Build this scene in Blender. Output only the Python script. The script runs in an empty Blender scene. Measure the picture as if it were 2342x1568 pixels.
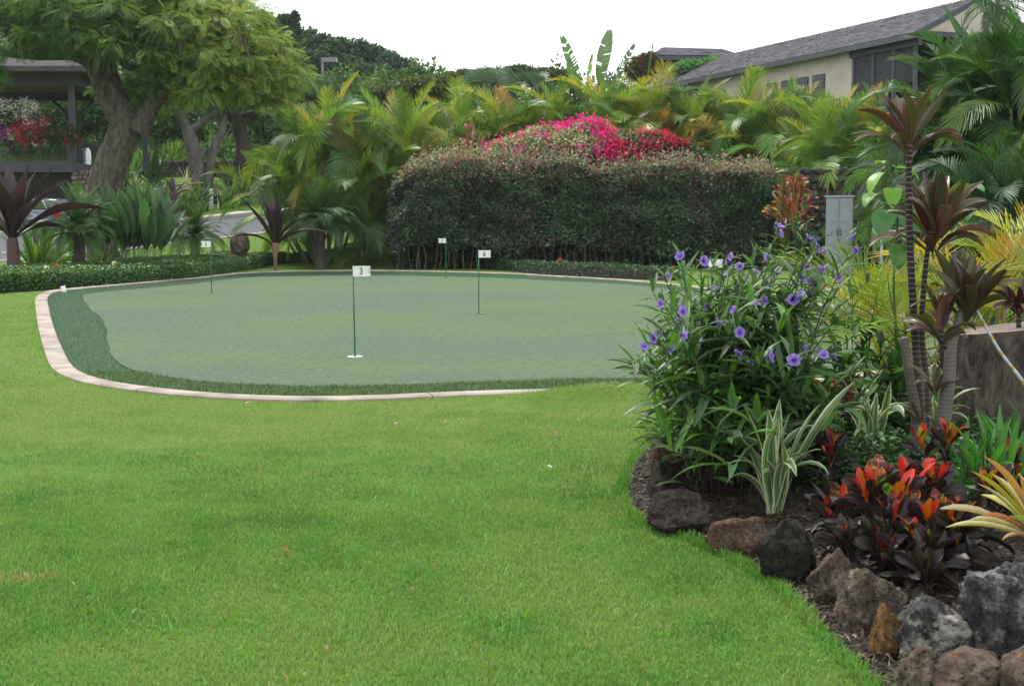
import bpy, bmesh, math, random
import numpy as np
from mathutils import Vector, Matrix, geometry

# ------------------------------------------------------------------ camera, sky, sun, exposure
scene = bpy.context.scene
COL = scene.collection
PW, PH, FOC = 2342.0, 1568.0, 3300.0          # photo frame and focal length in the same units
EYE = 1.5
PITCH = math.atan(258.0 / FOC)
cam_data = bpy.data.cameras.new("camera")
cam_data.sensor_width = 36.0
cam_data.lens = 36.0 * FOC / PW
cam_data.clip_start = 0.1
cam_data.clip_end = 2000.0
cam_data.dof.use_dof = True
cam_data.dof.focus_distance = 14.0
cam_data.dof.aperture_fstop = 9.0
cam = bpy.data.objects.new("camera", cam_data)
COL.objects.link(cam)
cam.location = (0, 0, EYE)
cam.rotation_euler = (math.pi / 2 - PITCH, 0, 0)
scene.camera = cam

SUN_EL, SUN_AZ = math.radians(56), math.radians(-42)   # azimuth from +Y towards +X
world = bpy.data.worlds.new("World")
scene.world = world
world.use_nodes = True
wn = world.node_tree
wn.nodes.clear()
w_out = wn.nodes.new("ShaderNodeOutputWorld")
w_bg = wn.nodes.new("ShaderNodeBackground")
w_sky = wn.nodes.new("ShaderNodeTexSky")
w_sky.sky_type = 'NISHITA'
w_sky.sun_disc = False
w_sky.sun_elevation = SUN_EL
w_sky.sun_rotation = SUN_AZ
w_sky.dust_density = 4.0
w_mix = wn.nodes.new("ShaderNodeMix")
w_mix.data_type = 'RGBA'
w_mix.inputs[0].default_value = 0.86
w_noise = wn.nodes.new("ShaderNodeTexNoise")
w_noise.inputs["Scale"].default_value = 1.7
w_noise.inputs["Detail"].default_value = 5.0
w_ramp = wn.nodes.new("ShaderNodeValToRGB")
w_ramp.color_ramp.elements[0].position = 0.25
w_ramp.color_ramp.elements[0].color = (6.0, 6.6, 7.3, 1)
w_ramp.color_ramp.elements[1].position = 0.6
w_ramp.color_ramp.elements[1].color = (12.2, 12.3, 12.4, 1)
wn.links.new(w_noise.outputs["Fac"], w_ramp.inputs[0])
wn.links.new(w_sky.outputs[0], w_mix.inputs[6])
wn.links.new(w_ramp.outputs[0], w_mix.inputs[7])
wn.links.new(w_mix.outputs[2], w_bg.inputs[0])
w_bg.inputs[1].default_value = 0.12
wn.links.new(w_bg.outputs[0], w_out.inputs[0])

sun_data = bpy.data.lights.new("sun", 'SUN')
sun_data.energy = 2.4
sun_data.angle = math.radians(11)
sun_data.color = (1.0, 0.96, 0.9)
sun = bpy.data.objects.new("sun", sun_data)
COL.objects.link(sun)
sd = Vector((math.sin(SUN_AZ) * math.cos(SUN_EL), math.cos(SUN_AZ) * math.cos(SUN_EL), math.sin(SUN_EL)))
sun.rotation_euler = sd.to_track_quat('Z', 'Y').to_euler()

scene.view_settings.view_transform = 'Standard'
scene.view_settings.look = 'None'
scene.view_settings.gamma = 1.0
scene.view_settings.exposure = 0.45
scene.view_settings.use_curve_mapping = False
scene.cycles.max_bounces = 6
scene.cycles.diffuse_bounces = 3
scene.cycles.glossy_bounces = 2
scene.cycles.transmission_bounces = 4
scene.cycles.transparent_max_bounces = 6
scene.cycles.use_denoising = True
scene.cycles.sample_clamp_indirect = 6.0

RNG = np.random.default_rng(7)
random.seed(7)
R = math.radians

# ------------------------------------------------------------------ where things stand
def smooth(a, b, x):
    t = np.clip((np.asarray(x, float) - a) / (b - a), 0, 1)
    return t * t * (3 - 2 * t)

SWELL = 0.17
def terr(X, Y):
    X = np.asarray(X, float); Y = np.asarray(Y, float)
    z = 0.2 * smooth(19, 31, Y)
    s = np.clip(Y - 49.0, 0, 46.0)
    z = z + 0.13 * (s - 1.5 * (1 - np.exp(-s / 1.5)))
    z = z + 0.02 * np.clip(Y - 95, 0, 200)
    z = z + 0.25 * np.clip(Y - 89, 0, 32) * (1 - smooth(-12, -1, X))
    # low swell of the lawn in front of the green, right of centre
    z = z + SWELL * np.exp(-(((X - 0.95) / 0.9) ** 2 + ((Y - 12.5) / 0.3) ** 2))
    z = z + 0.02 * np.sin(X * 0.9 + 1.0) * np.sin(Y * 0.7) * smooth(4, 6, Y) * (1 - smooth(11, 13, Y))
    return z

def tz(X, Y):
    return float(terr(X, Y))

CP, SP = math.cos(PITCH), math.sin(PITCH)
def ray(x, y):
    a = (x - PW / 2) / FOC
    b = (PH / 2 - y) / FOC
    return Vector((a, CP + b * SP, -SP + b * CP))

def P(x, y, Y):
    r = ray(x, y)
    t = Y / r.y
    return Vector((r.x * t, Y, EYE + r.z * t))

def G(x, y, up=0.0):
    """Point of the terrain (raised by up) that is seen at x, y of the photograph."""
    r = ray(x, y)
    t0, t = 3.0, 3.0
    while t < 200:
        if EYE + r.z * t - (tz(r.x * t, r.y * t) + up) < 0:
            break
        t0 = t
        t *= 1.01
    for _ in range(24):
        m = 0.5 * (t0 + t)
        if EYE + r.z * m - (tz(r.x * m, r.y * m) + up) < 0:
            t = m
        else:
            t0 = m
    return Vector((r.x * t, r.y * t, EYE + r.z * t))

def at(x, Y):
    """Ground point below image column x at distance Y."""
    X = (x - PW / 2) / FOC * Y / CP
    return Vector((X, Y, tz(X, Y)))

# ------------------------------------------------------------------ object helpers
def link(o):
    COL.objects.link(o)
    return o

def tag(o, label=None, cat=None, group=None, kind=None):
    if label: o["label"] = label
    if cat: o["category"] = cat
    if group: o["group"] = group
    if kind: o["kind"] = kind
    return o

def thing(name, label, cat, loc, group=None, rz=0.0):
    o = bpy.data.objects.new(name, None)
    o.empty_display_size = 0.1
    link(o)
    o.location = loc
    o.rotation_euler = (0, 0, rz)
    return tag(o, label, cat, group)

def mesh(name, V, F, C=None, UV=None, smooth_shade=True):
    """V (n,3); F list of (m,k) index arrays or one array; C per-vertex colour; UV per-vertex."""
    me = bpy.data.meshes.new(name)
    V = np.asarray(V, np.float32)
    if isinstance(F, np.ndarray):
        F = [F]
    F = [np.asarray(f, np.int32) for f in F if len(f)]
    me.vertices.add(len(V))
    me.vertices.foreach_set("co", V.ravel())
    loops = np.concatenate([f.ravel() for f in F])
    sizes = np.concatenate([np.full(len(f), f.shape[1], np.int32) for f in F])
    starts = np.concatenate([[0], np.cumsum(sizes)[:-1]]).astype(np.int32)
    me.loops.add(len(loops))
    me.loops.foreach_set("vertex_index", loops)
    me.polygons.add(len(sizes))
    me.polygons.foreach_set("loop_start", starts)
    me.polygons.foreach_set("loop_total", sizes)
    me.polygons.foreach_set("use_smooth", np.full(len(sizes), smooth_shade, bool))
    me.update(calc_edges=True)
    if C is not None:
        C = np.asarray(C, np.float32)
        if C.ndim == 1:
            C = np.tile(C, (len(V), 1))
        if C.shape[1] == 3:
            C = np.hstack([C, np.ones((len(C), 1), np.float32)])
        a = me.attributes.new("Col", 'FLOAT_COLOR', 'POINT')
        a.data.foreach_set("color", C.astype(np.float32).ravel())
    if UV is not None:
        uvl = me.uv_layers.new(name="UVMap")
        uvl.data.foreach_set("uv", np.asarray(UV, np.float32)[loops].ravel())
    return me

def obj(name, me, mat, parent=None, loc=None, M=None, color=None):
    o = bpy.data.objects.new(name, me)
    if mat is not None and not me.materials:
        me.materials.append(mat)
    link(o)
    if parent is not None:
        o.parent = parent
    if M is not None:
        o.matrix_basis = M
    elif loc is not None:
        o.location = loc
    if color is not None:
        o.color = (*color, 1.0) if len(color) == 3 else color
    return o

def join(parts):
    """parts: list of (V, F, C[, UV]) with one face size each -> V, [F], C"""
    Vs, Fs, Cs, n = [], [], [], 0
    for p in parts:
        V, F, C = p[0], p[1], p[2]
        V = np.asarray(V, float)
        Vs.append(V)
        for f in (F if isinstance(F, list) else [F]):
            Fs.append(np.asarray(f) + n)
        C = np.asarray(C, float)
        if C.ndim == 1:
            C = np.tile(C, (len(V), 1))
        Cs.append(C)
        n += len(V)
    return np.vstack(Vs), Fs, np.vstack(Cs)

BOXF = np.array([[0, 3, 2, 1], [4, 5, 6, 7], [0, 1, 5, 4], [1, 2, 6, 5], [2, 3, 7, 6], [3, 0, 4, 7]])
def box(c, s, rz=0.0):
    x, y, z = s[0] / 2, s[1] / 2, s[2] / 2
    V = np.array([[-x, -y, -z], [x, -y, -z], [x, y, -z], [-x, y, -z], [-x, -y, z], [x, -y, z], [x, y, z], [-x, y, z]])
    if rz:
        ca, sa = math.cos(rz), math.sin(rz)
        V = V @ np.array([[ca, sa, 0], [-sa, ca, 0], [0, 0, 1]])
    return V + np.asarray(c, float), BOXF.copy()

def box_mesh(name, boxes, bevel=0.0):
    bm = bmesh.new()
    for b in boxes:
        V, F = box(*b)
        vs = [bm.verts.new(v) for v in V]
        fs = [bm.faces.new([vs[i] for i in f]) for f in F]
    if bevel:
        bmesh.ops.bevel(bm, geom=bm.edges[:], offset=bevel, segments=2, affect='EDGES', profile=0.7)
    me = bpy.data.meshes.new(name)
    bm.to_mesh(me)
    bm.free()
    return me

def tube(path, radii, n=8, cap=True, jitter=0.0, seed=0):
    path = np.asarray(path, float)
    m = len(path)
    radii = np.broadcast_to(np.asarray(radii, float), (m,))
    T = np.gradient(path, axis=0)
    T /= np.linalg.norm(T, axis=1)[:, None] + 1e-9
    ref = np.array([0.0, 1.0, 0.0]) if abs(T[:, 1]).mean() < 0.8 else np.array([1.0, 0, 0])
    A = np.cross(T, ref); A /= np.linalg.norm(A, axis=1)[:, None] + 1e-9
    B = np.cross(T, A)
    ang = np.linspace(0, 2 * math.pi, n, endpoint=False)
    rr = radii[:, None] * np.ones(n)
    if jitter:
        rg = np.random.default_rng(seed)
        lob = sum(rg.uniform(-1, 1) * np.sin(k * ang + rg.uniform(0, 6)) for k in (2, 3, 5)) * 0.4
        rr = rr * (1 + jitter * (lob[None, :] + rg.uniform(-.6, .6, (m, n))))
    V = path[:, None, :] + rr[:, :, None] * (np.cos(ang)[None, :, None] * A[:, None, :] + np.sin(ang)[None, :, None] * B[:, None, :])
    V = V.reshape(-1, 3)
    i = np.arange(m - 1)[:, None] * n
    j = np.arange(n)[None, :]
    j2 = (j + 1) % n
    F = np.stack([i + j, i + j2, i + n + j2, i + n + j], -1).reshape(-1, 4)
    if cap:
        V = np.vstack([V, path[-1] + T[-1] * radii[-1] * 0.3])
        k = len(V) - 1
        b = (m - 1) * n
        tri = np.stack([b + np.arange(n), b + (np.arange(n) + 1) % n, np.full(n, k)], -1)
        return V, [F, tri]
    return V, [F]

def spline(pts, n):
    """Catmull-Rom through pts, n samples."""
    p = np.asarray(pts, float)
    q = np.vstack([2 * p[0] - p[1], p, 2 * p[-1] - p[-2]])
    t = np.linspace(0, len(p) - 1, n)
    i = np.clip(t.astype(int), 0, len(p) - 2)
    f = (t - i)[:, None]
    a, b, c, d = q[i], q[i + 1], q[i + 2], q[i + 3]
    return 0.5 * ((2 * b) + (c - a) * f + (2 * a - 5 * b + 4 * c - d) * f ** 2 + (3 * b - a - 3 * c + d) * f ** 3)

def resample(p, step):
    p = np.asarray(p, float)
    d = np.concatenate([[0], np.cumsum(np.linalg.norm(np.diff(p, axis=0), axis=1))])
    n = max(2, int(d[-1] / step) + 1)
    s = np.linspace(0, d[-1], n)
    return np.stack([np.interp(s, d, p[:, k]) for k in range(p.shape[1])], -1)

def inside(poly, pts):
    poly = np.asarray(poly)[:, :2]; pts = np.asarray(pts)[:, :2]
    c = np.zeros(len(pts), bool)
    x, y = pts[:, 0], pts[:, 1]
    x0, y0 = poly[:, 0], poly[:, 1]
    x1, y1 = np.roll(x0, -1), np.roll(y0, -1)
    for a, b, d, e in zip(x0, y0, x1, y1):
        if b == e: continue
        c ^= ((b > y) != (e > y)) & (x < (d - a) * (y - b) / (e - b) + a)
    return c

def edge_dist(poly, pts, closed=True):
    poly = np.asarray(poly)[:, :2]; pts = np.asarray(pts)[:, :2]
    q = np.roll(poly, -1, axis=0) if closed else poly[1:]
    p0 = poly if closed else poly[:-1]
    best = np.full(len(pts), 1e9)
    for a, b in zip(p0, q):
        ab = b - a
        t = np.clip(((pts - a) @ ab) / (ab @ ab + 1e-12), 0, 1)
        best = np.minimum(best, np.linalg.norm(pts - a - t[:, None] * ab, axis=1))
    return best

def sheet(name, outline, step, zf):
    """Triangulated sheet inside an outline, following a height function."""
    o = np.asarray(outline)[:, :2]
    lo, hi = o.min(0), o.max(0)
    gx, gy = np.meshgrid(np.arange(lo[0], hi[0], step), np.arange(lo[1], hi[1], step))
    g = np.stack([gx.ravel(), gy.ravel()], -1)
    g = g[inside(o, g)]
    g = g[edge_dist(o, g) > step * 0.4]
    pts = [Vector(p) for p in np.vstack([o, g])]
    n = len(o)
    res = geometry.delaunay_2d_cdt(pts, [], [list(range(n))], 1, 1e-5)
    v = np.array([[p.x, p.y] for p in res[0]])
    f = np.array([t for t in res[2] if len(t) == 3])
    a, b, c = v[f[:, 0]], v[f[:, 1]], v[f[:, 2]]
    flip = ((b - a)[:, 0] * (c - a)[:, 1] - (b - a)[:, 1] * (c - a)[:, 0]) < 0
    f[flip] = f[flip][:, ::-1]
    V = np.column_stack([v, zf(v[:, 0], v[:, 1])])
    return V, f

def _hash(i, j, k, s):
    h = (i * 374761393 + j * 668265263 + k * 2147483647 + s * 974711) & 0xffffffff
    h = ((h ^ (h >> 13)) * 1274126177) & 0xffffffff
    return ((h ^ (h >> 16)) & 0xffff) / 65535.0

def vnoise(p, scale=1.0, seed=0, octaves=1):
    p = np.asarray(p, float)
    if p.shape[1] == 2:
        p = np.column_stack([p, np.zeros(len(p))])
    out = np.zeros(len(p)); amp = 1.0; tot = 0
    for o in range(octaves):
        q = p * scale * 2 ** o
        i = np.floor(q).astype(np.int64)
        f = q - i
        f = f * f * (3 - 2 * f)
        v = 0
        for a in (0, 1):
            for b in (0, 1):
                for c in (0, 1):
                    w = (f[:, 0] if a else 1 - f[:, 0]) * (f[:, 1] if b else 1 - f[:, 1]) * (f[:, 2] if c else 1 - f[:, 2])
                    v = v + w * _hash(i[:, 0] + a, i[:, 1] + b, i[:, 2] + c, seed + o)
        out += amp * v; tot += amp; amp *= 0.5
    return out / tot

def unit(v):
    v = np.asarray(v, float)
    return v / (np.linalg.norm(v, axis=-1, keepdims=True) + 1e-9)

def rand_dirs(n, rg):
    return unit(rg.normal(size=(n, 3)))

def leaf_cloud(pos, d, nrm, L, W, col, fold=0.25):
    """One folded diamond leaf per row: pos base, d direction, nrm rough normal."""
    n = len(pos)
    d = unit(d)
    s = unit(np.cross(nrm, d))
    u = np.cross(d, s)
    L = np.broadcast_to(np.asarray(L, float), (n,))[:, None]
    W = np.broadcast_to(np.asarray(W, float), (n,))[:, None]
    V = np.stack([pos,
                  pos + d * L * 0.5 - s * W * 0.5 + u * W * fold,
                  pos + d * L - u * L * 0.12,
                  pos + d * L * 0.5 + s * W * 0.5 + u * W * fold], 1).reshape(-1, 3)
    F = np.arange(4 * n).reshape(-1, 4)
    C = np.repeat(np.broadcast_to(col, (n, 3)), 4, axis=0)
    return V, F, C

def scatter(TV, TF, Mx, loc, col, TC=None):
    """Copies of a small template: Mx (N,3,3), loc (N,3), col (N,3)."""
    N, m = len(loc), len(TV)
    V = (np.einsum('nij,mj->nmi', Mx, TV) + loc[:, None, :]).reshape(-1, 3)
    F = (np.asarray(TF)[None] + (np.arange(N) * m)[:, None, None]).reshape(-1, np.asarray(TF).shape[1])
    C = np.repeat(col, m, axis=0)
    if TC is not None:
        C = C * np.tile(TC, (N, 1))
    return V, F, C

def frames(d, up=None, s=1.0):
    """Rotation matrices whose columns are (d, side, normal)."""
    d = unit(d)
    if up is None:
        up = np.tile([0, 0, 1.0], (len(d), 1))
    y = unit(np.cross(up, d))
    z = np.cross(d, y)
    M = np.stack([d, y, z], -1)
    return M * np.reshape(np.broadcast_to(s, (len(d),)), (-1, 1, 1))

def vary(base, n, rg, h=0.12, v=0.25):
    base = np.asarray(base, float)
    c = base[None] * (1 + rg.uniform(-v, v, (n, 1))) * (1 + rg.uniform(-h, h, (n, 3)))
    return np.clip(c, 0.002, 1)

def pick(pal, w, n, rg, h=0.1, v=0.25):
    pal = np.asarray(pal, float)
    idx = rg.choice(len(pal), n, p=np.asarray(w) / np.sum(w))
    return np.clip(pal[idx] * (1 + rg.uniform(-v, v, (n, 1))) * (1 + rg.uniform(-h, h, (n, 3))), 0.002, 1)
# ------------------------------------------------------------------ materials
def new_mat(name):
    m = bpy.data.materials.new(name)
    m.use_nodes = True
    nt = m.node_tree
    nt.nodes.clear()
    out = nt.nodes.new("ShaderNodeOutputMaterial")
    b = nt.nodes.new("ShaderNodeBsdfPrincipled")
    nt.links.new(b.outputs[0], out.inputs[0])
    return m, nt, b, out

def N(nt, typ, **kw):
    n = nt.nodes.new(typ)
    for k, v in kw.items():
        if k.startswith("_"):
            setattr(n, k[1:], v)
        else:
            key = int(k[1:]) if k[0] == "i" and k[1:].isdigit() else k.replace("__", " ")
            n.inputs[key].default_value = v
    return n

def mixrgb(nt, fac, a, b, mode='MIX'):
    n = nt.nodes.new("ShaderNodeMix")
    n.data_type = 'RGBA'
    n.blend_type = mode
    for sock, val in ((0, fac), (6, a), (7, b)):
        if isinstance(val, (int, float)):
            n.inputs[sock].default_value = val
        elif isinstance(val, (tuple, list)):
            n.inputs[sock].default_value = (*val, 1) if len(val) == 3 else val
        else:
            nt.links.new(val, n.inputs[sock])
    return n.outputs[2]

def math_n(nt, op, a, b=0.0, c=None):
    n = nt.nodes.new("ShaderNodeMath")
    n.operation = op
    for i, val in enumerate((a, b) if c is None else (a, b, c)):
        if isinstance(val, (int, float)):
            n.inputs[i].default_value = val
        else:
            nt.links.new(val, n.inputs[i])
    return n.outputs[0]

def ramp(nt, src, stops, interp='LINEAR'):
    r = nt.nodes.new("ShaderNodeValToRGB")
    r.color_ramp.interpolation = interp
    e = r.color_ramp.elements
    while len(e) < len(stops):
        e.new(0.5)
    for el, (p, c) in zip(e, stops):
        el.position = p
        el.color = (*c, 1) if len(c) == 3 else c
    nt.links.new(src, r.inputs[0])
    return r.outputs[0]

def noise(nt, scale, detail=4.0, rough=0.55, coord="Object", dim=None):
    tc = nt.nodes.new("ShaderNodeTexCoord")
    n = N(nt, "ShaderNodeTexNoise", Scale=scale, Detail=detail, Roughness=rough)
    nt.links.new(tc.outputs[coord], n.inputs["Vector"])
    return n.outputs["Fac"]

def bump(nt, b, h, strength=0.3, dist=0.02):
    n = N(nt, "ShaderNodeBump", Strength=strength, Distance=dist)
    nt.links.new(h, n.inputs["Height"])
    nt.links.new(n.outputs[0], b.inputs["Normal"])

def finish_leaf(nt, b, out, col, rough, transl, spec=0.5):
    nt.links.new(col, b.inputs["Base Color"])
    b.inputs["Roughness"].default_value = rough
    b.inputs["Specular IOR Level"].default_value = spec
    if transl > 0:
        t = nt.nodes.new("ShaderNodeBsdfTranslucent")
        tcol = mixrgb(nt, 1.0, col, (1.25, 1.2, 0.7), 'MULTIPLY')
        nt.links.new(tcol, t.inputs[0])
        mx = nt.nodes.new("ShaderNodeMixShader")
        mx.inputs[0].default_value = transl
        nt.links.new(b.outputs[0], mx.inputs[1])
        nt.links.new(t.outputs[0], mx.inputs[2])
        nt.links.new(mx.outputs[0], out.inputs[0])

def leaf_mat(name, rough=0.45, transl=0.3, spec=0.5, var=0.3, nscale=0.0):
    m, nt, b, out = new_mat(name)
    at_ = N(nt, "ShaderNodeAttribute", _attribute_name="Col")
    oi = nt.nodes.new("ShaderNodeObjectInfo")
    c = mixrgb(nt, 1.0, at_.outputs["Color"], oi.outputs["Color"], 'MULTIPLY')
    v = math_n(nt, 'MULTIPLY_ADD', oi.outputs["Random"], var, 1.0 - var / 2)
    hs = N(nt, "ShaderNodeHueSaturation")
    nt.links.new(v, hs.inputs["Value"])
    nt.links.new(c, hs.inputs["Color"])
    c = hs.outputs[0]
    if nscale:
        c = mixrgb(nt, noise(nt, nscale, 3), c, mixrgb(nt, 1.0, c, (0.62, 0.66, 0.6), 'MULTIPLY'))
    finish_leaf(nt, b, out, c, rough, transl, spec)
    return m

M_leaf = leaf_mat("leaf", 0.42, 0.3)
M_leaf_matte = leaf_mat("leaf_matte", 0.6, 0.35, 0.35)
M_frond = leaf_mat("palm_frond", 0.4, 0.42, 0.5, 0.35)
M_grass = leaf_mat("grass_blade", 0.5, 0.35, 0.4, 0.0)
M_petal = leaf_mat("petal", 0.6, 0.4, 0.2, 0.25)
M_stem = leaf_mat("plant_stem", 0.65, 0.0, 0.3, 0.2)

def uv_abs(nt):
    tc = nt.nodes.new("ShaderNodeTexCoord")
    sp = nt.nodes.new("ShaderNodeSeparateXYZ")
    nt.links.new(tc.outputs["UV"], sp.inputs[0])
    a = math_n(nt, 'ABSOLUTE', math_n(nt, 'MULTIPLY_ADD', sp.outputs[0], 2.0, -1.0))
    return a, sp.outputs[0], sp.outputs[1], tc

# ti leaf: object colour in the middle, redder margin
def ti_mat():
    m, nt, b, out = new_mat("ti_leaf")
    a, u, v, tc = uv_abs(nt)
    oi = nt.nodes.new("ShaderNodeObjectInfo")
    edge = ramp(nt, a, [(0.55, (0, 0, 0)), (0.95, (1, 1, 1))])
    mp = N(nt, "ShaderNodeMapping"); mp.inputs["Scale"].default_value = (14, 1.2, 1)
    nt.links.new(tc.outputs["UV"], mp.inputs[0])
    ns = N(nt, "ShaderNodeTexNoise", Scale=2.0, Detail=3.0)
    nt.links.new(mp.outputs[0], ns.inputs["Vector"])
    c = mixrgb(nt, ns.outputs["Fac"], oi.outputs["Color"], mixrgb(nt, 1.0, oi.outputs["Color"], (0.5, 0.85, 0.55), 'MULTIPLY'))
    rim = mixrgb(nt, oi.outputs["Random"], (0.16, 0.02, 0.025), (0.30, 0.06, 0.02))
    c = mixrgb(nt, math_n(nt, 'MULTIPLY', edge, oi.outputs["Alpha"]), c, rim)
    mid = ramp(nt, a, [(0.0, (1, 1, 1)), (0.1, (0, 0, 0))])
    c = mixrgb(nt, math_n(nt, 'MULTIPLY', mid, 0.35), c, (0.18, 0.07, 0.05))
    finish_leaf(nt, b, out, c, 0.3, 0.16, 0.55)
    return m
M_ti = ti_mat()

def croton_mat():
    m, nt, b, out = new_mat("croton_leaf")
    a, u, v, tc = uv_abs(nt)
    oi = nt.nodes.new("ShaderNodeObjectInfo")
    geo = nt.nodes.new("ShaderNodeNewGeometry")
    ns = N(nt, "ShaderNodeTexNoise", Scale=34.0, Detail=3.0, Roughness=0.6)
    nt.links.new(geo.outputs["Position"], ns.inputs["Vector"])
    mid = ramp(nt, a, [(0.06, (1, 1, 1)), (0.2, (0, 0, 0))])
    rim = ramp(nt, a, [(0.86, (0, 0, 0)), (0.99, (0.8, 0.8, 0.8))])
    thr = math_n(nt, 'SUBTRACT', math_n(nt, 'ADD', ns.outputs["Fac"], oi.outputs["Alpha"]), 0.78)
    blot = ramp(nt, thr, [(0.0, (0, 0, 0)), (0.12, (1, 1, 1))])
    k = math_n(nt, 'MULTIPLY', math_n(nt, 'MAXIMUM', mid, rim), math_n(nt, 'ADD', oi.outputs["Alpha"], 0.12))
    k = math_n(nt, 'MINIMUM', math_n(nt, 'MAXIMUM', k, blot), 1.0)
    dark = mixrgb(nt, oi.outputs["Random"], (0.012, 0.010, 0.016), (0.018, 0.022, 0.014))
    c = mixrgb(nt, k, dark, oi.outputs["Color"])
    finish_leaf(nt, b, out, c, 0.42, 0.14, 0.4)
    return m
M_croton = croton_mat()

def varieg_mat():
    m, nt, b, out = new_mat("white_edged_leaf")
    a, u, v, tc = uv_abs(nt)
    oi = nt.nodes.new("ShaderNodeObjectInfo")
    k = ramp(nt, a, [(0.0, (0.0,) * 3), (0.34, (0.0,) * 3), (0.38, (0.85,) * 3), (0.43, (0.1,) * 3), (0.66, (0.05,) * 3), (0.72, (1,) * 3)])
    c = mixrgb(nt, k, oi.outputs["Color"], (0.62, 0.66, 0.45))
    finish_leaf(nt, b, out, c, 0.42, 0.25, 0.4)
    return m
M_varieg = varieg_mat()

def brom_mat():
    m, nt, b, out = new_mat("bromeliad_leaf")
    a, u, v, tc = uv_abs(nt)
    oi = nt.nodes.new("ShaderNodeObjectInfo")
    k = ramp(nt, a, [(0.5, (0,) * 3), (0.62, (1,) * 3)])
    pale = mixrgb(nt, 0.65, oi.outputs["Color"], (0.75, 0.75, 0.6))
    c = mixrgb(nt, math_n(nt, 'MULTIPLY', k, oi.outputs["Alpha"]), oi.outputs["Color"], pale)
    finish_leaf(nt, b, out, c, 0.35, 0.25, 0.5)
    return m
M_brom = brom_mat()

def solid(name, col, rough=0.7, spec=0.3, nscale=0.0, amount=0.3, bumps=0.0, metal=0.0, bdist=0.01):
    m, nt, b, out = new_mat(name)
    c = None
    if nscale:
        nz = noise(nt, nscale, 6, 0.6)
        d = tuple(x * (1 - amount) for x in col)
        e = tuple(min(1, x * (1 + amount)) for x in col)
        c = ramp(nt, nz, [(0.3, d), (0.7, e)])
        nt.links.new(c, b.inputs["Base Color"])
        if bumps:
            bump(nt, b, noise(nt, nscale * 3, 6, 0.65), bumps, bdist)
    else:
        b.inputs["Base Color"].default_value = (*col, 1)
    b.inputs["Roughness"].default_value = rough
    b.inputs["Specular IOR Level"].default_value = spec
    b.inputs["Metallic"].default_value = metal
    return m

def lawn_mat():
    m, nt, b, out = new_mat("lawn_turf")
    big = noise(nt, 0.35, 4, 0.6)
    mid = noise(nt, 2.2, 5, 0.65)
    fine = noise(nt, 90.0, 3, 0.7)
    c = ramp(nt, mid, [(0.3, (0.072, 0.160, 0.022)), (0.52, (0.118, 0.225, 0.034)), (0.75, (0.170, 0.255, 0.054))])
    c2 = mixrgb(nt, math_n(nt, 'MULTIPLY', big, 0.6), c, (0.135, 0.205, 0.030))
    c3 = mixrgb(nt, fine, c2, mixrgb(nt, 1.0, c2, (0.55, 0.6, 0.5), 'MULTIPLY'))
    nt.links.new(c3, b.inputs["Base Color"])
    b.inputs["Roughness"].default_value = 0.9
    b.inputs["Specular IOR Level"].default_value = 0.15
    bump(nt, b, fine, 0.6, 0.02)
    return m

def green_mat():
    m, nt, b, out = new_mat("putting_turf")
    tc = nt.nodes.new("ShaderNodeTexCoord")
    mp = N(nt, "ShaderNodeMapping"); mp.inputs["Scale"].default_value = (0.22, 0.30, 1)
    nt.links.new(tc.outputs["Object"], mp.inputs[0])
    n1 = N(nt, "ShaderNodeTexNoise", Scale=1.0, Detail=5.0, Roughness=0.6)
    nt.links.new(mp.outputs[0], n1.inputs["Vector"])
    fine = ramp(nt, noise(nt, 42.0, 6, 0.85), [(0.36, (0, 0, 0)), (0.64, (1, 1, 1))])
    midn = noise(nt, 1.6, 5, 0.7)
    c = ramp(nt, n1.outputs["Fac"], [(0.30, (0.098, 0.132, 0.106)), (0.45, (0.098, 0.140, 0.092)), (0.58, (0.114, 0.158, 0.084)), (0.75, (0.110, 0.150, 0.098))])
    c = mixrgb(nt, math_n(nt, 'MULTIPLY', midn, 0.5), c, (0.108, 0.152, 0.092))
    c = mixrgb(nt, fine, mixrgb(nt, 1.0, c, (1.35, 1.35, 1.35), 'MULTIPLY'), mixrgb(nt, 1.0, c, (0.55, 0.60, 0.55), 'MULTIPLY'))
    spk = ramp(nt, noise(nt, 11.0, 8, 0.85), [(0.36, (0.70, 0.71, 0.70)), (0.64, (1.3, 1.3, 1.27))])
    c = mixrgb(nt, 1.0, c, spk, 'MULTIPLY')
    nt.links.new(c, b.inputs["Base Color"])
    b.inputs["Roughness"].default_value = 0.9
    b.inputs["Specular IOR Level"].default_value = 0.12
    bump(nt, b, fine, 0.5, 0.012)
    return m

def soil_mat():
    m, nt, b, out = new_mat("mulch_soil")
    n1 = noise(nt, 6.0, 6, 0.7)
    n2 = noise(nt, 45.0, 5, 0.75)
    c = ramp(nt, n2, [(0.25, (0.014, 0.010, 0.007)), (0.48, (0.048, 0.035, 0.024)), (0.6, (0.10, 0.072, 0.05)), (0.78, (0.22, 0.165, 0.11))])
    c = mixrgb(nt, n1, c, mixrgb(nt, 1.0, c, (0.55, 0.5, 0.45), 'MULTIPLY'))
    nt.links.new(c, b.inputs["Base Color"])
    b.inputs["Roughness"].default_value = 0.95
    bump(nt, b, n2, 1.0, 0.05)
    return m

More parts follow.
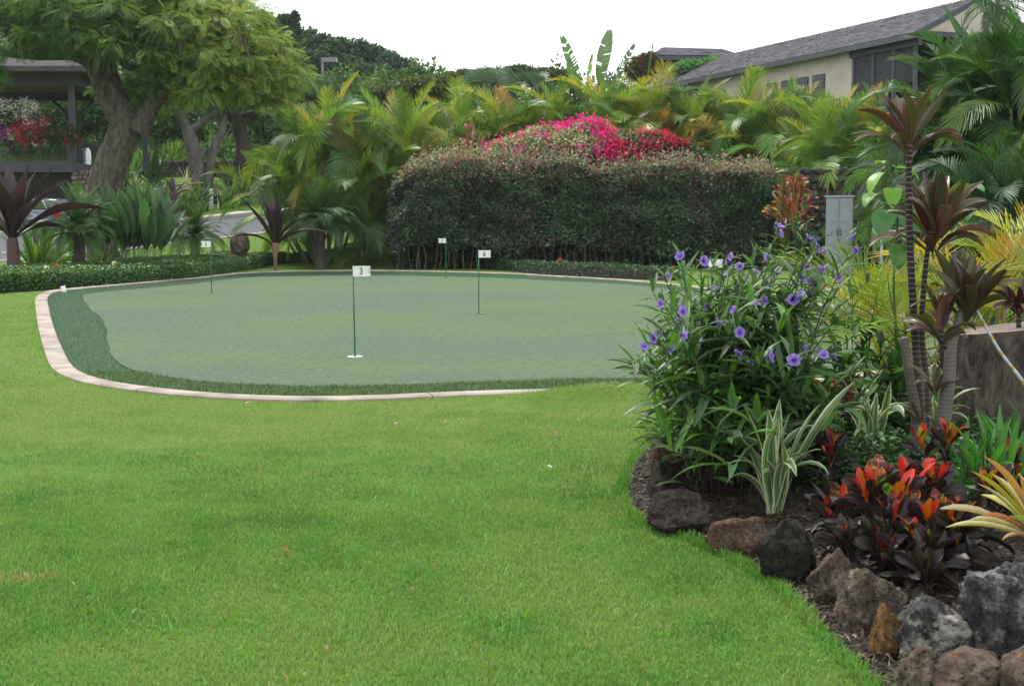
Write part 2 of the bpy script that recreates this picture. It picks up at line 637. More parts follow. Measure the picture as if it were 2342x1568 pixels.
def rock_mat(name, a, b2, c2, lichen=0.0, lcol=(0.45, 0.45, 0.42), scale=9.0):
    m, nt, b, out = new_mat(name)
    n1 = noise(nt, scale, 6, 0.7)
    n2 = noise(nt, scale * 6, 5, 0.75)
    col = ramp(nt, n1, [(0.28, a), (0.5, b2), (0.72, c2)])
    k2 = ramp(nt, n2, [(0.35, (0, 0, 0)), (0.62, (1, 1, 1))])
    col = mixrgb(nt, k2, mixrgb(nt, 1.0, col, (0.42, 0.42, 0.43), 'MULTIPLY'), mixrgb(nt, 1.0, col, (1.5, 1.5, 1.5), 'MULTIPLY'))
    tcv = nt.nodes.new("ShaderNodeTexCoord")
    vo = N(nt, "ShaderNodeTexVoronoi", Scale=scale * 5.5)
    nt.links.new(tcv.outputs["Object"], vo.inputs["Vector"])
    pit = ramp(nt, vo.outputs["Distance"], [(0.12, (0.25, 0.25, 0.25)), (0.30, (1, 1, 1))])
    col = mixrgb(nt, 0.7, col, mixrgb(nt, 1.0, col, pit, 'MULTIPLY'))
    if lichen:
        n3 = noise(nt, scale * 1.1, 7, 0.78)
        k = ramp(nt, n3, [(0.62 - lichen * 0.25, (0,) * 3), (0.70 - lichen * 0.25, (1,) * 3)])
        col = mixrgb(nt, math_n(nt, 'MULTIPLY', k, 0.8), col, mixrgb(nt, n2, lcol, tuple(x * 0.55 for x in lcol)))
    nt.links.new(col, b.inputs["Base Color"])
    b.inputs["Roughness"].default_value = 0.9
    b.inputs["Specular IOR Level"].default_value = 0.25
    bump(nt, b, math_n(nt, 'ADD', n2, math_n(nt, 'MULTIPLY', pit, 0.6)), 1.0, 0.03)
    return m

def bark_mat(name, a, b2, scale=6.0, stretch=0.25):
    m, nt, b, out = new_mat(name)
    tc = nt.nodes.new("ShaderNodeTexCoord")
    mp = N(nt, "ShaderNodeMapping"); mp.inputs["Scale"].default_value = (1, 1, stretch)
    nt.links.new(tc.outputs["Object"], mp.inputs[0])
    n1 = N(nt, "ShaderNodeTexNoise", Scale=scale, Detail=7.0, Roughness=0.7)
    nt.links.new(mp.outputs[0], n1.inputs["Vector"])
    c = ramp(nt, n1.outputs["Fac"], [(0.3, a), (0.65, b2)])
    nt.links.new(c, b.inputs["Base Color"])
    b.inputs["Roughness"].default_value = 0.9
    b.inputs["Specular IOR Level"].default_value = 0.2
    bump(nt, b, n1.outputs["Fac"], 0.9, 0.06)
    return m

M_lawn, M_green, M_soil = lawn_mat(), green_mat(), soil_mat()
M_concrete = solid("kerb_concrete", (0.33, 0.285, 0.24), 0.9, 0.2, 2.2, 0.42, 0.5)
M_fringe = solid("fringe_backing", (0.020, 0.060, 0.022), 0.9, 0.2, 30, 0.35)
M_asphalt = solid("asphalt", (0.085, 0.090, 0.105), 0.8, 0.3, 2.0, 0.12, 0.3)
M_white = solid("white_plastic", (0.78, 0.78, 0.76), 0.5, 0.4)
M_number = solid("number_green", (0.010, 0.13, 0.085), 0.5, 0.4)
M_pole = solid("pole_green", (0.012, 0.12, 0.050), 0.4, 0.5)
M_black = solid("cup_black", (0.01, 0.01, 0.01), 0.8)
M_bark_big = bark_mat("bark_grey_brown", (0.022, 0.018, 0.014), (0.150, 0.132, 0.108), 7.0, 0.45)
M_bark_grey = bark_mat("bark_grey", (0.055, 0.050, 0.045), (0.18, 0.168, 0.155), 5.0, 0.4)
M_bark_dark = bark_mat("bark_dark", (0.035, 0.030, 0.024), (0.12, 0.10, 0.08), 4.0, 0.4)
M_cane = solid("palm_cane", (0.17, 0.20, 0.09), 0.6, 0.3, 8, 0.4)
M_shade_core = solid("dark_shade_core", (0.018, 0.020, 0.013), 0.95, 0.1, 14, 0.5)  # near-black filler; shade inside the foliage put into its colour
# ------------------------------------------------------------------ ground, green, kerb, bed, road
def px_ground(pts, up=0.0):
    return np.array([list(G(x, y, up)) for x, y in pts])

def build_ground():
    xs = np.concatenate([np.linspace(-160, -20, 36)[:-1], np.linspace(-20, 20, 161), np.linspace(20, 160, 36)[1:]])
    ys = np.concatenate([np.linspace(-30, 3, 12)[:-1], np.arange(3, 20, 0.2), np.arange(20, 110, 0.75), np.linspace(110, 420, 30)])
    gx, gy = np.meshgrid(xs, ys)
    V = np.column_stack([gx.ravel(), gy.ravel(), terr(gx.ravel(), gy.ravel())])
    n, m = len(xs), len(ys)
    i = np.arange(m - 1)[:, None] * n + np.arange(n - 1)[None, :]
    F = np.stack([i, i + 1, i + n + 1, i + n], -1).reshape(-1, 4)
    o = obj("lawn", mesh("lawn", V, F), M_lawn)
    tag(o, kind="structure")
build_ground()

# outline of the concrete kerb round the putting green (outer edge), clockwise from the left end
KERB_PX = [(80, 690), (85, 735), (96, 785), (115, 838), (150, 864), (210, 882), (300, 896), (400, 907), (500, 914),
           (620, 919), (760, 920), (900, 916), (1050, 910), (1200, 905), (1350, 902), (1500, 898), (1700, 889), (1950, 868),
           (2200, 835), (2330, 800), (2330, 772), (2200, 742), (2050, 721), (1900, 700), (1690, 671), (1560, 653), (1420, 641), (1300, 634), (1150, 626),
           (1000, 622), (850, 620), (700, 621), (560, 625), (500, 630), (440, 637), (350, 645), (250, 654), (160, 662), (110, 668), (86, 678)]
SWELL = 0.0
kp = px_ground(KERB_PX)
kp = np.vstack([kp, kp[:1]])
SWELL = 0.17
outer = resample(spline(kp[:, :2], 600), 0.3)[:-1]
def offset_in(poly, d):
    t = np.roll(poly, -1, 0) - np.roll(poly, 1, 0)
    t = unit(t)
    area = 0.5 * np.sum(poly[:, 0] * np.roll(poly[:, 1], -1) - np.roll(poly[:, 0], -1) * poly[:, 1])
    nrm = np.column_stack([-t[:, 1], t[:, 0]]) * (1 if area > 0 else -1)
    d = np.broadcast_to(d, (len(poly),))
    return poly + nrm * d[:, None]
kw = 0.22 + 0.0 * outer[:, 0]
inner = offset_in(outer, kw)

# dark long turf under the fringe, and the short putting surface
V, F = sheet("green_fringe", offset_in(outer, 0.15), 0.8, lambda x, y: terr(x, y) + 0.006)
tag(obj("turf_fringe", mesh("turf_fringe", V, F), M_fringe), kind="structure")
PUTT_PX = [(186, 676), (206, 705), (233, 732), (246, 760), (247, 792), (256, 818), (290, 842), (348, 860), (420, 870), (520, 879),
           (640, 885), (760, 887), (900, 883), (1100, 877), (1300, 871), (1500, 866), (1700, 860), (1950, 842), (2150, 815), (2260, 795), (2260, 778),
           (2150, 753), (1900, 716), (1690, 683), (1560, 664), (1420, 651), (1300, 645), (1150, 637), (1000, 633), (850, 631), (700, 632), (560, 636),
           (440, 650), (340, 660), (250, 667)]
SWELL = 0.0
pp = px_ground(PUTT_PX)
SWELL = 0.17
pp = np.vstack([pp, pp[:1]])
putt = resample(spline(pp[:, :2], 500), 0.35)[:-1]
putt = putt + (vnoise(putt, .8, 3, 2) - 0.5)[:, None] * 0.05
V, F = sheet("putting_green", putt, 0.7, lambda x, y: terr(x, y) + 0.014)
tag(obj("putting_green", mesh("putting_green", V, F), M_green), kind="structure")

def build_kerb():
    root = bpy.data.objects.new("putting_green_kerb", None)
    link(root)
    tag(root, kind="structure")
    n = len(outer)
    step = 10
    prof = [(0.0, -0.08), (0.0, 0.022), (0.025, 0.036), (0.195, 0.036), (0.22, 0.022), (0.22, -0.08)]
    cum = 0
    for s in range(0, n, step):
        idx = [(s + k) % n for k in range(min(step, n - s) + 1)]
        rows = []
        for q, i in enumerate(idx):
            a, b = outer[i], inner[i]
            if q == 0:
                a = a + (outer[idx[1]] - a) * 0.05; b = b + (inner[idx[1]] - b) * 0.05
            d = (b - a) / 0.22
            z = tz(*a)
            rows.append([[a[0] + d[0] * u, a[1] + d[1] * u, z + h] for u, h in prof])
        Vv = np.array(rows).reshape(-1, 3)
        k = len(prof)
        F = []
        for r in range(len(rows) - 1):
            for c in range(k - 1):
                F.append([r * k + c, (r + 1) * k + c, (r + 1) * k + c + 1, r * k + c + 1])
        end = [list(range(k)), list(range((len(rows) - 1) * k, len(rows) * k))[::-1]]
        obj("kerb_segment", mesh("kerb_segment", Vv, [np.array(F)[:, ::-1], np.array(end)], smooth_shade=False), M_concrete, root)
build_kerb()

# planting bed: edge against the lawn, then round the back out of the picture
BED_PX = [(1575, 900), (1545, 955), (1508, 1000), (1455, 1062), (1437, 1115), (1443, 1160), (1482, 1200), (1560, 1226), (1650, 1260),
          (1740, 1310), (1800, 1352), (1850, 1402), (1890, 1444), (1932, 1492), (1985, 1545), (2060, 1610)]
bd = px_ground(BED_PX)[:, :2]
bed_edge = resample(spline(bd, 200), 0.08)
bed = np.vstack([bed_edge, [[1.9, 3.6], [5.2, 3.6], [5.2, 13.2], [2.2, 12.4]]])
def bed_z(x, y):
    p = np.column_stack([x, y])
    d = edge_dist(bed_edge, p, closed=False)
    return terr(x, y) + 0.006 + 0.13 * smooth(0.15, 1.1, d) + (vnoise(p, 9, 5, 3) - 0.5) * 0.05 * smooth(0, 0.15, d)
_BX0, _BY0, _BS = 0.3, 3.4, 0.04
_bx, _by = np.meshgrid(np.arange(_BX0, 5.4, _BS), np.arange(_BY0, 13.6, _BS))
_BG = bed_z(_bx.ravel(), _by.ravel()).reshape(_bx.shape)
def bz(x, y):
    i = min(max((y - _BY0) / _BS, 0), _BG.shape[0] - 1); j = min(max((x - _BX0) / _BS, 0), _BG.shape[1] - 1)
    return float(_BG[int(i), int(j)])
V, F = sheet("planting_bed", bed, 0.09, bed_z)
tag(obj("planting_bed", mesh("planting_bed", V, F), M_soil), kind="structure")
def GB(x, y):
    """Point of the bed's soil seen at x, y."""
    r = ray(x, y)
    t = 3.5
    while t < 16 and EYE + r.z * t > bz(r.x * t, r.y * t):
        t += 0.02
    return Vector((r.x * t, r.y * t, bz(r.x * t, r.y * t)))

# dry twigs and chips lying on the soil
def mulch():
    rg = np.random.default_rng(11)
    p = np.column_stack([rg.uniform(0.5, 3.6, 90000), rg.uniform(4.2, 11.5, 90000)])
    p = p[inside(bed, p)]
    d = edge_dist(bed_edge, p, closed=False)
    p = p[(d > 0.02) & (rg.uniform(size=len(p)) < np.where(d < 0.6, 1, 0.4))]
    n = len(p)
    pos = np.column_stack([p, bed_z(p[:, 0], p[:, 1]) + rg.uniform(0.0, 0.012, n)])
    a = rg.uniform(0, 6.28, n)
    dirs = np.column_stack([np.cos(a), np.sin(a), rg.uniform(-.15, .5, n)])
    col = pick([[0.030, 0.02, 0.013], [0.07, 0.048, 0.03], [0.17, 0.125, 0.08], [0.012, 0.009, 0.006]], [4, 4, 1.5, 3], n, rg)
    V, F, C = leaf_cloud(pos, dirs, np.tile([0, 0, 1.], (n, 1)) + rg.normal(0, .3, (n, 3)), rg.uniform(.02, .085, n), rg.uniform(.003, .012, n), col)
    tag(obj("mulch", mesh("mulch", V, F, C), M_stem), "brown dry twigs and bark chips covering the bed soil", "mulch", kind="stuff")
mulch()

# road climbing behind the plants on the left
near = px_ground([(-260, 618), (-60, 604), (200, 583), (371, 561), (600, 534), (760, 512), (860, 497)])
far = px_ground([(-260, 553), (-60, 545), (250, 526), (450, 507), (600, 489), (760, 466), (860, 450)])
nr, fr = spline(near[:, :2], 60), spline(far[:, :2], 60)
road = np.vstack([nr, fr[::-1]])
V, F = sheet("road", road, 0.8, lambda x, y: terr(x, y) + 0.012)
tag(obj("road", mesh("road", V, F), M_asphalt), kind="structure")
def kerb_line(name, path, w, h, lo, hi):
    p = path[lo:hi]
    t = unit(np.gradient(p, axis=0)); nn = np.column_stack([-t[:, 1], t[:, 0]])
    prof = [(-w / 2, -.1), (-w / 2, h - .03), (-w / 2 + .03, h), (w / 2 - .03, h), (w / 2, h - .03), (w / 2, -.1)]
    Vv = np.array([[[a[0] + b[0] * u, a[1] + b[1] * u, tz(*a) + z] for u, z in prof] for a, b in zip(p, nn)]).reshape(-1, 3)
    k = len(prof)
    F = [[r * k + c, (r + 1) * k + c, (r + 1) * k + c + 1, r * k + c + 1] for r in range(len(p) - 1) for c in range(k - 1)]
    caps = [list(range(k)), list(range((len(p) - 1) * k, len(p) * k))]
    o = obj(name, mesh(name, Vv, [np.array(F), np.array(caps)], smooth_shade=False), M_concrete_grey)
    tag(o, kind="structure")
M_concrete_grey = solid("grey_concrete", (0.42, 0.39, 0.35), 0.85, 0.25, 2.5, 0.25, 0.3)
kerb_line("road_kerb", nr - [0, 0.0], 0.3, 0.06, 0, 60)
kerb_line("road_kerb", fr + np.array([0.0, 0.5]), 1.1, 0.16, 10, 38)

# ------------------------------------------------------------------ grass
DRY_SPOTS = [(*G(x, y)[:2], r) for x, y, r in [(40, 1326, .13), (120, 1318, .05), (465, 1040, .09), (945, 1357, .035), (940, 1352, .03), (1180, 955, .07), (330, 1050, .06), (1530, 1440, .04), (1390, 1180, .05), (420, 1075, .04)]]
def grass_col(p, rg):
    n = len(p)
    a = vnoise(p, 0.55, 21, 3)
    b = vnoise(p, 2.6, 31, 3)
    c = np.zeros((n, 3))
    dark = np.array([0.070, 0.205, 0.032]); mid = np.array([0.137, 0.295, 0.050]); pale = np.array([0.255, 0.370, 0.105]); straw = np.array([0.34, 0.30, 0.14])
    k = np.clip((b * 0.6 + a * 0.4 - 0.28) / 0.42, 0, 1)[:, None]
    far_ = smooth(6.5, 12.5, p[:, 1])[:, None]
    k = np.clip(k * 0.8 + far_ * 0.35, 0, 1)
    c = np.where(k < 0.5, dark + (mid - dark) * k * 2, mid + (pale - mid) * (k - 0.5) * 1.4)
    dry = rg.uniform(size=n) < 0.05 + 0.12 * far_[:, 0]
    c[dry] = straw * rg.uniform(0.7, 1.1, (dry.sum(), 1))
    sp = np.zeros(n, bool)
    for sx, sy, sr in DRY_SPOTS:
        q = np.hypot((p[:, 0] - sx) / sr, (p[:, 1] - sy) / (sr * .7))
        sp |= q + rg.uniform(-.5, .5, n) < .75
    sp &= rg.uniform(size=n) < 0.75
    c[sp] = straw * rg.uniform(0.8, 1.2, (sp.sum(), 1))
    return np.clip(c * rg.uniform(0.72, 1.28, (n, 1)) * rg.uniform(0.93, 1.07, (n, 3)), 0.005, 1)

def blades(name, n, xr, yr, keep, h, w, colf, seed, zf=terr, lean=0.5, three=False, ypow=1.0, pts=None):
    rg = np.random.default_rng(seed)
    if pts is not None:
        return blades2(name, pts[keep(pts)], h, w, colf, rg, seed, zf, lean, three)
    Y = yr[0] + (yr[1] - yr[0]) * rg.uniform(size=n) ** ypow
    half = Y * (PW / 2 / FOC) * 1.04
    lo = np.maximum(-half, xr[0]); hi = np.minimum(half, xr[1])
    ok = hi > lo
    X = lo + (hi - lo) * rg.uniform(size=n)
    ok &= rg.uniform(size=n) < (hi - lo) / max((hi - lo).max(), 1e-6)
    p = np.column_stack([X, Y])[ok]
    return blades2(name, p[keep(p)], h, w, colf, rg, seed, zf, lean, three)

def blades2(name, p, h, w, colf, rg, seed, zf, lean, three):
    n = len(p)
    z = zf(p[:, 0], p[:, 1])
    hh = (h * rg.uniform(0.55, 1.3, n) * (0.65 + 0.7 * vnoise(p, 1.9, seed + 3, 2)))[:, None]
    a = rg.uniform(0, 6.283, n)
    dx = np.column_stack([np.cos(a), np.sin(a), np.zeros(n)])
    tip = np.column_stack([rg.normal(0, lean, (n, 2)), np.ones(n)])
    tip = unit(tip) * hh
    base = np.column_stack([p, z - 0.004])
    ww = (w * rg.uniform(0.7, 1.4, n))[:, None]
    col = colf(p, rg)
    if three:
        mid = base + tip * 0.55 + np.array([0, 0, 1.0]) * hh * 0.14
        V = np.stack([base - dx * ww / 2, base + dx * ww / 2, mid + dx * ww * 0.42, mid - dx * ww * 0.42, base + tip], 1).reshape(-1, 3)
        k = np.arange(n)[:, None] * 5
        F = [k + np.array([[0, 1, 2, 3]]), k + np.array([[3, 2, 4]])]
        C = np.repeat(col, 5, 0)
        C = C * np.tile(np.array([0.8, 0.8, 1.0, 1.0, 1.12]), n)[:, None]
    else:
        V = np.stack([base - dx * ww / 2, base + dx * ww / 2, base + tip], 1).reshape(-1, 3)
        F = [np.arange(3 * n).reshape(-1, 3)]
        C = np.repeat(col, 3, 0)
    me = mesh(name, V, F, C)
    return obj(name, me, M_grass)

def on_lawn(p):
    k = ~inside(bed, p)
    k &= ~inside(outer, p)
    return k
def build_grass():
    rgk = np.random.default_rng(40)
    fade1 = lambda p: on_lawn(p) & (rgk.uniform(size=len(p)) > smooth(6.6, 8.8, p[:, 1]))
    fade2 = lambda p: on_lawn(p) & (rgk.uniform(size=len(p)) < smooth(6.2, 8.4, p[:, 1])) & ((p[:, 0] > -3.0) | (rgk.uniform(size=len(p)) > smooth(12.5, 15.5, p[:, 1])))
    fade3 = lambda p: on_lawn(p) & (rgk.uniform(size=len(p)) < smooth(12.0, 15.0, p[:, 1])) & (rgk.uniform(size=len(p)) > smooth(25, 31, p[:, 1]))
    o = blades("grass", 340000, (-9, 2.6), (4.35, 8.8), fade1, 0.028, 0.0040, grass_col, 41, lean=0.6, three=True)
    tag(o, "short green lawn grass at the bottom of the picture", "grass", kind="stuff")
    o = blades("grass", 440000, (-9, 4), (6.2, 15.5), fade2, 0.028, 0.0062, grass_col, 42, lean=0.6)
    tag(o, "yellowish green lawn grass just in front of the kerb", "grass", kind="stuff")
    o = blades("grass", 170000, (-12, -3.5), (12, 31), fade3, 0.035, 0.011, grass_col, 43, lean=0.6)
    tag(o, "lawn grass outside the kerb beside the low hedge", "grass", kind="stuff")
    # the lawn goes on to both sides
    rgm = np.random.default_rng(49)
    mp_ = np.column_stack([rgm.uniform(-8.5, 6, 330000), rgm.uniform(3.2, 15.5, 330000)])
    hf = mp_[:, 1] * (PW / 2 / FOC) * 1.03
    mp_ = mp_[(np.abs(mp_[:, 0]) > hf) & (np.abs(mp_[:, 0]) < hf + 2.4) | (mp_[:, 1] < 4.4) & (np.abs(mp_[:, 0]) < 4.0)]
    o = blades("grass", 0, None, None, on_lawn, 0.03, 0.0065, grass_col, 50, lean=0.6, pts=mp_)
    tag(o, "short lawn grass beyond both sides of the view", "grass", kind="stuff")
    # longer blades hanging over the bed edge
    rg = np.random.default_rng(44)
    ei = rg.integers(0, len(bed_edge) - 1, 16000)
    ep = bed_edge[ei] + (bed_edge[ei + 1] - bed_edge[ei]) * rg.uniform(size=(16000, 1)) + rg.uniform(-.06, .06, (16000, 2))
    def edge_keep(p):
        return ~inside(bed, p)
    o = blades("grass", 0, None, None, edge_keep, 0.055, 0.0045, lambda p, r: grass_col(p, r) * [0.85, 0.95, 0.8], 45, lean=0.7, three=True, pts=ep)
    tag(o, "longer grass blades hanging over the edge of the planting bed", "grass", kind="stuff")
    # coarse weedy tufts
    def tuft_keep(p):
        return on_lawn(p) & (vnoise(p, 1.3, 91, 2) > 0.66)
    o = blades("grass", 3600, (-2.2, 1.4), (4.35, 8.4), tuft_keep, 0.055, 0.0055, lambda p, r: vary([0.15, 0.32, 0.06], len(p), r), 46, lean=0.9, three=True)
    tag(o, "coarse pale weed grass in tufts on the lawn", "grass", kind="stuff")
    # artificial fringe
    def fr_keep(p):
        return inside(inner, p) & ~inside(putt, p)
    o = blades("grass", 300000, (-12, 6), (12.2, 35), fr_keep, 0.045, 0.0085, lambda p, r: pick([[0.042, 0.105, 0.034], [0.080, 0.155, 0.062], [0.20, 0.28, 0.17]], [5, 4, 2.6], len(p), r), 47, lean=0.9, ypow=2.2)
    tag(o, "dark green artificial turf fringe inside the kerb", "turf fringe", kind="stuff")
    o = blades("grass", 260000, (-6, 3.5), (12.6, 15.2), fr_keep, 0.05, 0.008, lambda p, r: pick([[0.042, 0.105, 0.034], [0.080, 0.155, 0.062], [0.23, 0.31, 0.19]], [5, 4, 3], len(p), r), 48, lean=0.9)
    tag(o, "dark artificial turf fringe along the kerb's near side", "turf fringe", kind="stuff")
build_grass()
# ------------------------------------------------------------------ plant building blocks
def blade(name, L, W, e0, e1, prof, fold=0.25, segs=8, cols=5, wave=0.0, twist=0.0, seed=0, bend=0.0, C=(1, 1, 1), epow=1.0, petiole=0.0):
    """Leaf growing from the origin along +X, elevation turning from e0 to e1 degrees. prof(t) -> half width 0..1."""
    rg = np.random.default_rng(seed)
    t = np.linspace(0, 1, segs + 1)
    e = np.radians(e0 + (e1 - e0) * t ** epow)
    ds = L / segs
    x = np.concatenate([[0], np.cumsum(np.cos((e[1:] + e[:-1]) / 2) * ds)])
    z = np.concatenate([[0], np.cumsum(np.sin((e[1:] + e[:-1]) / 2) * ds)])
    yb = bend * L * t ** 2
    u = np.linspace(-1, 1, cols)
    hw = np.array([prof(a) for a in t]) * W / 2
    ph = rg.uniform(0, 6)
    tw = twist * t
    V, UV = [], []
    for i in range(segs + 1):
        nx, nz = -math.sin(e[i]), math.cos(e[i])
        for k in range(cols):
            off = abs(u[k]) * hw[i] * fold * 2 + wave * hw[i] * math.sin(t[i] * 9 + ph + (0 if u[k] < 0 else 2.1)) * abs(u[k])
            yy = u[k] * hw[i]
            ca, sa = math.cos(tw[i]), math.sin(tw[i])
            y2, o2 = yy * ca - off * sa, yy * sa + off * ca
            V.append([x[i] + nx * o2, yb[i] + y2, z[i] + nz * o2])
            UV.append([u[k] * 0.5 + 0.5, t[i]])
    i = np.arange(segs)[:, None] * cols + np.arange(cols - 1)[None]
    F = np.stack([i, i + cols, i + cols + 1, i + 1], -1).reshape(-1, 4)
    return mesh(name, V, F, np.tile(C, (len(V), 1)), UV)

def lance(t): return max(0.03, math.sin(math.pi * min(1, t ** 0.75 * 0.97 + 0.03)) ** 0.8)
def strap(t): return (0.55 + 0.45 * min(1, t * 3)) * (1 if t < 0.7 else max(0.05, 1 - ((t - 0.7) / 0.3) ** 1.8))
def ob_lance(t): return max(0.05, (0.14 + 0.86 * min(1, t / 0.62) ** 1.5) * (1 if t < 0.72 else max(0.05, 1 - ((t - 0.72) / 0.28) ** 2.2) ** 0.5))
def spear(t): return max(0.04, (0.4 + 0.6 * min(1, t * 2.5)) * (1 - t ** 2.2))
def paddle(t): return 0.035 if t < 0.5 else max(0.04, math.sin(math.pi * min(1, ((t - 0.5) / 0.5) ** 0.85)) ** 0.6)
def tipuel(t): return max(0.04, (0.16 + 0.84 * math.sin(math.pi * min(1, max(0, (t - 0.1) / 0.9)) ** 0.9) ** 0.9) if t > 0.1 else 0.16)

def rosette(root, me_list, name, centre, n, az0=None, ring=None, scale=(0.8, 1.1), tilt=(0, 0), mat=None, colf=None, rg=None, az_range=None, spread=0.0):
    """Leaves round a centre; me_list sorted from upright (young) to spreading (old)."""
    ga = 2.39996
    a0 = rg.uniform(0, 6.28) if az0 is None else az0
    out = []
    for i in range(n):
        f = i / max(1, n - 1)
        k = min(len(me_list) - 1, max(0, int(f * len(me_list) + rg.uniform(-.5, .5))))
        az = a0 + ga * i + rg.uniform(-.25, .25)
        s = rg.uniform(*scale)
        M = Matrix.Translation(Vector(centre) + Vector((rg.uniform(-1, 1) * spread, rg.uniform(-1, 1) * spread, -0.0))) @ Matrix.Rotation(az, 4, 'Z') @ Matrix.Rotation(R(rg.uniform(-8, 8) + rg.uniform(*tilt)), 4, 'Y') @ Matrix.Rotation(R(rg.uniform(-14, 14)), 4, 'X') @ Matrix.Scale(s, 4)
        out.append(obj(name, me_list[k], mat, root, M=M, color=colf(f, rg)))
    return out

# ------------------------------------------------------------------ rocks edging the bed
def rock_mesh(name, seed, sx, sy, sz, cuts=16, rough=0.07, sub=4):
    rg = np.random.default_rng(seed)
    bm = bmesh.new()
    bmesh.ops.create_icosphere(bm, subdivisions=sub, radius=1.0)
    V = np.array([v.co[:] for v in bm.verts])
    F = np.array([[v.index for v in f.verts] for f in bm.faces])
    bm.free()
    nrm = rand_dirs(cuts, rg)
    for d in nrm:
        h = rg.uniform(0.5, 0.8)
        s = V @ d
        over = s > h
        V[over] -= (s[over] - h)[:, None] * d * 0.97
    dirs = unit(V)
    V = V + dirs * ((vnoise(V + 10, 1.9, seed, 2) - 0.5) * 0.26)[:, None]
    V = V + dirs * ((vnoise(V + 10, 7, seed + 9, 4) - 0.5) * rough * 3.4)[:, None]
    lo, hi = V.min(0), V.max(0)
    V = (V - (lo + hi) / 2) / (hi - lo) * np.array([sx, sy, sz])
    return mesh(name, V, F)

RM = {
    "dark": rock_mat("rock_dark_lava", (0.016, 0.013, 0.010), (0.046, 0.036, 0.028), (0.11, 0.088, 0.070)),
    "brown": rock_mat("rock_brown", (0.060, 0.036, 0.024), (0.13, 0.082, 0.056), (0.21, 0.145, 0.10)),
    "moss": rock_mat("rock_dark_mossy", (0.014, 0.014, 0.011), (0.035, 0.034, 0.026), (0.085, 0.078, 0.062), 0.1, (0.16, 0.16, 0.09)),
    "grey": rock_mat("rock_grey_lichen", (0.022, 0.023, 0.024), (0.075, 0.077, 0.08), (0.23, 0.235, 0.235), 0.42, (0.5, 0.5, 0.48)),
    "tan": rock_mat("rock_tan_grey", (0.034, 0.025, 0.018), (0.13, 0.098, 0.070), (0.30, 0.245, 0.19), 0.25, (0.46, 0.42, 0.36)),
    "orange": rock_mat("rock_orange", (0.08, 0.045, 0.018), (0.19, 0.105, 0.04), (0.34, 0.21, 0.08)),
    "white": rock_mat("rock_white_patch", (0.028, 0.028, 0.028), (0.075, 0.075, 0.072), (0.15, 0.148, 0.14), 0.45, (0.68, 0.64, 0.56), 5.0),
    "slab": rock_mat("rock_slab", (0.060, 0.041, 0.029), (0.13, 0.093, 0.068), (0.20, 0.155, 0.12), 0.0, (0.4, 0.3, 0.2), 6.0),
}
ROCKS = [  # x0, y0, x1, y1, material, depth factor, label
    (1512, 972, 1572, 1030, "dark", 1.0, "small dark lava rock deepest under the purple-flowered bush"),
    (1486, 1014, 1562, 1080, "brown", 0.9, "brownish flat-topped rock second from the far end of the rock edging"),
    (1484, 1054, 1582, 1150, "dark", 0.9, "tall blackish rock above the bare soil curve of the bed"),
    (1520, 1098, 1590, 1150, "dark", 0.8, "low dark rock peeping out behind the rounded rock at the bed's curve"),
    (1488, 1120, 1620, 1232, "dark", 0.9, "big rounded dark rock with a white speck at the bed's curve"),
    (1618, 1182, 1748, 1280, "brown", 0.8, "smooth reddish brown sloping rock beside the lawn"),
    (1732, 1186, 1866, 1338, "moss", 0.9, "large pitted black mossy rock next to the reddish brown one"),
    (1845, 1252, 1946, 1400, "tan", 0.9, "upright narrow grey-brown rock under the croton"),
    (1918, 1298, 2062, 1456, "tan", 0.9, "tan and grey upright rock with a hollow in its face"),
    (1990, 1380, 2062, 1512, "orange", 0.7, "orange-brown pointed wedge rock between two grey rocks"),
    (2044, 1357, 2202, 1520, "white", 0.9, "rounded grey rock with a white chalky patch on top"),
    (2052, 1478, 2150, 1610, "tan", 0.9, "low rough rock below the white-topped rock at the picture's bottom"),
    (2122, 1480, 2296, 1620, "slab", 0.8, "brown flat-topped slab rock at the bottom edge"),
    (2198, 1288, 2400, 1520, "grey", 0.9, "biggest grey rock, speckled with pale lichen, by the bromeliad"),
    (2288, 1478, 2420, 1640, "slab", 0.9, "grey-brown rock cut off by the bottom corner of the picture"),
    (2058, 1345, 2108, 1385, "tan", 0.8, "little tan stone tucked behind the white-topped rock"),
]
def build_rocks():
    for i, (x0, y0, x1, y1, mk, df, lab) in enumerate(ROCKS):
        cx = (x0 + x1) / 2
        g = GB(cx, y1 - 8) if y1 < 1530 else Vector(P(cx, y1, 0.96 * EYE * FOC / (y1 - 526)))
        d = g.y
        w = (x1 - x0) / FOC * d
        hgt = (y1 - y0) / FOC * d * 0.98
        dep = w * df
        me = rock_mesh("rock", 100 + i * 7, w * 1.14, dep * 1.14, hgt * 1.18, cuts={'moss': 26, 'grey': 11, 'white': 13}.get(mk, 17), rough={"slab": .05, "brown": .05, "grey": .11, "white": .1}.get(mk, .085), sub=5 if i in (4, 6, 8, 10, 13) else 4)
        zc = P(cx, (y0 + y1) / 2, d + dep * 0.35).z
        o = obj("rock", me, RM[mk], None, loc=(g.x * (d + dep * 0.3) / d, d + dep * 0.35, zc - hgt * 0.03))
        o.rotation_euler = (0, 0, 0)
        tag(o, lab, "rock", "rocks edging the planting bed")
    # a flat cobble on the soil strip
    g = GB(1985, 1487)
    me = rock_mesh("rock", 900, 0.055, 0.04, 0.025, 10, 0.02, 3)
    tag(obj("rock", me, RM["brown"], None, loc=g + Vector((0, 0, .006))), "small flat dark brown pebble on the soil beside the lawn edge", "rock", "rocks edging the planting bed")
build_rocks()

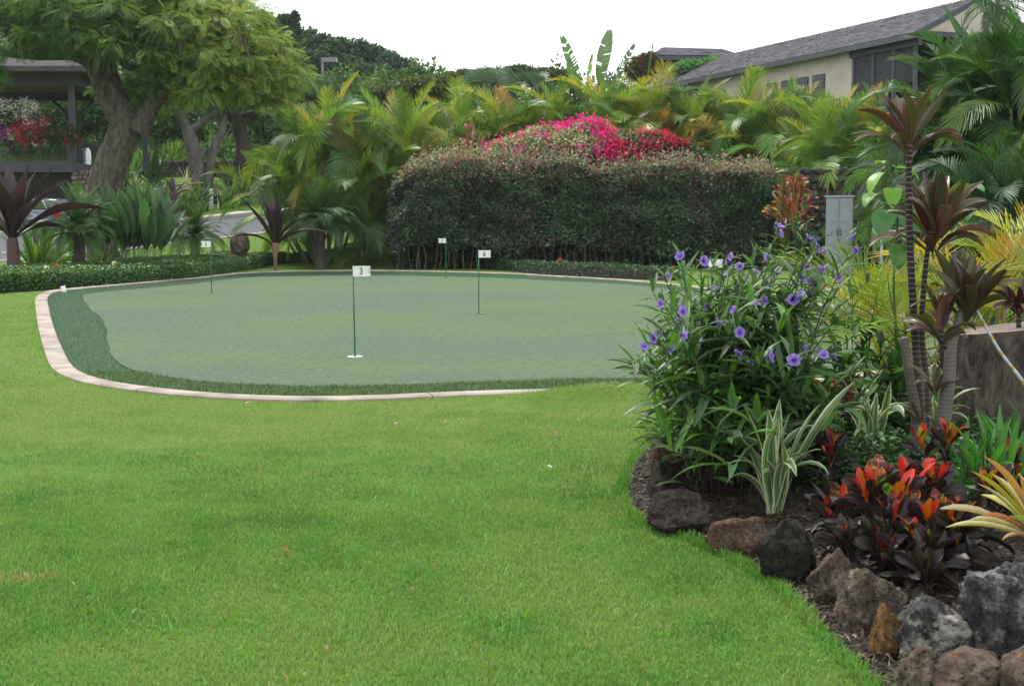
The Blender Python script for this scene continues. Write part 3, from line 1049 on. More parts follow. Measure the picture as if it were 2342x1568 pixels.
# ------------------------------------------------------------------ purple-flowered bush (wild petunia)
def flower_mesh():
    V = [[0, 0, 0]]
    C = [[0.10, 0.03, 0.30]]
    rings = [(0.0, -1.0, 0.10), (0.0, -0.35, 0.22), (0, -0.02, 0.55), (0, 0.06, 0.85), (0, 0.0, 1.0)]
    na = 40
    cols = [(0.16, 0.14, 0.36), (0.13, 0.05, 0.38), (0.29, 0.19, 0.74), (0.34, 0.24, 0.80), (0.40, 0.30, 0.84)]
    V, C = [], []
    for j, ((_, z, r), c) in enumerate(zip(rings, cols)):
        for k in range(na):
            a = 2 * math.pi * k / na
            lob = 0.80 + 0.20 * abs(math.cos(2.5 * a)) ** 0.6 if j >= 2 else 1.0
            if j == 2: lob = 0.9 + 0.1 * abs(math.cos(2.5 * a))
            zz = z + (0.09 * math.sin(5 * a + 1) + 0.06 * math.sin(10 * a) + 0.05 * math.sin(17 * a) if j >= 3 else 0)
            V.append([r * lob * math.cos(a), r * lob * math.sin(a), zz])
            vein = 0.8 if k % 8 == 4 and j in (2, 3) else 1.0
            C.append([x * vein for x in c])
    i = np.arange(len(rings) - 1)[:, None] * na
    k = np.arange(na)[None]
    F = np.stack([i + k, i + (k + 1) % na, i + na + (k + 1) % na, i + na + k], -1).reshape(-1, 4)
    return mesh("flower", V, F, C)

FL_ZOOM = [(1268, 155, 1), (1280, 220, .8), (1490, 245, .8), (1535, 275, .7), (1815, 240, .9), (1845, 350, .8), (1585, 345, .6), (500, 390, .9), (690, 430, .8),
           (760, 480, .8), (850, 440, .7), (890, 395, .7), (955, 470, .6), (412, 540, .9), (865, 535, .9), (760, 640, .6), (1090, 510, .6), (1160, 400, .5),
           (1475, 480, .9), (1590, 495, .7), (1440, 560, .6), (1500, 580, .7), (1720, 555, .6), (350, 755, .7), (520, 745, .7), (440, 780, .6), (525, 815, .9),
           (495, 900, .9), (920, 720, .8), (905, 800, .6), (700, 780, .6), (1080, 755, .7), (1150, 730, 1), (1368, 725, 1.1), (1420, 680, .5), (1500, 680, .6),
           (1550, 640, .6), (810, 895, .9), (960, 975, .9), (230, 1080, 1.0), (295, 1025, .8), (345, 985, .6), (540, 1000, .8), (440, 1110, .6), (600, 1185, .6),
           (950, 1148, 1.15), (1055, 1195, 1.0), (1205, 1155, 1.2), (1375, 1187, 1.1), (815, 1300, 1.1), (1605, 1145, .7), (1690, 1160, .5), (1465, 1090, .5), (1250, 520, .6), (1170, 630, .5),
           (1240, 1120, .9)]
def build_ruellia():
    rg = np.random.default_rng(5)
    base = GB(1640, 1120)
    root = thing("flowering_bush", "tall bush with narrow dark green leaves and purple trumpet flowers", "bush", base)
    fm = flower_mesh()
    leaf_me = [blade("leaf", 1, w, e0, e1, lance, 0.22, 6, 3, 0.1, tw, s, bend=bd, C=(1, 1, 1)) for s, (w, e0, e1, tw, bd) in enumerate(
        [(0.15, 55, 20, .2, .1), (0.17, 40, -15, -.3, -.1), (0.14, 30, -30, .3, .15), (0.18, 15, -45, -.2, -.15), (0.15, 65, 40, .1, 0), (0.19, 25, 0, .5, .2)])]
    stems, leaves, buds = [], [], []
    def stem(b, tip, k, r0=0.0055, leafy=True):
        b = np.array(b); tip = np.array(tip)
        mid = b * 0.45 + tip * 0.55 + np.array([(b[0] - tip[0]) * 0.22, (b[1] - tip[1]) * 0.2, (tip[2] - b[2]) * 0.06]) + rg.normal(0, 0.02, 3)
        pth = spline([b, mid, tip], 9)
        V, F = tube(pth - np.array(base), np.linspace(r0, 0.0022, 9), 5)
        c = np.linspace(0, 1, 9)[:, None] * np.array([0.035, 0.07, 0.02]) + (1 - np.linspace(0, 1, 9))[:, None] * np.array([0.035, 0.018, 0.02])
        stems.append((V, F, np.vstack([np.repeat(c, 5, 0), c[-1:]])))
        if not leafy: return pth
        Ls = np.linalg.norm(np.diff(pth, axis=0), axis=1).sum()
        nn = int(Ls / 0.074)
        az = rg.uniform(0, 6.28)
        for q in range(nn):
            f = (q + 0.6) / nn
            if f < 0.12: continue
            p = pth[int(f * 8)] * (1 - (f * 8) % 1) + pth[min(8, int(f * 8) + 1)] * ((f * 8) % 1)
            az += 1.57
            for side in (0, math.pi):
                if rg.uniform() < 0.16: continue
                if p[2] - base.z < 0.24 and rg.uniform() < 0.8: continue
                hgt = (p[2] - base.z) / 1.5
                ln = (0.33 - 0.19 * np.clip(hgt, 0, 1)) * rg.uniform(0.6, 1.25) * (0.55 + 0.45 * min(1, (1 - f) * 4 + .3))
                leaves.append((p, az + side + rg.uniform(-.4, .4), ln, int(rg.integers(0, 6)), rg.uniform(-15, 20)))
        return pth
    FP = []
    for (zx, zy, s) in FL_ZOOM:
        x = (1500 + zx / 3.137) * 0.9368; y = (500 + zy / 3.137) * 0.9368
        d = 7.3 + rg.uniform(0, .75) - (0.15 if s > 0.95 else 0) + .25 * (y < 700)
        FP.append((P(x, y, d), s))
    for i, (p, s) in enumerate(FP):
        tgt = unit(np.array([0 - p.x, 0 - p.y, EYE - p.z]))
        dirv = unit(tgt * (.95 if s > .85 else .25) + rg.normal(0, 0.6, 3) + np.array([-0.1, 0, 0.22]))
        sc = 0.0325 * (0.55 + 0.5 * s) * rg.uniform(0.93, 1.05)
        q = Vector(dirv).to_track_quat('Z', 'Y').to_matrix().to_4x4()
        M = Matrix.Translation(p - base) @ q @ Matrix.Rotation(rg.uniform(0, 6), 4, 'Z') @ Matrix.Diagonal((sc, sc * rg.uniform(.7, 1), sc * rg.uniform(.8, 1.6), 1))
        obj("flower", fm, M_petal, root, M=M, color=tuple(np.array([1, 1, 1]) * rg.uniform(0.88, 1.1)))
        tip = np.array(p) - dirv * sc * 0.95
        fx = (p.x / p.y * FOC * CP + PW / 2)
        bx = 1655 + (fx - 1640) * 0.30 + rg.uniform(-50, 60)
        b = GB(bx, 1100 + rg.uniform(-60, 45))
        stem(b, tip, i)
    for (bx, by, tx, ty, d) in [(1540, 1060, 1440, 828, 7.4), (1530, 1080, 1500, 850, 7.4), (1600, 1140, 1560, 960, 7.3), (1620, 1150, 1640, 980, 7.3), (1680, 1160, 1700, 1000, 7.2),
                                (1720, 1150, 1730, 960, 7.3), (1560, 1100, 1510, 1000, 7.5), (1590, 1130, 1530, 1030, 7.3), (1700, 1170, 1660, 1060, 7.1), (1740, 1120, 1790, 900, 7.6),
                                (1660, 1120, 1600, 880, 7.5), (1760, 1130, 1830, 860, 7.7), (1640, 1150, 1690, 920, 7.3), (1580, 1110, 1560, 780, 7.8), (1700, 1100, 1770, 760, 7.9),
                                (1720, 1090, 1850, 700, 8.0), (1690, 1080, 1900, 620, 8.2), (1660, 1080, 1700, 600, 8.2), (1650, 1080, 1640, 640, 8.2), (1620, 1080, 1580, 700, 8.1),
                                (1740, 1080, 1900, 800, 8.0), (1780, 1080, 1960, 760, 8.3), (1760, 1060, 1990, 640, 8.5), (1660, 1090, 1800, 560, 8.4), (1640, 1090, 1740, 560, 8.4),
                                (1600, 1090, 1560, 610, 8.3), (1590, 1090, 1490, 660, 8.3), (1560, 1090, 1500, 760, 8.0), (1700, 1120, 1760, 840, 7.6), (1640, 1120, 1640, 780, 7.8),
                                (1730, 1120, 1860, 760, 7.8), (1690, 1120, 1740, 680, 8.1), (1610, 1110, 1600, 760, 7.9), (1750, 1100, 1940, 700, 8.1)]:
        stem(GB(bx, by - 20), P(tx, ty, d), 0, 0.0065)
    for _ in range(34):
        bx = rg.uniform(1575, 1810)
        tx = min(1980, max(1500, bx + (bx - 1650) * rg.uniform(.3, 1.1) + rg.normal(0, 45)))
        stem(GB(bx, rg.uniform(1040, 1140)), P(tx, rg.uniform(640, 1040), rg.uniform(7.4, 8.5)), 0, 0.006)
    V, F, C = join(stems)
    obj("stem", mesh("stem", V, F, C), M_stem, root)["kind"] = "stuff"
    pal = [[0.060, 0.135, 0.050], [0.085, 0.185, 0.055], [0.13, 0.27, 0.055], [0.11, 0.165, 0.11]]
    leaves.sort(key=lambda l: -l[2] / l[0][1] ** 0.5)
    rest = []
    for i, (p, az, ln, k, tilt) in enumerate(leaves):
        M = Matrix.Translation(Vector(p) - base) @ Matrix.Rotation(az, 4, 'Z') @ Matrix.Rotation(R(-tilt), 4, 'Y') @ Matrix.Scale(ln, 4)
        c = pick(pal, [4, 3, 1.4, 2], 1, rg)[0]
        if ln > .17 and rg.uniform() < .35: c = np.array([.11, .27, .045]) * rg.uniform(.8, 1.2)
        if i < 295:
            obj("leaf", leaf_me[k], M_leaf, root, M=M, color=tuple(c))
        else:
            rest.append((M, k, c))
    parts = []
    for k in range(6):
        sel = [(m, c) for m, kk, c in rest if kk == k]
        if not sel: continue
        me = leaf_me[k]
        TV = np.empty(len(me.vertices) * 3); me.vertices.foreach_get("co", TV); TV = TV.reshape(-1, 3)
        TF = np.array([list(p.vertices) for p in me.polygons])
        A = np.array([np.array(m) for m, _ in sel])
        parts.append(scatter(TV, TF, A[:, :3, :3], A[:, :3, 3], np.array([c for _, c in sel])))
    # thin pale buds and seed pods at the twig ends
    n = 420
    ii = rg.integers(0, len(FP), n)
    pos = np.array([np.array(FP[i][0]) for i in ii]) - np.array(base) + rg.normal(0, 0.055, (n, 3))
    d = rg.normal(0, .5, (n, 3)) + [0, 0, 0.9]
    parts.append(leaf_cloud(pos, d, rand_dirs(n, rg), rg.uniform(.02, .06, n), rg.uniform(.003, .009, n), pick([[.10, .14, .06], [.06, .10, .035], [.16, .12, .14]], [3, 3, 1], n, rg)))
    V, F, C = join(parts)
    obj("foliage", mesh("foliage", V, F, C), M_leaf, root)["kind"] = "stuff"
build_ruellia()

# ------------------------------------------------------------------ crotons with black, red and orange leaves
CROT = [blade("leaf", 1, 0.25, e0, e1, ob_lance, 0.3, 7, 5, 0.35, tw, 300 + i, bend=b) for i, (e0, e1, tw, b) in enumerate(
    [(89, 74, .5, .05), (83, 58, -.8, -.1), (75, 42, 1.0, .1), (64, 18, -.9, -.12), (48, -12, .6, .1), (28, -40, -.5, -.05)])]
def croton(x, y0, y1, d, n, seed, hot, label, heads=3, L=0.15, sp=0.11):
    rg = np.random.default_rng(seed)
    b = at(x, d); b.z = bz(b.x, b.y)
    root = thing("croton", label, "croton", b, "crotons in the planting bed")
    H = P(x, y0, d).z - b.z
    for h in range(heads):
        a = rg.uniform(0, 6.28)
        top = Vector((math.cos(a) * sp * (h > 0) + rg.uniform(-.02, .02), math.sin(a) * sp * .8 * (h > 0), max(.05, H - L * 0.85 - rg.uniform(0, 0.07) * (h > 0))))
        pth = spline([[0, 0, -0.02], np.array(top) * [0.35, .35, .55] + rg.normal(0, .012, 3), np.array(top)], 7)
        V, F = tube(pth, np.linspace(0.008, 0.005, 7), 6)
        obj("stem", mesh("stem", V, F, (0.05, 0.045, 0.04)), M_stem, root)
        k = n // heads
        for i in range(k):
            f = i / k
            z = top * (1 - 0.62 * max(0, f - 0.25))
            az = 2.4 * i + a
            m = min(5, int(f * 6.3 + rg.uniform(-.6, .6))) if f > .12 else 0
            m = max(0, m)
            s = L * rg.uniform(0.75, 1.1) * (0.7 + 0.4 * min(1, f * 3))
            heat = hot * (1 - smooth(0.15, 0.5, f)) * rg.uniform(0.45, 1.05)
            hue = rg.uniform()
            colr = (0.52, 0.035, 0.018) if hue < 0.5 else ((0.50, 0.13, 0.012) if hue < 0.8 else ((0.42, 0.30, 0.02) if hue < 0.9 else (0.14, 0.26, 0.02)))
            if f > 0.45 and rg.uniform() < 0.6: colr = (0.22, 0.02, 0.03)
            M = Matrix.Translation(z) @ Matrix.Rotation(az, 4, 'Z') @ Matrix.Rotation(R(rg.uniform(-10, 10)), 4, 'Y') @ Matrix.Rotation(R(rg.uniform(-25, 25)), 4, 'X') @ Matrix.Diagonal((s, s * rg.uniform(.8, 1.25), s, 1))
            obj("leaf", CROT[m], M_croton, root, M=M, color=(*colr, float(np.clip(heat, 0.02, 0.85))))
    return root
croton(1905, 978, 1140, 7.55, 48, 61, 0.5, "dark croton with an orange leaf tip beside the white-edged plant", 3)
croton(2010, 1085, 1260, 6.55, 90, 62, 0.68, "blackish croton with yellow-streaked upright leaves above the narrow rock", 6, 0.19, .14)
croton(2085, 1050, 1300, 6.25, 150, 63, 0.75, "largest croton with a cluster of bright red leaves in the middle of the bed", 9, 0.20, .17)
croton(2170, 958, 1110, 7.3, 50, 64, 0.7, "croton with one orange and one red upright leaf before the strap-leaved clump", 3, 0.16)
croton(2268, 1062, 1240, 6.4, 70, 65, 0.6, "croton with curled crimson leaves behind the bromeliad", 3, 0.16)
croton(1893, 862, 960, 8.9, 40, 66, 0.55, "dark red croton in the shade behind the white-edged leaves", 3, 0.16)
croton(2140, 1210, 1340, 5.75, 70, 67, 0.12, "low black-leaved croton just above the white-topped rock", 5, 0.17, .14)

croton(1945, 1120, 1230, 6.7, 64, 68, 0.35, "low dark croton behind the upright grey-brown rock", 5, 0.18, .13)
croton(2130, 1130, 1290, 6.0, 100, 69, 0.7, "bushy black croton with red midribs above the tan rock", 6, 0.19, .15)
croton(2215, 1130, 1270, 6.05, 84, 70, 0.65, "dark croton with maroon streaks left of the bromeliad", 5, 0.185, .13)
croton(2030, 1170, 1310, 5.95, 96, 71, 0.25, "near-black croton drooping over the rocks", 6, 0.18, .16)
croton(2310, 1000, 1110, 7.3, 40, 72, 0.5, "croton half hidden in the strap leaves at the picture's edge", 3, 0.16)

# ------------------------------------------------------------------ white-edged strap plants
VAR = [blade("leaf", 1, 0.10, e0, e1, strap, 0.2, 12, 15, 0.0, tw, 400 + i, bend=b, epow=2.2) for i, (e0, e1, tw, b) in enumerate(
    [(90, 70, .1, .04), (88, 40, -.4, -.08), (86, 10, .5, .1), (84, -30, -.4, .1), (80, -60, .5, -.1), (72, -80, -.4, .1)])]
def varieg(x, y, n, L, seed, label, d=None, extra=()):
    rg = np.random.default_rng(seed)
    b = GB(x, y) if d is None else at(x, d)
    b.z = bz(b.x, b.y)
    root = thing("white_edged_plant", label, "plant", b, "white-edged strap plants")
    rosette(root, VAR[:5], "leaf", (0, 0, 0), n, scale=(L * .7, L * 1.1), mat=M_varieg, colf=lambda f, r: tuple(vary([0.085, 0.18, 0.06], 1, r)[0]), rg=rg, spread=0.04)
    for (az, tilt, s, k) in extra:
        M = Matrix.Rotation(R(az), 4, 'Z') @ Matrix.Rotation(R(tilt + 6), 4, 'Y') @ Matrix.Scale(s, 4)
        obj("leaf", VAR[k], M_varieg, root, M=M, color=(0.085, 0.18, 0.06, 1))
    return root
varieg(1768, 1176, 30, 0.52, 71, "strap-leaved plant with white leaf edges at the front of the bed", extra=[(12, 22, .82, 0), (-5, 10, .62, 0), (170, 4, .6, 0), (60, 2, .6, 0), (240, 3, .58, 0)])
varieg(2140, 1010, 18, 0.55, 72, "white-striped strap plant behind the ringed grey stems", d=8.9)
varieg(1990, 1000, 16, 0.5, 73, "arching white-edged leaves in the shade right of the flowering bush", d=8.6)

# green strap-leaved clump
AGA = [blade("leaf", 1, 0.075, e0, e1, strap, 0.25, 8, 5, 0.0, tw, 420 + i, bend=b) for i, (e0, e1, tw, b) in enumerate(
    [(88, 80, .2, .05), (82, 68, -.3, -.1), (74, 52, .4, .12), (66, 30, -.4, -.1), (58, 5, .3, .1), (50, -30, -.2, -.1)])]
def strap_clump(name, label, b, n, L, col, seed, group=None, cat="plant", spread=0.12, mat=None, v=0.25, mes=None):
    rg = np.random.default_rng(seed)
    root = thing(name, label, cat, b, group)
    rosette(root, mes or AGA, "leaf", (0, 0, 0), n, scale=(L * .65, L * 1.1), mat=mat or M_leaf, colf=lambda f, r: tuple(vary(col, 1, r, .12, v)[0]), rg=rg, spread=spread)
    return root
def bed_pt(x, d):
    b = at(x, d); b.z = bz(b.x, b.y)
    return b
strap_clump("strap_leaved_plant", "bright green strap-leaved clump in front of the tree stump", bed_pt(2265, 7.2), 58, 0.47, [0.06, 0.19, 0.03], 81, spread=0.14)
strap_clump("strap_leaved_plant", "green strap leaves at the picture's edge before the stump", bed_pt(2345, 7.5), 36, 0.45, [0.055, 0.18, 0.03], 82, spread=0.12)

# bromeliad at the right edge
BRO = [blade("leaf", 1, 0.15, e0, e1, ob_lance if i % 2 else strap, 0.3, 8, 7, 0.05, tw, 430 + i, bend=b) for i, (e0, e1, tw, b) in enumerate(
    [(80, 62, .1, 0), (66, 40, -.1, .05), (52, 18, .15, -.05), (40, 0, -.15, .08), (28, -18, .1, -.05)])]
def bromeliad():
    rg = np.random.default_rng(91)
    b = bed_pt(2390, 5.75)
    b.z += 0.10
    root = thing("bromeliad", "yellow and cream bromeliad leaning in at the right edge behind the grey rock", "bromeliad", b)
    pal = [(0.36, 0.32, 0.03), (0.42, 0.24, 0.06), (0.40, 0.33, 0.20), (0.22, 0.30, 0.04), (0.40, 0.13, 0.04)]
    for i in range(26):
        f = i / 25
        az = 2.4 * i + .4
        k = min(4, int(f * 5.2))
        s = 0.34 * rg.uniform(.8, 1.15)
        M = Matrix.Rotation(az, 4, 'Z') @ Matrix.Rotation(R(rg.uniform(-8, 8)), 4, 'Y') @ Matrix.Rotation(R(rg.uniform(-12, 12)), 4, 'X') @ Matrix.Diagonal((s, s * rg.uniform(.7, 1.1), s, 1))
        c = pal[int(rg.choice(5, p=[.35, .22, .13, .2, .1]))]
        obj("leaf", BRO[k], M_brom, root, M=M, color=(*c, 0.9 if rg.uniform() < .5 else 0.1))
    # leaves that point to the lawn, as in the picture
    for (az, tilt, s, k, c, a) in [(178, 0, .44, 3, pal[2], .2), (168, -12, .40, 2, pal[0], .1), (185, -22, .44, 2, pal[1], .1), (172, -30, .36, 1, pal[2], .4), (190, 0, .34, 3, pal[0], .9), (176, -38, .46, 1, pal[0], .1)]:
        M = Matrix.Rotation(R(az), 4, 'Z') @ Matrix.Rotation(R(tilt), 4, 'Y') @ Matrix.Diagonal((s, s * .8, s, 1))
        obj("leaf", BRO[k], M_brom, root, M=M, color=(*c, a))
bromeliad()

# ------------------------------------------------------------------ ti plants on ringed stems
TI = [blade("leaf", 1, 0.185, e0, e1, tipuel, 0.22, 10, 7, 0.10, tw, 450 + i, bend=b, epow=1.7) for i, (e0, e1, tw, b) in enumerate(
    [(89, 80, .2, .03), (85, 66, -.4, -.06), (80, 46, .5, .08), (74, 22, -.5, -.08), (66, -5, .6, .1), (56, -40, -.6, -.08)])]
def cane_mat(name, a, b2, freq, low=False):
    m, nt, b, out = new_mat(name)
    tc = nt.nodes.new("ShaderNodeTexCoord")
    sp = nt.nodes.new("ShaderNodeSeparateXYZ")
    nt.links.new(tc.outputs["Object"], sp.inputs[0])
    n1 = noise(nt, 14, 3, 0.6)
    z = math_n(nt, 'ADD', math_n(nt, 'MULTIPLY', sp.outputs[2], freq), math_n(nt, 'MULTIPLY', n1, 0.9))
    k = ramp(nt, math_n(nt, 'FRACT', z), [(0.0, b2), (0.10, b2), (0.24, a), (1.0, a)])
    if low:
        g = ramp(nt, math_n(nt, 'FRACT', z), [(0.0, (0.24, 0.20, 0.17)), (0.12, (0.24, 0.20, 0.17)), (0.3, (0.12, 0.098, 0.08)), (1.0, (0.12, 0.098, 0.08))])
        k = mixrgb(nt, ramp(nt, math_n(nt, 'ADD', sp.outputs[2], math_n(nt, 'MULTIPLY', n1, 0.25)), [(0.55, (0, 0, 0)), (0.95, (1, 1, 1))]), g, k)
    k = mixrgb(nt, n1, k, mixrgb(nt, 1.0, k, (.6, .6, .6), 'MULTIPLY'))
    nt.links.new(k, b.inputs["Base Color"])
    b.inputs["Roughness"].default_value = 0.8
    bump(nt, b, math_n(nt, 'FRACT', z), 0.5, 0.006)
    return m
M_cane_dark = cane_mat("ti_stem_dark", (0.028, 0.015, 0.013), (0.24, 0.19, 0.165), 33, True)
M_cane_grey = cane_mat("ti_stem_grey", (0.17, 0.145, 0.125), (0.27, 0.24, 0.21), 42)

def ti_stem(root, b, pts, r, mat, n=24):
    pth = spline([np.array(p) - np.array(b) for p in pts], n)
    ph = np.arange(n)
    V, F = tube(resample(pth, 0.012), np.interp(np.linspace(0, 1, len(resample(pth, 0.012))), [0, 1], r) * (1 + 0.06 * (np.arange(len(resample(pth, 0.012))) % 2)), 12)
    return obj("stem", mesh("stem", V, F), mat, root)
def ti_head(root, b, c, n, L, seed, cols, first=0, tilt=(0, 0), a=0.9, fan=0.12):
    rg = np.random.default_rng(seed)
    for i in range(n):
        f = i / max(1, n - 1)
        k = min(5, max(first, int(first + f * (6 - first) + rg.uniform(-.6, .6))))
        s = L * rg.uniform(.75, 1.08) * (0.72 + 0.28 * min(1, f * 3))
        az = 2.4 * i + seed + rg.uniform(-.5, .5)
        M = Matrix.Translation(Vector(c) - Vector(b) - Vector((0, 0, fan * f))) @ Matrix.Rotation(az, 4, 'Z') @ Matrix.Rotation(R(rg.uniform(-12, 14) + rg.uniform(*tilt)), 4, 'Y') @ Matrix.Rotation(R(rg.uniform(-30, 30)), 4, 'X') @ Matrix.Diagonal((s, s * rg.uniform(.7, 1.15), s, 1))
        cc = cols[int(rg.integers(len(cols)))]
        obj("leaf", TI[k], M_ti, root, M=M, color=(*[x * rg.uniform(.8, 1.25) for x in cc], a * rg.uniform(.5, 1)))
TIC = [(0.070, 0.072, 0.032), (0.080, 0.042, 0.038), (0.050, 0.036, 0.032), (0.090, 0.080, 0.036), (0.13, 0.085, 0.090)]
def build_ti():
    d = 8.35
    b = bed_pt(2112, d)
    root = thing("ti_plant", "tallest ti plant, red-tipped leaves on a dark stem with white rings", "ti plant", b, "ti plants in the bed")
    ti_stem(root, b, [b - Vector((0, 0, .02)), P(2108, 960, d), P(2095, 800, d), P(2083, 600, d), P(2078, 440, d), P(2080, 330, d)], [0.027, 0.017], M_cane_dark)
    ti_head(root, b, P(2082, 322, d), 22, 0.40, 3, TIC, 0, (-4, 4), 1.0, 0.12)
    b = bed_pt(2128, d + .12)
    root = thing("ti_plant", "broad-leaved ti plant with a large head just right of the ringed stem", "ti plant", b, "ti plants in the bed")
    ti_stem(root, b, [b - Vector((0, 0, .02)), P(2122, 900, d + .12), P(2108, 760, d + .12), P(2116, 620, d + .12), P(2128, 530, d + .12)], [0.022, 0.014], M_cane_dark)
    ti_head(root, b, P(2136, 515, d + .12), 34, 0.43, 8, TIC, 0, (-4, 4), 0.8, 0.20)
    d2 = 8.1
    b = bed_pt(2150, d2)
    root = thing("ti_plant", "low bronze ti plant with two drooping heads on a thick grey stem", "ti plant", b, "ti plants in the bed")
    ti_stem(root, b, [b - Vector((0, 0, .02)), P(2152, 1000, d2), P(2168, 880, d2), P(2176, 780, d2)], [0.050, 0.032], M_cane_grey)
    ti_stem(root, b, [P(2174, 800, d2), P(2190, 740, d2), P(2205, 690, d2)], [0.028, 0.018], M_cane_grey)
    ti_stem(root, b, [P(2172, 800, d2), P(2152, 770, d2), P(2148, 745, d2)], [0.022, 0.014], M_cane_dark)
    ti_head(root, b, P(2210, 690, d2), 32, 0.38, 5, TIC, 0, (-6, 6), 0.5, 0.14)
    ti_head(root, b, P(2150, 750, d2), 24, 0.32, 9, TIC, 0, (-6, 6), 0.6, 0.10)
    ti_head(root, b, P(2138, 900, d2), 9, 0.25, 12, TIC, 0, (0, 5), 0.6, 0.02)
    b = bed_pt(2100, d2 + .1)
    root = thing("ti_plant", "cut-off bare grey stem left of the ringed ti stem", "ti plant", b, "ti plants in the bed")
    ti_stem(root, b, [b - Vector((0, 0, .02)), P(2095, 950, d2 + .1), P(2080, 860, d2 + .1), P(2068, 772, d2 + .1)], [0.034, 0.024], M_cane_grey)
    ti_head(root, b, P(2100, 960, d2 + .05), 8, 0.14, 14, [(0.10, 0.05, 0.035), (0.07, 0.06, 0.02)], 2, (0, 10), 0.6, 0.02)
    # very dark head at the right edge
    b = bed_pt(2325, 9.2)
    root = thing("ti_plant", "blackish purple ti head at the right edge above the stump", "ti plant", b, "ti plants in the bed")
    ti_stem(root, b, [b - Vector((0, 0, .02)), P(2330, 850, 9.2), P(2330, 720, 9.2)], [0.02, 0.015], M_cane_dark)
    ti_head(root, b, P(2330, 715, 9.2), 26, 0.26, 21, [(0.020, 0.010, 0.014), (0.035, 0.012, 0.016), (0.05, 0.012, 0.012)], 1, (0, 10), 0.35, 0.03)
build_ti()

# ------------------------------------------------------------------ stump, bamboo cane
def stump_mat():
    m, nt, b, out = new_mat("stump_bark")
    tc = nt.nodes.new("ShaderNodeTexCoord")
    mp = N(nt, "ShaderNodeMapping"); mp.inputs["Scale"].default_value = (1, 1, .45)
    nt.links.new(tc.outputs["Object"], mp.inputs[0])
    n1 = N(nt, "ShaderNodeTexNoise", Scale=9.0, Detail=9.0, Roughness=0.75, Distortion=0.6)
    n2 = N(nt, "ShaderNodeTexNoise", Scale=3.0, Detail=4.0)
    for n in (n1, n2): nt.links.new(mp.outputs[0], n.inputs["Vector"])
    c = ramp(nt, n1.outputs["Fac"], [(0.34, (0.020, 0.016, 0.013)), (0.45, (0.11, 0.088, 0.070)), (0.58, (0.22, 0.185, 0.155)), (0.72, (0.36, 0.33, 0.29))])
    c = mixrgb(nt, ramp(nt, n2.outputs["Fac"], [(0.45, (0, 0, 0)), (0.7, (1, 1, 1))]), c, mixrgb(nt, 1.0, c, (0.75, 0.85, 0.6), 'MULTIPLY'))
    nt.links.new(c, b.inputs["Base Color"]); b.inputs["Roughness"].default_value = 0.95
    bump(nt, b, n1.outputs["Fac"], 1.0, 0.08)
    return m
def stump():
    rg = np.random.default_rng(33)
    d = 9.3
    b = bed_pt(2330, d)
    root = thing("tree_stump", "wide sawn-off tree stump with rough grey-brown bark", "stump", b)
    na, nz = 96, 30
    zt = P(2250, 748, d).z - b.z
    ang = np.linspace(0, 2 * math.pi, na, endpoint=False)
    V = []
    for j in range(nz + 1):
        f = j / nz
        flare = 1 + 0.28 * (1 - f) ** 3 + 0.05 * f
        q = np.column_stack([np.cos(ang) * 1.6, np.sin(ang) * 1.6, np.full(na, f * 0.5)])
        rr = 0.47 * flare * (1 + (vnoise(q + 5, 1.6, 4, 2) - .5) * 0.35 + (vnoise(q * [5, 5, 1.2] + 9, 1.5, 6, 4) - .5) * 0.30)
        V.append(np.column_stack([np.cos(ang) * rr, np.sin(ang) * rr * .55, np.full(na, f * zt) + (0.05 * np.cos(ang) * f)]))
    V = np.vstack(V)
    i = np.arange(nz)[:, None] * na; k = np.arange(na)[None]
    F = np.stack([i + k, i + (k + 1) % na, i + na + (k + 1) % na, i + na + k], -1).reshape(-1, 4)
    obj("bark", mesh("bark", V, F), stump_mat(), root)
    top = V[-na:]
    c = np.vstack([top * [.97, .97, 1] + [0, 0, 0.004], top * [.5, .5, 1] + [0, 0, 0.012], [[0, 0, top[:, 2].mean() + .01]]])
    k = np.arange(na)
    F1 = np.stack([k, (k + 1) % na, na + (k + 1) % na, na + k], -1)
    F2 = np.stack([na + k, na + (k + 1) % na, np.full(na, 2 * na)], -1)
    obj("cut_top", mesh("cut_top", c, [F1, F2], smooth_shade=False), solid("sawn_wood", (0.34, 0.28, 0.24), .85, .2, 9, .3, .3), root)
stump()
def bamboo():
    d = 8.0
    a, b_, c = P(2232, 705, d + .1), P(2285, 800, d), P(2365, 915, d - .15)
    end = bed_pt(2440, d - .3)
    root = thing("bamboo_cane", "thin leaning cane, pale grey with yellow rings, across the stump", "cane", end)
    pth = resample(spline([np.array(a), np.array(b_), np.array(c), np.array(end)], 60), 0.02) - np.array(end)
    pale = solid("cane_pale", (0.42, 0.45, 0.44), .6, .3, 20, .25)
    yel = solid("cane_yellow", (0.42, 0.29, 0.03), .5, .4, 20, .2)
    n = len(pth); i = 0; k = 0
    while i < n - 3:
        seg = 4 if k % 2 == 0 else 1
        if i > n * 0.42: seg = 4 if k % 2 else 2
        j = min(n - 1, i + seg)
        p = pth[i:j + 1]
        r = 0.007 + 0.009 * i / n
        V, F = tube(p, np.full(len(p), r * (1.0 if k % 2 == 0 else 1.12)), 10)
        obj("segment" if k % 2 == 0 else "ring", mesh("segment", V, F), pale if k % 2 == 0 else yel, root)
        i = j; k += 1
bamboo()

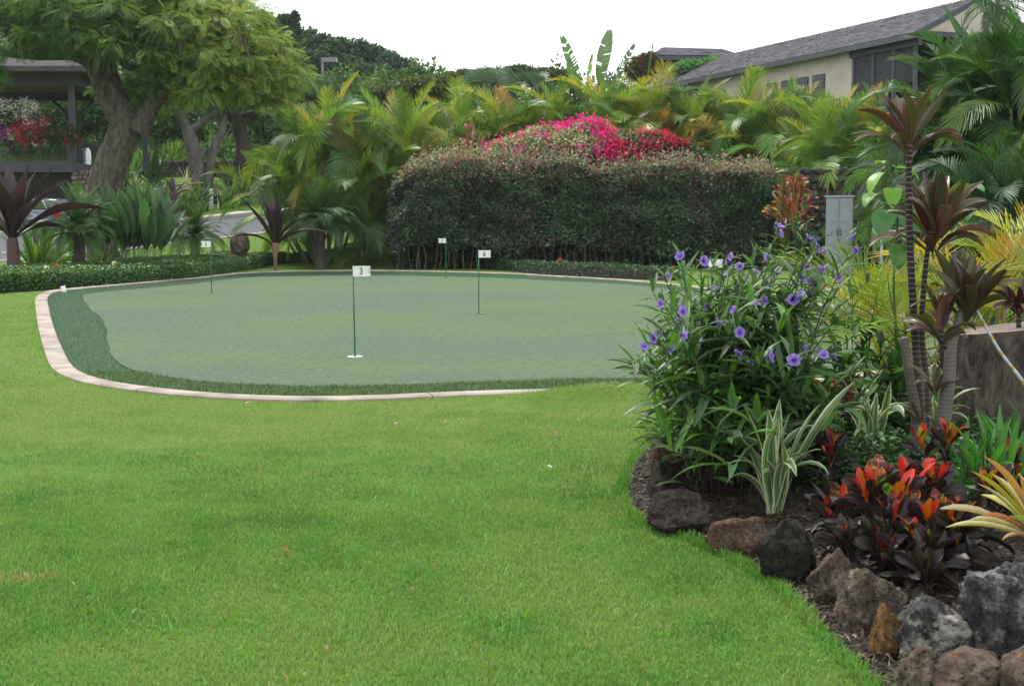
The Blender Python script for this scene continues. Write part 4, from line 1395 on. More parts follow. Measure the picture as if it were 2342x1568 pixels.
# ------------------------------------------------------------------ heart-leaved climber, undergrowth
def heart_prof(t): return max(0.04, math.sin(math.pi * min(1, (t * 0.93 + 0.05)) ** 0.62) ** 0.75) if t > 0.03 else 0.35
HEART = [blade("leaf", 1, 0.72, e0, e1, heart_prof, 0.12, 9, 7, 0.05, 0, 470 + i) for i, (e0, e1) in enumerate([(40, -40), (10, -70), (-30, -85)])]
def climber():
    d = 9.6
    b = bed_pt(2050, d)
    root = thing("heart_leaf_vine", "climber with large glossy heart-shaped green leaves left of the ringed stem", "vine", b)
    rg = np.random.default_rng(12)
    pts = [b, P(2052, 820, d), P(2044, 650, d), P(2052, 500, d), P(2035, 400, d), P(2024, 355, d)]
    pth = spline([np.array(p) - np.array(b) for p in pts], 30)
    V, F = tube(pth, np.linspace(.012, .004, 30), 7)
    obj("stem", mesh("stem", V, F, (0.06, 0.11, 0.03)), M_stem, root)
    for (x, y, s, k, az, col) in [(2020, 395, .19, 2, 200, (.16, .36, .035)), (2050, 385, .18, 1, 340, (.14, .33, .03)), (2012, 445, .18, 1, 215, (.11, .27, .03)), (2040, 430, .17, 2, 260, (.14, .32, .03)),
                                  (2030, 480, .24, 2, 240, (.055, .16, .045)), (2060, 480, .25, 2, 290, (.05, .15, .04)), (2048, 540, .20, 1, 300, (.10, .25, .03)), (2024, 375, .10, 0, 120, (.16, .36, .035)),
                                  (2075, 450, .2, 1, 330, (.08, .2, .03)), (2060, 560, .2, 2, 250, (.06, .17, .03)), (2190, 440, .24, 0, 300, (.05, .18, .03)), (2215, 470, .22, 1, 250, (.05, .17, .04)), (2160, 470, .2, 1, 200, (.05, .17, .04))]:
        lp = P(x, y, d - .1 * rg.uniform()) - b
        q0 = pth[np.argmin(np.linalg.norm(pth - np.array(lp), axis=1) + .12 * (pth[:, 2] > lp.z))]
        V, F = tube(spline([q0, (q0 + np.array(lp)) / 2 + [0, 0, .03], np.array(lp)], 6), .004, 5)
        obj("stalk", mesh("stalk", V, F, (0.07, 0.16, 0.03)), M_stem, root)
        M = Matrix.Translation(lp) @ Matrix.Rotation(R(az), 4, 'Z') @ Matrix.Scale(s, 4)
        obj("leaf", HEART[k], M_leaf, root, M=M, color=(*col, 1))
climber()

def undergrowth():
    rg = np.random.default_rng(14)
    n = 60000
    p = np.column_stack([rg.uniform(1.15, 4.4, n), rg.uniform(7.0, 12.4, n)])
    p = p[inside(bed, p)]
    dd = edge_dist(bed_edge, p, closed=False)
    p = p[(dd > 0.75) & (vnoise(p, 1.5, 8, 2) > 0.36)]
    p = p[(p[:, 1] > 7.7) | (p[:, 0] > 2.3)]
    n = len(p)
    hh = 0.04 + 0.18 * vnoise(p, 2.0, 3, 2) * smooth(.7, 1.4, edge_dist(bed_edge, p, closed=False))
    pos = np.column_stack([p, bed_z(p[:, 0], p[:, 1]) + hh * rg.uniform(0.15, 1.1, n)])
    a = rg.uniform(0, 6.28, n)
    d = np.column_stack([np.cos(a), np.sin(a), rg.uniform(-.2, .7, n)])
    V, F, C = leaf_cloud(pos, d, np.tile([0, 0, 1.], (n, 1)) + rg.normal(0, .35, (n, 3)), rg.uniform(.025, .07, n), rg.uniform(.012, .03, n), pick([[.035, .11, .02], [.06, .16, .025], [.022, .07, .018]], [4, 3, 3], n, rg))
    tag(obj("undergrowth", mesh("undergrowth", V, F, C), M_leaf), "small green ground-cover leaves filling the bed between the plants", "undergrowth", kind="stuff")
undergrowth()

# leafy green shrubs behind the flowering bush
SHRUB = [blade("leaf", 1, 0.27, e0, e1, lance, 0.2, 6, 3, 0.1, tw, 480 + i, bend=b) for i, (e0, e1, tw, b) in enumerate([(60, 10, .2, .1), (35, -25, -.3, -.1), (10, -50, .3, .1), (75, 40, 0, 0)])]
def leafy_shrub(label, x, y0, d, w, n, seed, col, L=0.16, base=None, cat="shrub", group=None):
    rg = np.random.default_rng(seed)
    b = base or bed_pt(x, d)
    root = thing("leafy_shrub", label, cat, b, group)
    H = P(x, y0, d).z - b.z
    k = 0
    ns = max(6, n // 16)
    for s in range(ns):
        a = rg.uniform(0, 6.28); rr = w * math.sqrt(rg.uniform())
        top = np.array([math.cos(a) * rr, math.sin(a) * rr, H * rg.uniform(.65, 1) * (1 - 0.25 * (rr / w) ** 2)])
        pth = spline([[top[0] * .25, top[1] * .25, -.02], top * [.6, .6, .5] + rg.normal(0, .02, 3), top], 8)
        V, F = tube(pth, np.linspace(.008, .003, 8), 5)
        obj("stem", mesh("stem", V, F, (0.05, 0.055, 0.03)), M_stem, root)
        for q in range(n // ns):
            f = rg.uniform(.3, 1.0)
            p = pth[int(f * 7)]
            M = Matrix.Translation(Vector(p)) @ Matrix.Rotation(2.4 * q + rg.uniform(-.4, .4), 4, 'Z') @ Matrix.Rotation(R(rg.uniform(-20, 20)), 4, 'Y') @ Matrix.Scale(L * rg.uniform(.6, 1.15), 4)
            obj("leaf", SHRUB[int(rg.integers(4))], M_leaf, root, M=M, color=tuple(vary(col, 1, rg, .15, .35)[0]))
leafy_shrub("green leafy shrub with dark stems between the flowering bush and the ti stems", 1960, 660, 9.4, 0.42, 230, 15, [.045, .13, .025], 0.17)
leafy_shrub("low broad-leaved green shrub at the foot of the ringed stem", 2040, 780, 9.0, 0.28, 110, 16, [.04, .12, .03], 0.18)
leafy_shrub("green shrub filling the gap above the stump", 2235, 700, 10.2, 0.4, 180, 17, [.06, .16, .03], 0.13)
leafy_shrub("small bright shrub below the ringed stem among red blossoms", 2030, 990, 8.2, 0.22, 90, 18, [.06, .18, .03], 0.09)
# ------------------------------------------------------------------ flags on the green
def text_mesh(s, size):
    cu = bpy.data.curves.new("number", 'FONT')
    cu.body = s; cu.size = size; cu.align_x = 'CENTER'; cu.align_y = 'CENTER'
    cu.extrude = 0.0015; cu.offset = size * 0.012
    o = bpy.data.objects.new("tmp", cu)
    link(o)
    bpy.context.view_layer.update()
    me = bpy.data.meshes.new_from_object(o.evaluated_get(bpy.context.evaluated_depsgraph_get()))
    bpy.data.objects.remove(o)
    bpy.data.curves.remove(cu)
    return me

def flag_shape():
    t = 0.004
    pr = [(0, 0), (0.205, 0.004), (0.176, 0.062), (0.205, 0.124), (0, 0.124)]
    V = [[x, -t, z] for x, z in pr] + [[x, t, z] for x, z in pr]
    bm = bmesh.new()
    vs = [bm.verts.new(v) for v in V]
    bm.faces.new(vs[:5]); bm.faces.new(vs[5:][::-1])
    for i in range(5):
        j = (i + 1) % 5
        bm.faces.new([vs[i], vs[i + 5], vs[j + 5], vs[j]][::-1])
    bmesh.ops.triangulate(bm, faces=[f for f in bm.faces if len(f.verts) > 4])
    bmesh.ops.recalc_face_normals(bm, faces=bm.faces[:])
    me = bpy.data.meshes.new("flag"); bm.to_mesh(me); bm.free()
    return me
FLAG_ME = flag_shape()
def golf_flag(x, y, num, side, label, H=1.08, yaw=0.0, g=None, lean=0.0):
    g = g or G(x, y)
    root = thing("golf_flag", label, "golf flag", g, "practice flags on the putting green")
    root.rotation_euler = (0, lean, 0)
    V, F = tube([[0, 0, -0.05], [0, 0, H * .5], [0, 0, H]], [0.0105, 0.0095, 0.008], 10)
    obj("pole", mesh("pole", V, F), M_pole, root)
    M = Matrix.Translation((0.0, -0.012, H - 0.125)) @ Matrix.Rotation(yaw, 4, 'Z') @ Matrix.Diagonal((side, 1, 1, 1))
    f = obj("flag", FLAG_ME if side > 0 else FLAG_ME.copy(), M_white, root)
    if side < 0:
        f.data.flip_normals() if hasattr(f.data, "flip_normals") else None
    f.matrix_basis = M
    V, F = box((0.1 * 1.0, -0.007, 0.108), (0.13, 0.003, 0.0035))
    if num:
        tm = text_mesh(num, 0.115)
        n = obj("number", tm, M_number, root)
        n.matrix_basis = Matrix.Translation((side * 0.096, -0.0185, H - 0.065)) @ Matrix.Rotation(yaw, 4, 'Z') @ Matrix.Rotation(math.pi / 2, 4, 'X') @ Matrix.Diagonal((0.78, 1.0, 1, 1))
    a = np.linspace(0, 2 * math.pi, 24, endpoint=False)
    ring = []
    for r, z in [(0.088, 0.008), (0.088, 0.022), (0.072, 0.022), (0.066, 0.014)]:
        ring.append(np.column_stack([np.cos(a) * r, np.sin(a) * r, np.full(24, z)]))
    i = np.arange(3)[:, None] * 24; k = np.arange(24)[None]
    F = np.stack([i + k, i + (k + 1) % 24, i + 24 + (k + 1) % 24, i + 24 + k], -1).reshape(-1, 4)
    cup = obj("cup", mesh("cup", np.vstack(ring), F), M_white if num == "3" else M_pole, root)
    V = np.vstack([np.column_stack([np.cos(a) * .072, np.sin(a) * .072, np.full(24, .017)]), [[0, 0, .017]]])
    obj("hole_shade_disc", mesh("hole_shade_disc", V, np.stack([np.arange(24), (np.arange(24) + 1) % 24, np.full(24, 24)], -1)), M_black, cup)  # flat black disc, the dark inside of the cup put into colour
golf_flag(812, 818, "3", 1, "white swallowtail flag numbered 3 on the nearest green pole", lean=-0.014)
golf_flag(1095, 719, "6", 1, "white flag numbered 6 on a green pole right of flag 3")
golf_flag(484, 671, "5", -1, "white flag numbered 5 pointing left in front of the groundcover")
golf_flag(1020, 638, "2", -1, "white flag numbered 2, farthest, in front of the tall hedge")
golf_flag(1620, 700, "", 1, "white flag half hidden behind the purple-flowered bush", g=at(1618, 20.5))

# ------------------------------------------------------------------ low clipped groundcover along the green
def ixora_mesh():
    rg = np.random.default_rng(2)
    n = 26
    d = unit(rg.normal(size=(n, 3)) + [0, 0, .5])
    V, F, C = leaf_cloud(d * .03, d + rg.normal(0, .4, (n, 3)), rand_dirs(n, rg), .045, .035, pick([[.62, .10, .05], [.70, .17, .09], [.5, .05, .04]], [3, 2, 1], n, rg))
    return mesh("blossom", V, F, C)
IXORA = ixora_mesh()
def low_hedge(label, front, back, h, seed, n, blossoms, col, L=0.055, white=0):
    rg = np.random.default_rng(seed)
    f = spline(px_ground(front)[:, :2], 40)
    b = spline(px_ground(back, h)[:, :2], 40)
    poly = np.vstack([f, b[::-1]])
    c = poly.mean(0)
    base = Vector((c[0], c[1], tz(*c)))
    root = thing("low_hedge", label, "low hedge", base, "low groundcover hedges along the green")
    def hz(x, y):
        p = np.column_stack([x, y])
        d = edge_dist(poly, p)
        return terr(x, y) + h * np.clip(d / 0.22, 0, 1) ** 0.5 * (0.82 + 0.36 * vnoise(p, 1.3, seed, 3)) - 0.05
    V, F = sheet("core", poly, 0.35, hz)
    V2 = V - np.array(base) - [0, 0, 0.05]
    obj("shade_fill", mesh("shade_fill", V2, F), M_shade_core, root)  # dark sheet under the leaves, inner shade painted as colour
    lo, hi = poly.min(0), poly.max(0)
    p = rg.uniform(lo, hi, (int(n * 4.5), 2))
    p = p[inside(poly, p)]
    # dense on the side that faces the green
    ei = rg.integers(0, 39, n)
    e = f[ei] + (f[ei + 1] - f[ei]) * rg.uniform(size=(n, 1)) + rg.normal(0, .05, (n, 2)) + [0, .06]
    z1 = hz(p[:, 0], p[:, 1]) + rg.uniform(-.02, .07, len(p))
    ze = terr(e[:, 0], e[:, 1]) + rg.uniform(0.02, h * 0.95, n)
    pos = np.vstack([np.column_stack([p, z1]), np.column_stack([e, ze])])
    m = len(pos)
    a = rg.uniform(0, 6.28, m)
    d = np.column_stack([np.cos(a), np.sin(a), rg.uniform(-.2, .9, m)])
    nr_ = np.vstack([np.tile([0, 0, 1.], (len(p), 1)), np.tile([0, -1., .5], (n, 1))]) + rg.normal(0, .5, (m, 3))
    cl = pick(col, [4, 3, 2], m, rg)
    V, F, C = leaf_cloud(pos - np.array(base), d, nr_, rg.uniform(.7, 1.4, m) * L, rg.uniform(.4, .75, m) * L, cl)
    obj("foliage", mesh("foliage", V, F, C), M_leaf, root)["kind"] = "stuff"
    for i in range(blossoms):
        q = pos[rg.integers(0, m)]
        o = obj("blossom", IXORA, M_petal, root, M=Matrix.Translation(Vector(q) - base + Vector((0, -.03, .03))) @ Matrix.Rotation(rg.uniform(0, 6), 4, 'Z') @ Matrix.Scale(rg.uniform(.8, 1.25), 4))
        o.color = (1, 1, 1, 1) if i >= white else (1.3, 6, 8, 1)
    return root
LHC = [[.046, .135, .026], [.085, .21, .036], [.028, .085, .02]]
low_hedge("clipped green groundcover hedge with red blossoms on the left of the green", [(-90, 680), (0, 670), (140, 661), (300, 649), (440, 637), (520, 624), (600, 610), (650, 602)],
          [(-90, 612), (0, 609), (140, 601), (300, 592), (450, 580), (560, 574), (620, 574), (655, 577)], 0.42, 51, 22000, 20, LHC, 0.062, 6)
low_hedge("loose green groundcover around the small palm trunk behind the green", [(648, 603), (700, 600), (780, 597), (860, 596), (935, 599)],
          [(650, 578), (720, 572), (800, 568), (900, 570), (945, 575)], 0.36, 52, 6000, 6, LHC, 0.075)
low_hedge("dark groundcover strip at the foot of the tall hedge", [(930, 598), (1000, 604), (1100, 613), (1250, 623), (1400, 631), (1560, 641)],
          [(930, 580), (1000, 584), (1100, 592), (1250, 602), (1400, 608), (1580, 613)], 0.34, 53, 8000, 10, [[.025, .08, .018], [.04, .115, .022], [.018, .055, .014]], 0.07)

# ------------------------------------------------------------------ the tall clipped hedge
def tall_hedge():
    rg = np.random.default_rng(54)
    Yf = 47.6
    x0, x1 = P(884, 500, Yf).x, P(1788, 500, Yf).x
    zt = P(1300, 376, Yf).z
    base = Vector(((x0 + x1) / 2, Yf + 1.2, tz(0, Yf)))
    root = thing("tall_hedge", "tall dark hedge with pinkish cream tips behind the green", "hedge", base)
    dep = 2.4
    # trunks at the foot
    for i in range(64):
        x = x0 + 0.25 + (x1 - x0 - .5) * (i + rg.uniform(0, .9)) / 64
        y = Yf + rg.uniform(.18, .8)
        g = tz(x, y)
        pth = spline([[x, y, g - .03], [x + rg.normal(0, .06), y + rg.normal(0, .05), g + .5], [x + rg.normal(0, .22), y + rg.normal(0, .1), g + 1.3]], 7) - np.array(base)
        V, F = tube(pth, np.linspace(rg.uniform(.018, .035), .012, 7), 6)
        obj("trunk", mesh("trunk", V, F), M_bark_dark, root)
    me = box_mesh("inner_shade_fill", [((0, .25, 1.95), (x1 - x0 - 1.3, dep - 1.1, zt - 1.5))])
    obj("inner_shade_fill", me, M_shade_core, root)  # solid dark box, stands for the shade inside the hedge
    n = 12000
    pos = np.column_stack([rg.uniform(x0 + .2, x1 - .2, n), rg.uniform(Yf + .9, Yf + 2.3, n), tz(0, Yf) + rg.uniform(0, 1.5, n)])
    V, F, C = leaf_cloud(pos - np.array(base), rand_dirs(n, rg), rand_dirs(n, rg), .2, .12, pick([[.02, .045, .02], [.03, .06, .025]], [1, 1], n, rg))  # darker leaves: the shade behind the trunks put into their colour
    obj("dark_back_foliage", mesh("dark_back_foliage", V, F, C), M_leaf, root)["kind"] = "stuff"
    n = 95000
    u = rg.uniform(x0, x1, n); v = rg.uniform(0, 1, n)
    X = u
    bl = vnoise(np.column_stack([u, v * 4]), 0.9, 4, 3)
    Z = np.zeros(n); Y = np.zeros(n)
    top = zt - .15 + .3 * np.exp(-((u - x0 - 4.2) / 1.6) ** 2) + 1.2 * (vnoise(np.column_stack([u, np.zeros(n)]), 0.55, 9, 4) - .5) - .35 * smooth(x0 + 2.2, x0, u)
    face = rg.uniform(size=n) < 0.68
    g = tz(0, Yf)
    lowz = g + .06 + (0.28 + .6 * vnoise(np.column_stack([u, np.zeros(n)]), 1.3, 19, 2)) * (1 - .75 * smooth(4.0, 6.5, u))
    Z[face] = (lowz + (top - lowz) * v)[face]
    low = smooth(0, 1, (Z - lowz) / .8)
    Y[face] = (Yf + (vnoise(np.column_stack([u, v * 3]), .8, 3, 3) - .5) * 1.7 + np.abs(rg.normal(0, .12, n)))[face]
    keep = ~face | (rg.uniform(size=n) < 0.22 + 0.78 * low)
    tp = ~face
    Y[tp] = Yf + rg.uniform(-.05, dep, tp.sum())
    Z[tp] = top[tp] + rg.normal(0, .07, tp.sum()) + np.abs(rg.normal(0, .2, tp.sum())) * (rg.uniform(size=tp.sum()) < .3)
    # rounded ends
    e = np.minimum(X - x0, x1 - X)
    Y += np.where(e < .9, (0.9 - e) ** 2 * 1.2, 0)
    Z -= np.where((e < .9) & (Z > top - .9), (0.9 - e) ** 2 * 0.7, 0)
    P3 = np.column_stack([X, Y, Z])[keep]
    m = len(P3)
    fz = np.clip((P3[:, 2] - g) / (zt - g), 0, 1.1)
    t = smooth(0.78, 0.95, fz + rg.normal(0, .05, m))
    dk = pick([[.036, .084, .040], [.050, .12, .048], [.056, .036, .050], [.085, .17, .072], [.088, .046, .060]], [4, 4, 2.4, 2, 1.2], m, rg)
    cr = pick([[.46, .46, .32], [.32, .38, .19], [.52, .24, .27], [.13, .21, .09], [.30, .10, .13]], [2.2, 3, 2.6, 6, 2.4], m, rg)
    c = np.where((rg.uniform(size=m) < t)[:, None], cr, dk)
    pt = vnoise(P3 * [1, .3, 1], 1.0, 23, 3)
    lf = (pt > .56) & (rg.uniform(size=m) < .6) & (t < .5)
    c[lf] = pick([[.060, .135, .055], [.075, .16, .055]], [1, 1], int(lf.sum()), rg)
    rd = (pt < .40) & (rg.uniform(size=m) < .4) & (t < .5)
    c[rd] = pick([[.075, .040, .058], [.095, .045, .055]], [1, 1], int(rd.sum()), rg)
    br = rg.uniform(size=m) < 0.02
    c[br] = [.26, .30, .20]
    d = np.column_stack([rg.normal(0, .8, m), rg.normal(-.5, .5, m), rg.normal(-.1, .5, m) + t * .9])
    nrm = np.column_stack([rg.normal(0, .5, m), np.full(m, -.8), np.full(m, .5)]) + rg.normal(0, .35, (m, 3))
    V, F, C = leaf_cloud(P3 - np.array(base), d, nrm, rg.uniform(.07, .15, m), rg.uniform(.04, .08, m), c)
    obj("foliage", mesh("foliage", V, F, C), M_leaf, root)["kind"] = "stuff"
tall_hedge()

def flower_mound(name, label, base, blobs, nleaf, nflower, leafcol, flower_rule, leaf=0.1, petal=0.09, seed=1, cat="bougainvillea", core=True, shell=0.25):
    """blobs: (centre, radii) ellipsoids in world space; leaves and flowers on their upper shells."""
    rg = np.random.default_rng(seed)
    root = thing(name, label, cat, base)
    bb = np.array(base)
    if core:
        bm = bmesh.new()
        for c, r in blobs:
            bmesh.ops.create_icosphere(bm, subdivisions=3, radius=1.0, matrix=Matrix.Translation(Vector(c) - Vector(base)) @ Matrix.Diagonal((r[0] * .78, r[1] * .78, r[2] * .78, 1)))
        me = bpy.data.meshes.new("inner_shade_fill"); bm.to_mesh(me); bm.free()
        obj("inner_shade_fill", me, M_shade_core, root)  # dark solid blobs, stand for the shade within the mound
    w = np.array([r[0] * r[2] for c, r in blobs]); w = w / w.sum()
    def shellpts(n, up=-.25):
        k = rg.choice(len(blobs), n, p=w)
        d = rand_dirs(n, rg)
        d[:, 2] = np.where(d[:, 2] < up, -d[:, 2], d[:, 2])
        c = np.array([b[0] for b in blobs])[k]; r = np.array([b[1] for b in blobs])[k]
        s = 1 + (vnoise(c + d * r, 1.6, seed, 3) - .5) * shell * 2 + rg.normal(0, .05, n)
        return c + d * r * s[:, None], d
    p, d = shellpts(nleaf)
    a = d * .6 + rg.normal(0, .6, p.shape) + [0, 0, .25]
    V, F, C = leaf_cloud(p - bb, a, d + rg.normal(0, .5, p.shape), rg.uniform(.7, 1.3, nleaf) * leaf, rg.uniform(.4, .75, nleaf) * leaf, leafcol(p, rg))
    obj("foliage", mesh("foliage", V, F, C), M_leaf, root)["kind"] = "stuff"
    p, d = shellpts(nflower * 3)
    dens, col = flower_rule(p, rg)
    k = rg.uniform(size=len(p)) < dens
    p, d, col = p[k], d[k], col[k]
    q = np.repeat(p + d * .05, 14, 0) + rg.normal(0, petal * 1.0, (len(p) * 14, 3))
    cc = np.repeat(col, 14, 0) * rg.uniform(.7, 1.25, (len(q), 1))
    V, F, C = leaf_cloud(q - bb, rand_dirs(len(q), rg), rand_dirs(len(q), rg), petal, petal * .8, cc)
    obj("blossoms", mesh("blossoms", V, F, C), M_petal, root)["kind"] = "stuff"
    return root

def bougainvillea():
    Y = 49.6
    def c(x, y): return tuple(P(x, y, Y))
    blobs = [(c(1220, 380), (1.6, 1.2, 1.1)), (c(1325, 358), (1.9, 1.3, .98)), (c(1440, 360), (1.7, 1.2, .82)), (c(1525, 368), (1.15, 1.0, .6)), (c(1180, 395), (1.2, 1.1, .9))]
    xs = lambda x: P(x, 350, Y).x
    def leafcol(p, rg):
        n = len(p)
        cream = pick([[.46, .45, .30], [.32, .36, .18], [.13, .19, .08]], [4, 3, 3], n, rg)
        green = pick([[.03, .085, .02], [.05, .12, .025], [.02, .05, .015]], [3, 2, 2], n, rg)
        k = smooth(xs(1360), xs(1480), p[:, 0] + rg.normal(0, .5, n))
        return np.where((rg.uniform(size=n) < k)[:, None], green, cream)
    def rule(p, rg):
        n = len(p)
        hot = np.exp(-((p[:, 0] - xs(1420)) / 1.1) ** 2) * 1.2 + np.exp(-((p[:, 0] - xs(1300)) / 1.5) ** 2) * smooth(P(0, 372, Y).z, P(0, 320, Y).z, p[:, 2]) + np.exp(-((p[:, 0] - xs(1530)) / .8) ** 2) * .3 + .10
        dens = np.clip(hot * (vnoise(p, 1.3, 5, 2) - .38) * 3.0, 0.01, 1) * .8
        mag = np.array([.72, .035, .32]); red = np.array([.66, .03, .13]); dkred = np.array([.38, .025, .06])
        k = smooth(xs(1340), xs(1420), p[:, 0])[:, None]; k2 = smooth(xs(1490), xs(1540), p[:, 0])[:, None]
        col = (mag * (1 - k) + red * k) * (1 - k2) + dkred * k2
        return dens, col * rg.uniform(.8, 1.2, (n, 1))
    flower_mound("bougainvillea_bush", "mound of magenta and crimson bougainvillea above the tall hedge", Vector((P(1340, 400, Y).x, Y, tz(1, Y))), blobs, 26000, 1700, leafcol, rule, .12, .10, 55)
bougainvillea()

# ------------------------------------------------------------------ planting on the far left side of the green
CRIN = [blade("leaf", 1, 0.22, e0, e1, lambda t: max(.04, (.3 + .7 * min(1, t * 2)) * (1 - max(0, (t - .45) / .55) ** 1.7)), 0.22, 12, 7, 0.12, tw, 500 + i, bend=b) for i, (e0, e1, tw, b) in enumerate(
    [(88, 78, .2, .04), (78, 60, -.3, -.08), (66, 30, .3, .08), (52, -10, -.3, .05), (40, -35, .4, -.05)])]
PUR = [(0.040, 0.022, 0.030), (0.030, 0.018, 0.018), (0.060, 0.036, 0.048)]
def dark_crinum():
    rg = np.random.default_rng(56)
    b = G(34, 622, 0.0)
    b = at(34, 36.0)
    root = thing("purple_crinum", "huge dark purple strap-leaved plant at the left edge of the low hedge", "plant", b)
    tp = P(34, 545, 36) - b
    V, F = tube(spline([[0, 0, -.05], [0.02, 0, tp.z * .6], [0, 0, tp.z]], 10), np.linspace(.19, .13, 10), 12, jitter=.06)
    obj("stem", mesh("stem", V, F, (.085, .05, .045)), M_stem, root)
    for (az, k, s, tilt, w) in [(8, 3, 2.7, 4, .75), (-4, 2, 2.25, 2, 1.15), (20, 1, 2.1, 8, 1.1), (60, 1, 1.9, 0, 1.1), (100, 0, 2.0, 0, 1.1), (170, 1, 2.0, 0, 1.2), (190, 2, 2.1, 0, 1.1),
                                (150, 0, 1.9, 5, 1.2), (225, 3, 1.9, 0, .9), (270, 1, 1.7, 0, 1.1), (310, 2, 1.5, 5, 1.0), (-30, 0, 1.95, 10, 1.2), (140, 3, 2.2, 0, .8), (35, 3, 1.6, 10, .7)]:
        M = Matrix.Translation((0, 0, tp.z - .08)) @ Matrix.Rotation(R(az), 4, 'Z') @ Matrix.Rotation(R(tilt), 4, 'Y') @ Matrix.Diagonal((s, s * w, s, 1))
        c = PUR[int(rg.integers(3))]
        obj("leaf", CRIN[k], M_leaf, root, M=M, color=(*c, 1))
dark_crinum()
SPE = [blade("leaf", 1, 0.165, e0, e1, spear, 0.3, 9, 5, 0.0, tw, 520 + i, bend=b) for i, (e0, e1, tw, b) in enumerate(
    [(88, 82, .2, .04), (78, 66, -.3, -.06), (66, 48, .3, .06), (55, 25, -.3, .05), (45, -20, .4, -.05)])]
def dark_spear():
    rg = np.random.default_rng(57)
    b = at(632, 46.3)
    root = thing("purple_crinum", "dark spiky maroon plant with a pale stem between two small palms", "plant", b)
    tp = P(632, 566, 46.3) - b
    V, F = tube([[0, 0, -.05], [0, 0, tp.z * .5], [0.02, 0, tp.z + .15]], [.045, .06, .12], 10)
    obj("stem", mesh("stem", V, F, (.20, .10, .085)), M_stem, root)
    cols = [(.035, .020, .026), (.042, .036, .026), (.045, .026, .034), (.060, .050, .042)]
    for (az, k, s, tilt) in [(175, 2, 2.1, 2), (160, 1, 2.0, 0), (120, 0, 1.9, 0), (60, 0, 1.8, 5), (15, 1, 1.75, 5), (-5, 2, 1.6, 5), (5, 3, 1.7, 8), (-10, 4, 2.1, 0), (185, 4, 1.5, 0), (200, 1, 1.7, 0),
                             (250, 1, 1.5, 0), (300, 0, 1.6, 0), (330, 2, 1.3, 8), (90, 1, 1.7, 0), (270, 2, 1.2, 0), (30, 3, 1.3, 0), (140, 1, 1.8, 0), (40, 1, 1.6, 0), (320, 1, 1.4, 0), (215, 2, 1.5, 0)]:
        M = Matrix.Translation((0, 0, tp.z)) @ Matrix.Rotation(R(az), 4, 'Z') @ Matrix.Rotation(R(tilt), 4, 'Y') @ Matrix.Scale(s, 4)
        obj("leaf", SPE[k], M_leaf, root, M=M, color=(*cols[int(rg.integers(4))], 1))
dark_spear()
PAD = [blade("leaf", 1, 0.13, e0, e1, paddle, 0.28, 12, 5, 0.03, tw, 530 + i, bend=b) for i, (e0, e1, tw, b) in enumerate(
    [(90, 86, .2, .03), (88, 80, -.6, -.05), (84, 72, .8, .05), (80, 62, -.8, -.06), (74, 48, .5, .06)])]
strap_clump("bird_of_paradise", "dense clump of upright paddle-shaped leaves behind the left groundcover", at(312, 38.5), 150, 2.35, [.055, .125, .045], 58, spread=.62, mes=PAD)
strap_clump("paddle_leaf_plant", "blue-green paddle-leaved clump left of the tall hedge", at(842, 49.2), 26, 1.15, [.075, .15, .075], 59, spread=.2, mes=PAD)
for i, (x, d, n, L, lab) in enumerate([(88, 38, 44, 1.5, "sword-leaved clump with yellow streaks just right of the purple crinum"), (128, 40.5, 36, 1.5, "yellow-green sword-leaved clump left of the small palm trunk"),
                                       (165, 39, 26, 1.2, "short sword-leaved tuft touching the small palm trunk"), (236, 39.5, 26, 1.2, "sword-leaved tuft between the small palm and the paddle-leaved clump")]):
    strap_clump("sword_leaf_plant", lab, at(x, d), n, L, [.10, .20, .03], 580 + i, "sword-leaved clumps left of the green", spread=.14, v=.45)
def small_rock(label, x, y0, y1, w, d, mk, seed, cuts=14, rough=.05):
    g = at(x, d)
    h = (y1 - y0) / FOC * d
    zc = P(x, (y0 + y1) / 2, d).z
    o = obj("rock", rock_mesh("rock", seed, w / FOC * d, w / FOC * d * .9, h, cuts, rough, 4), RM[mk], None, loc=(g.x, d, zc))
    return tag(o, label, "rock")
small_rock("rounded brown boulder beside the small palm trunk in the left planting", 142, 575, 615, 42, 41, "brown", 611)
small_rock("dark boulder at the foot of the leaning tree trunk", 265, 575, 608, 44, 42, "dark", 612)
small_rock("upright egg-shaped grey stone behind the groundcover near flag 5", 552, 530, 592, 44, 48.5, "tan", 613, 2, .02)
small_rock("dark rock cut off by the left edge before the low hedge", 2, 658, 676, 36, 30.2, "dark", 614)

# path light beside the kerb
def path_light():
    g = G(147, 668)
    root = thing("path_light", "small path light with white foot and black head beside the kerb", "path light", g)
    V, F = tube([[0, 0, -.02], [-.03, 0, .13]], [.05, .05], 12)
    obj("foot", mesh("foot", V, F), M_white, root)
    V, F = tube([[-.03, 0, .13], [-.05, 0, .26]], [.045, .05], 12)
    obj("head", mesh("head", V, F), M_black, root)
path_light()
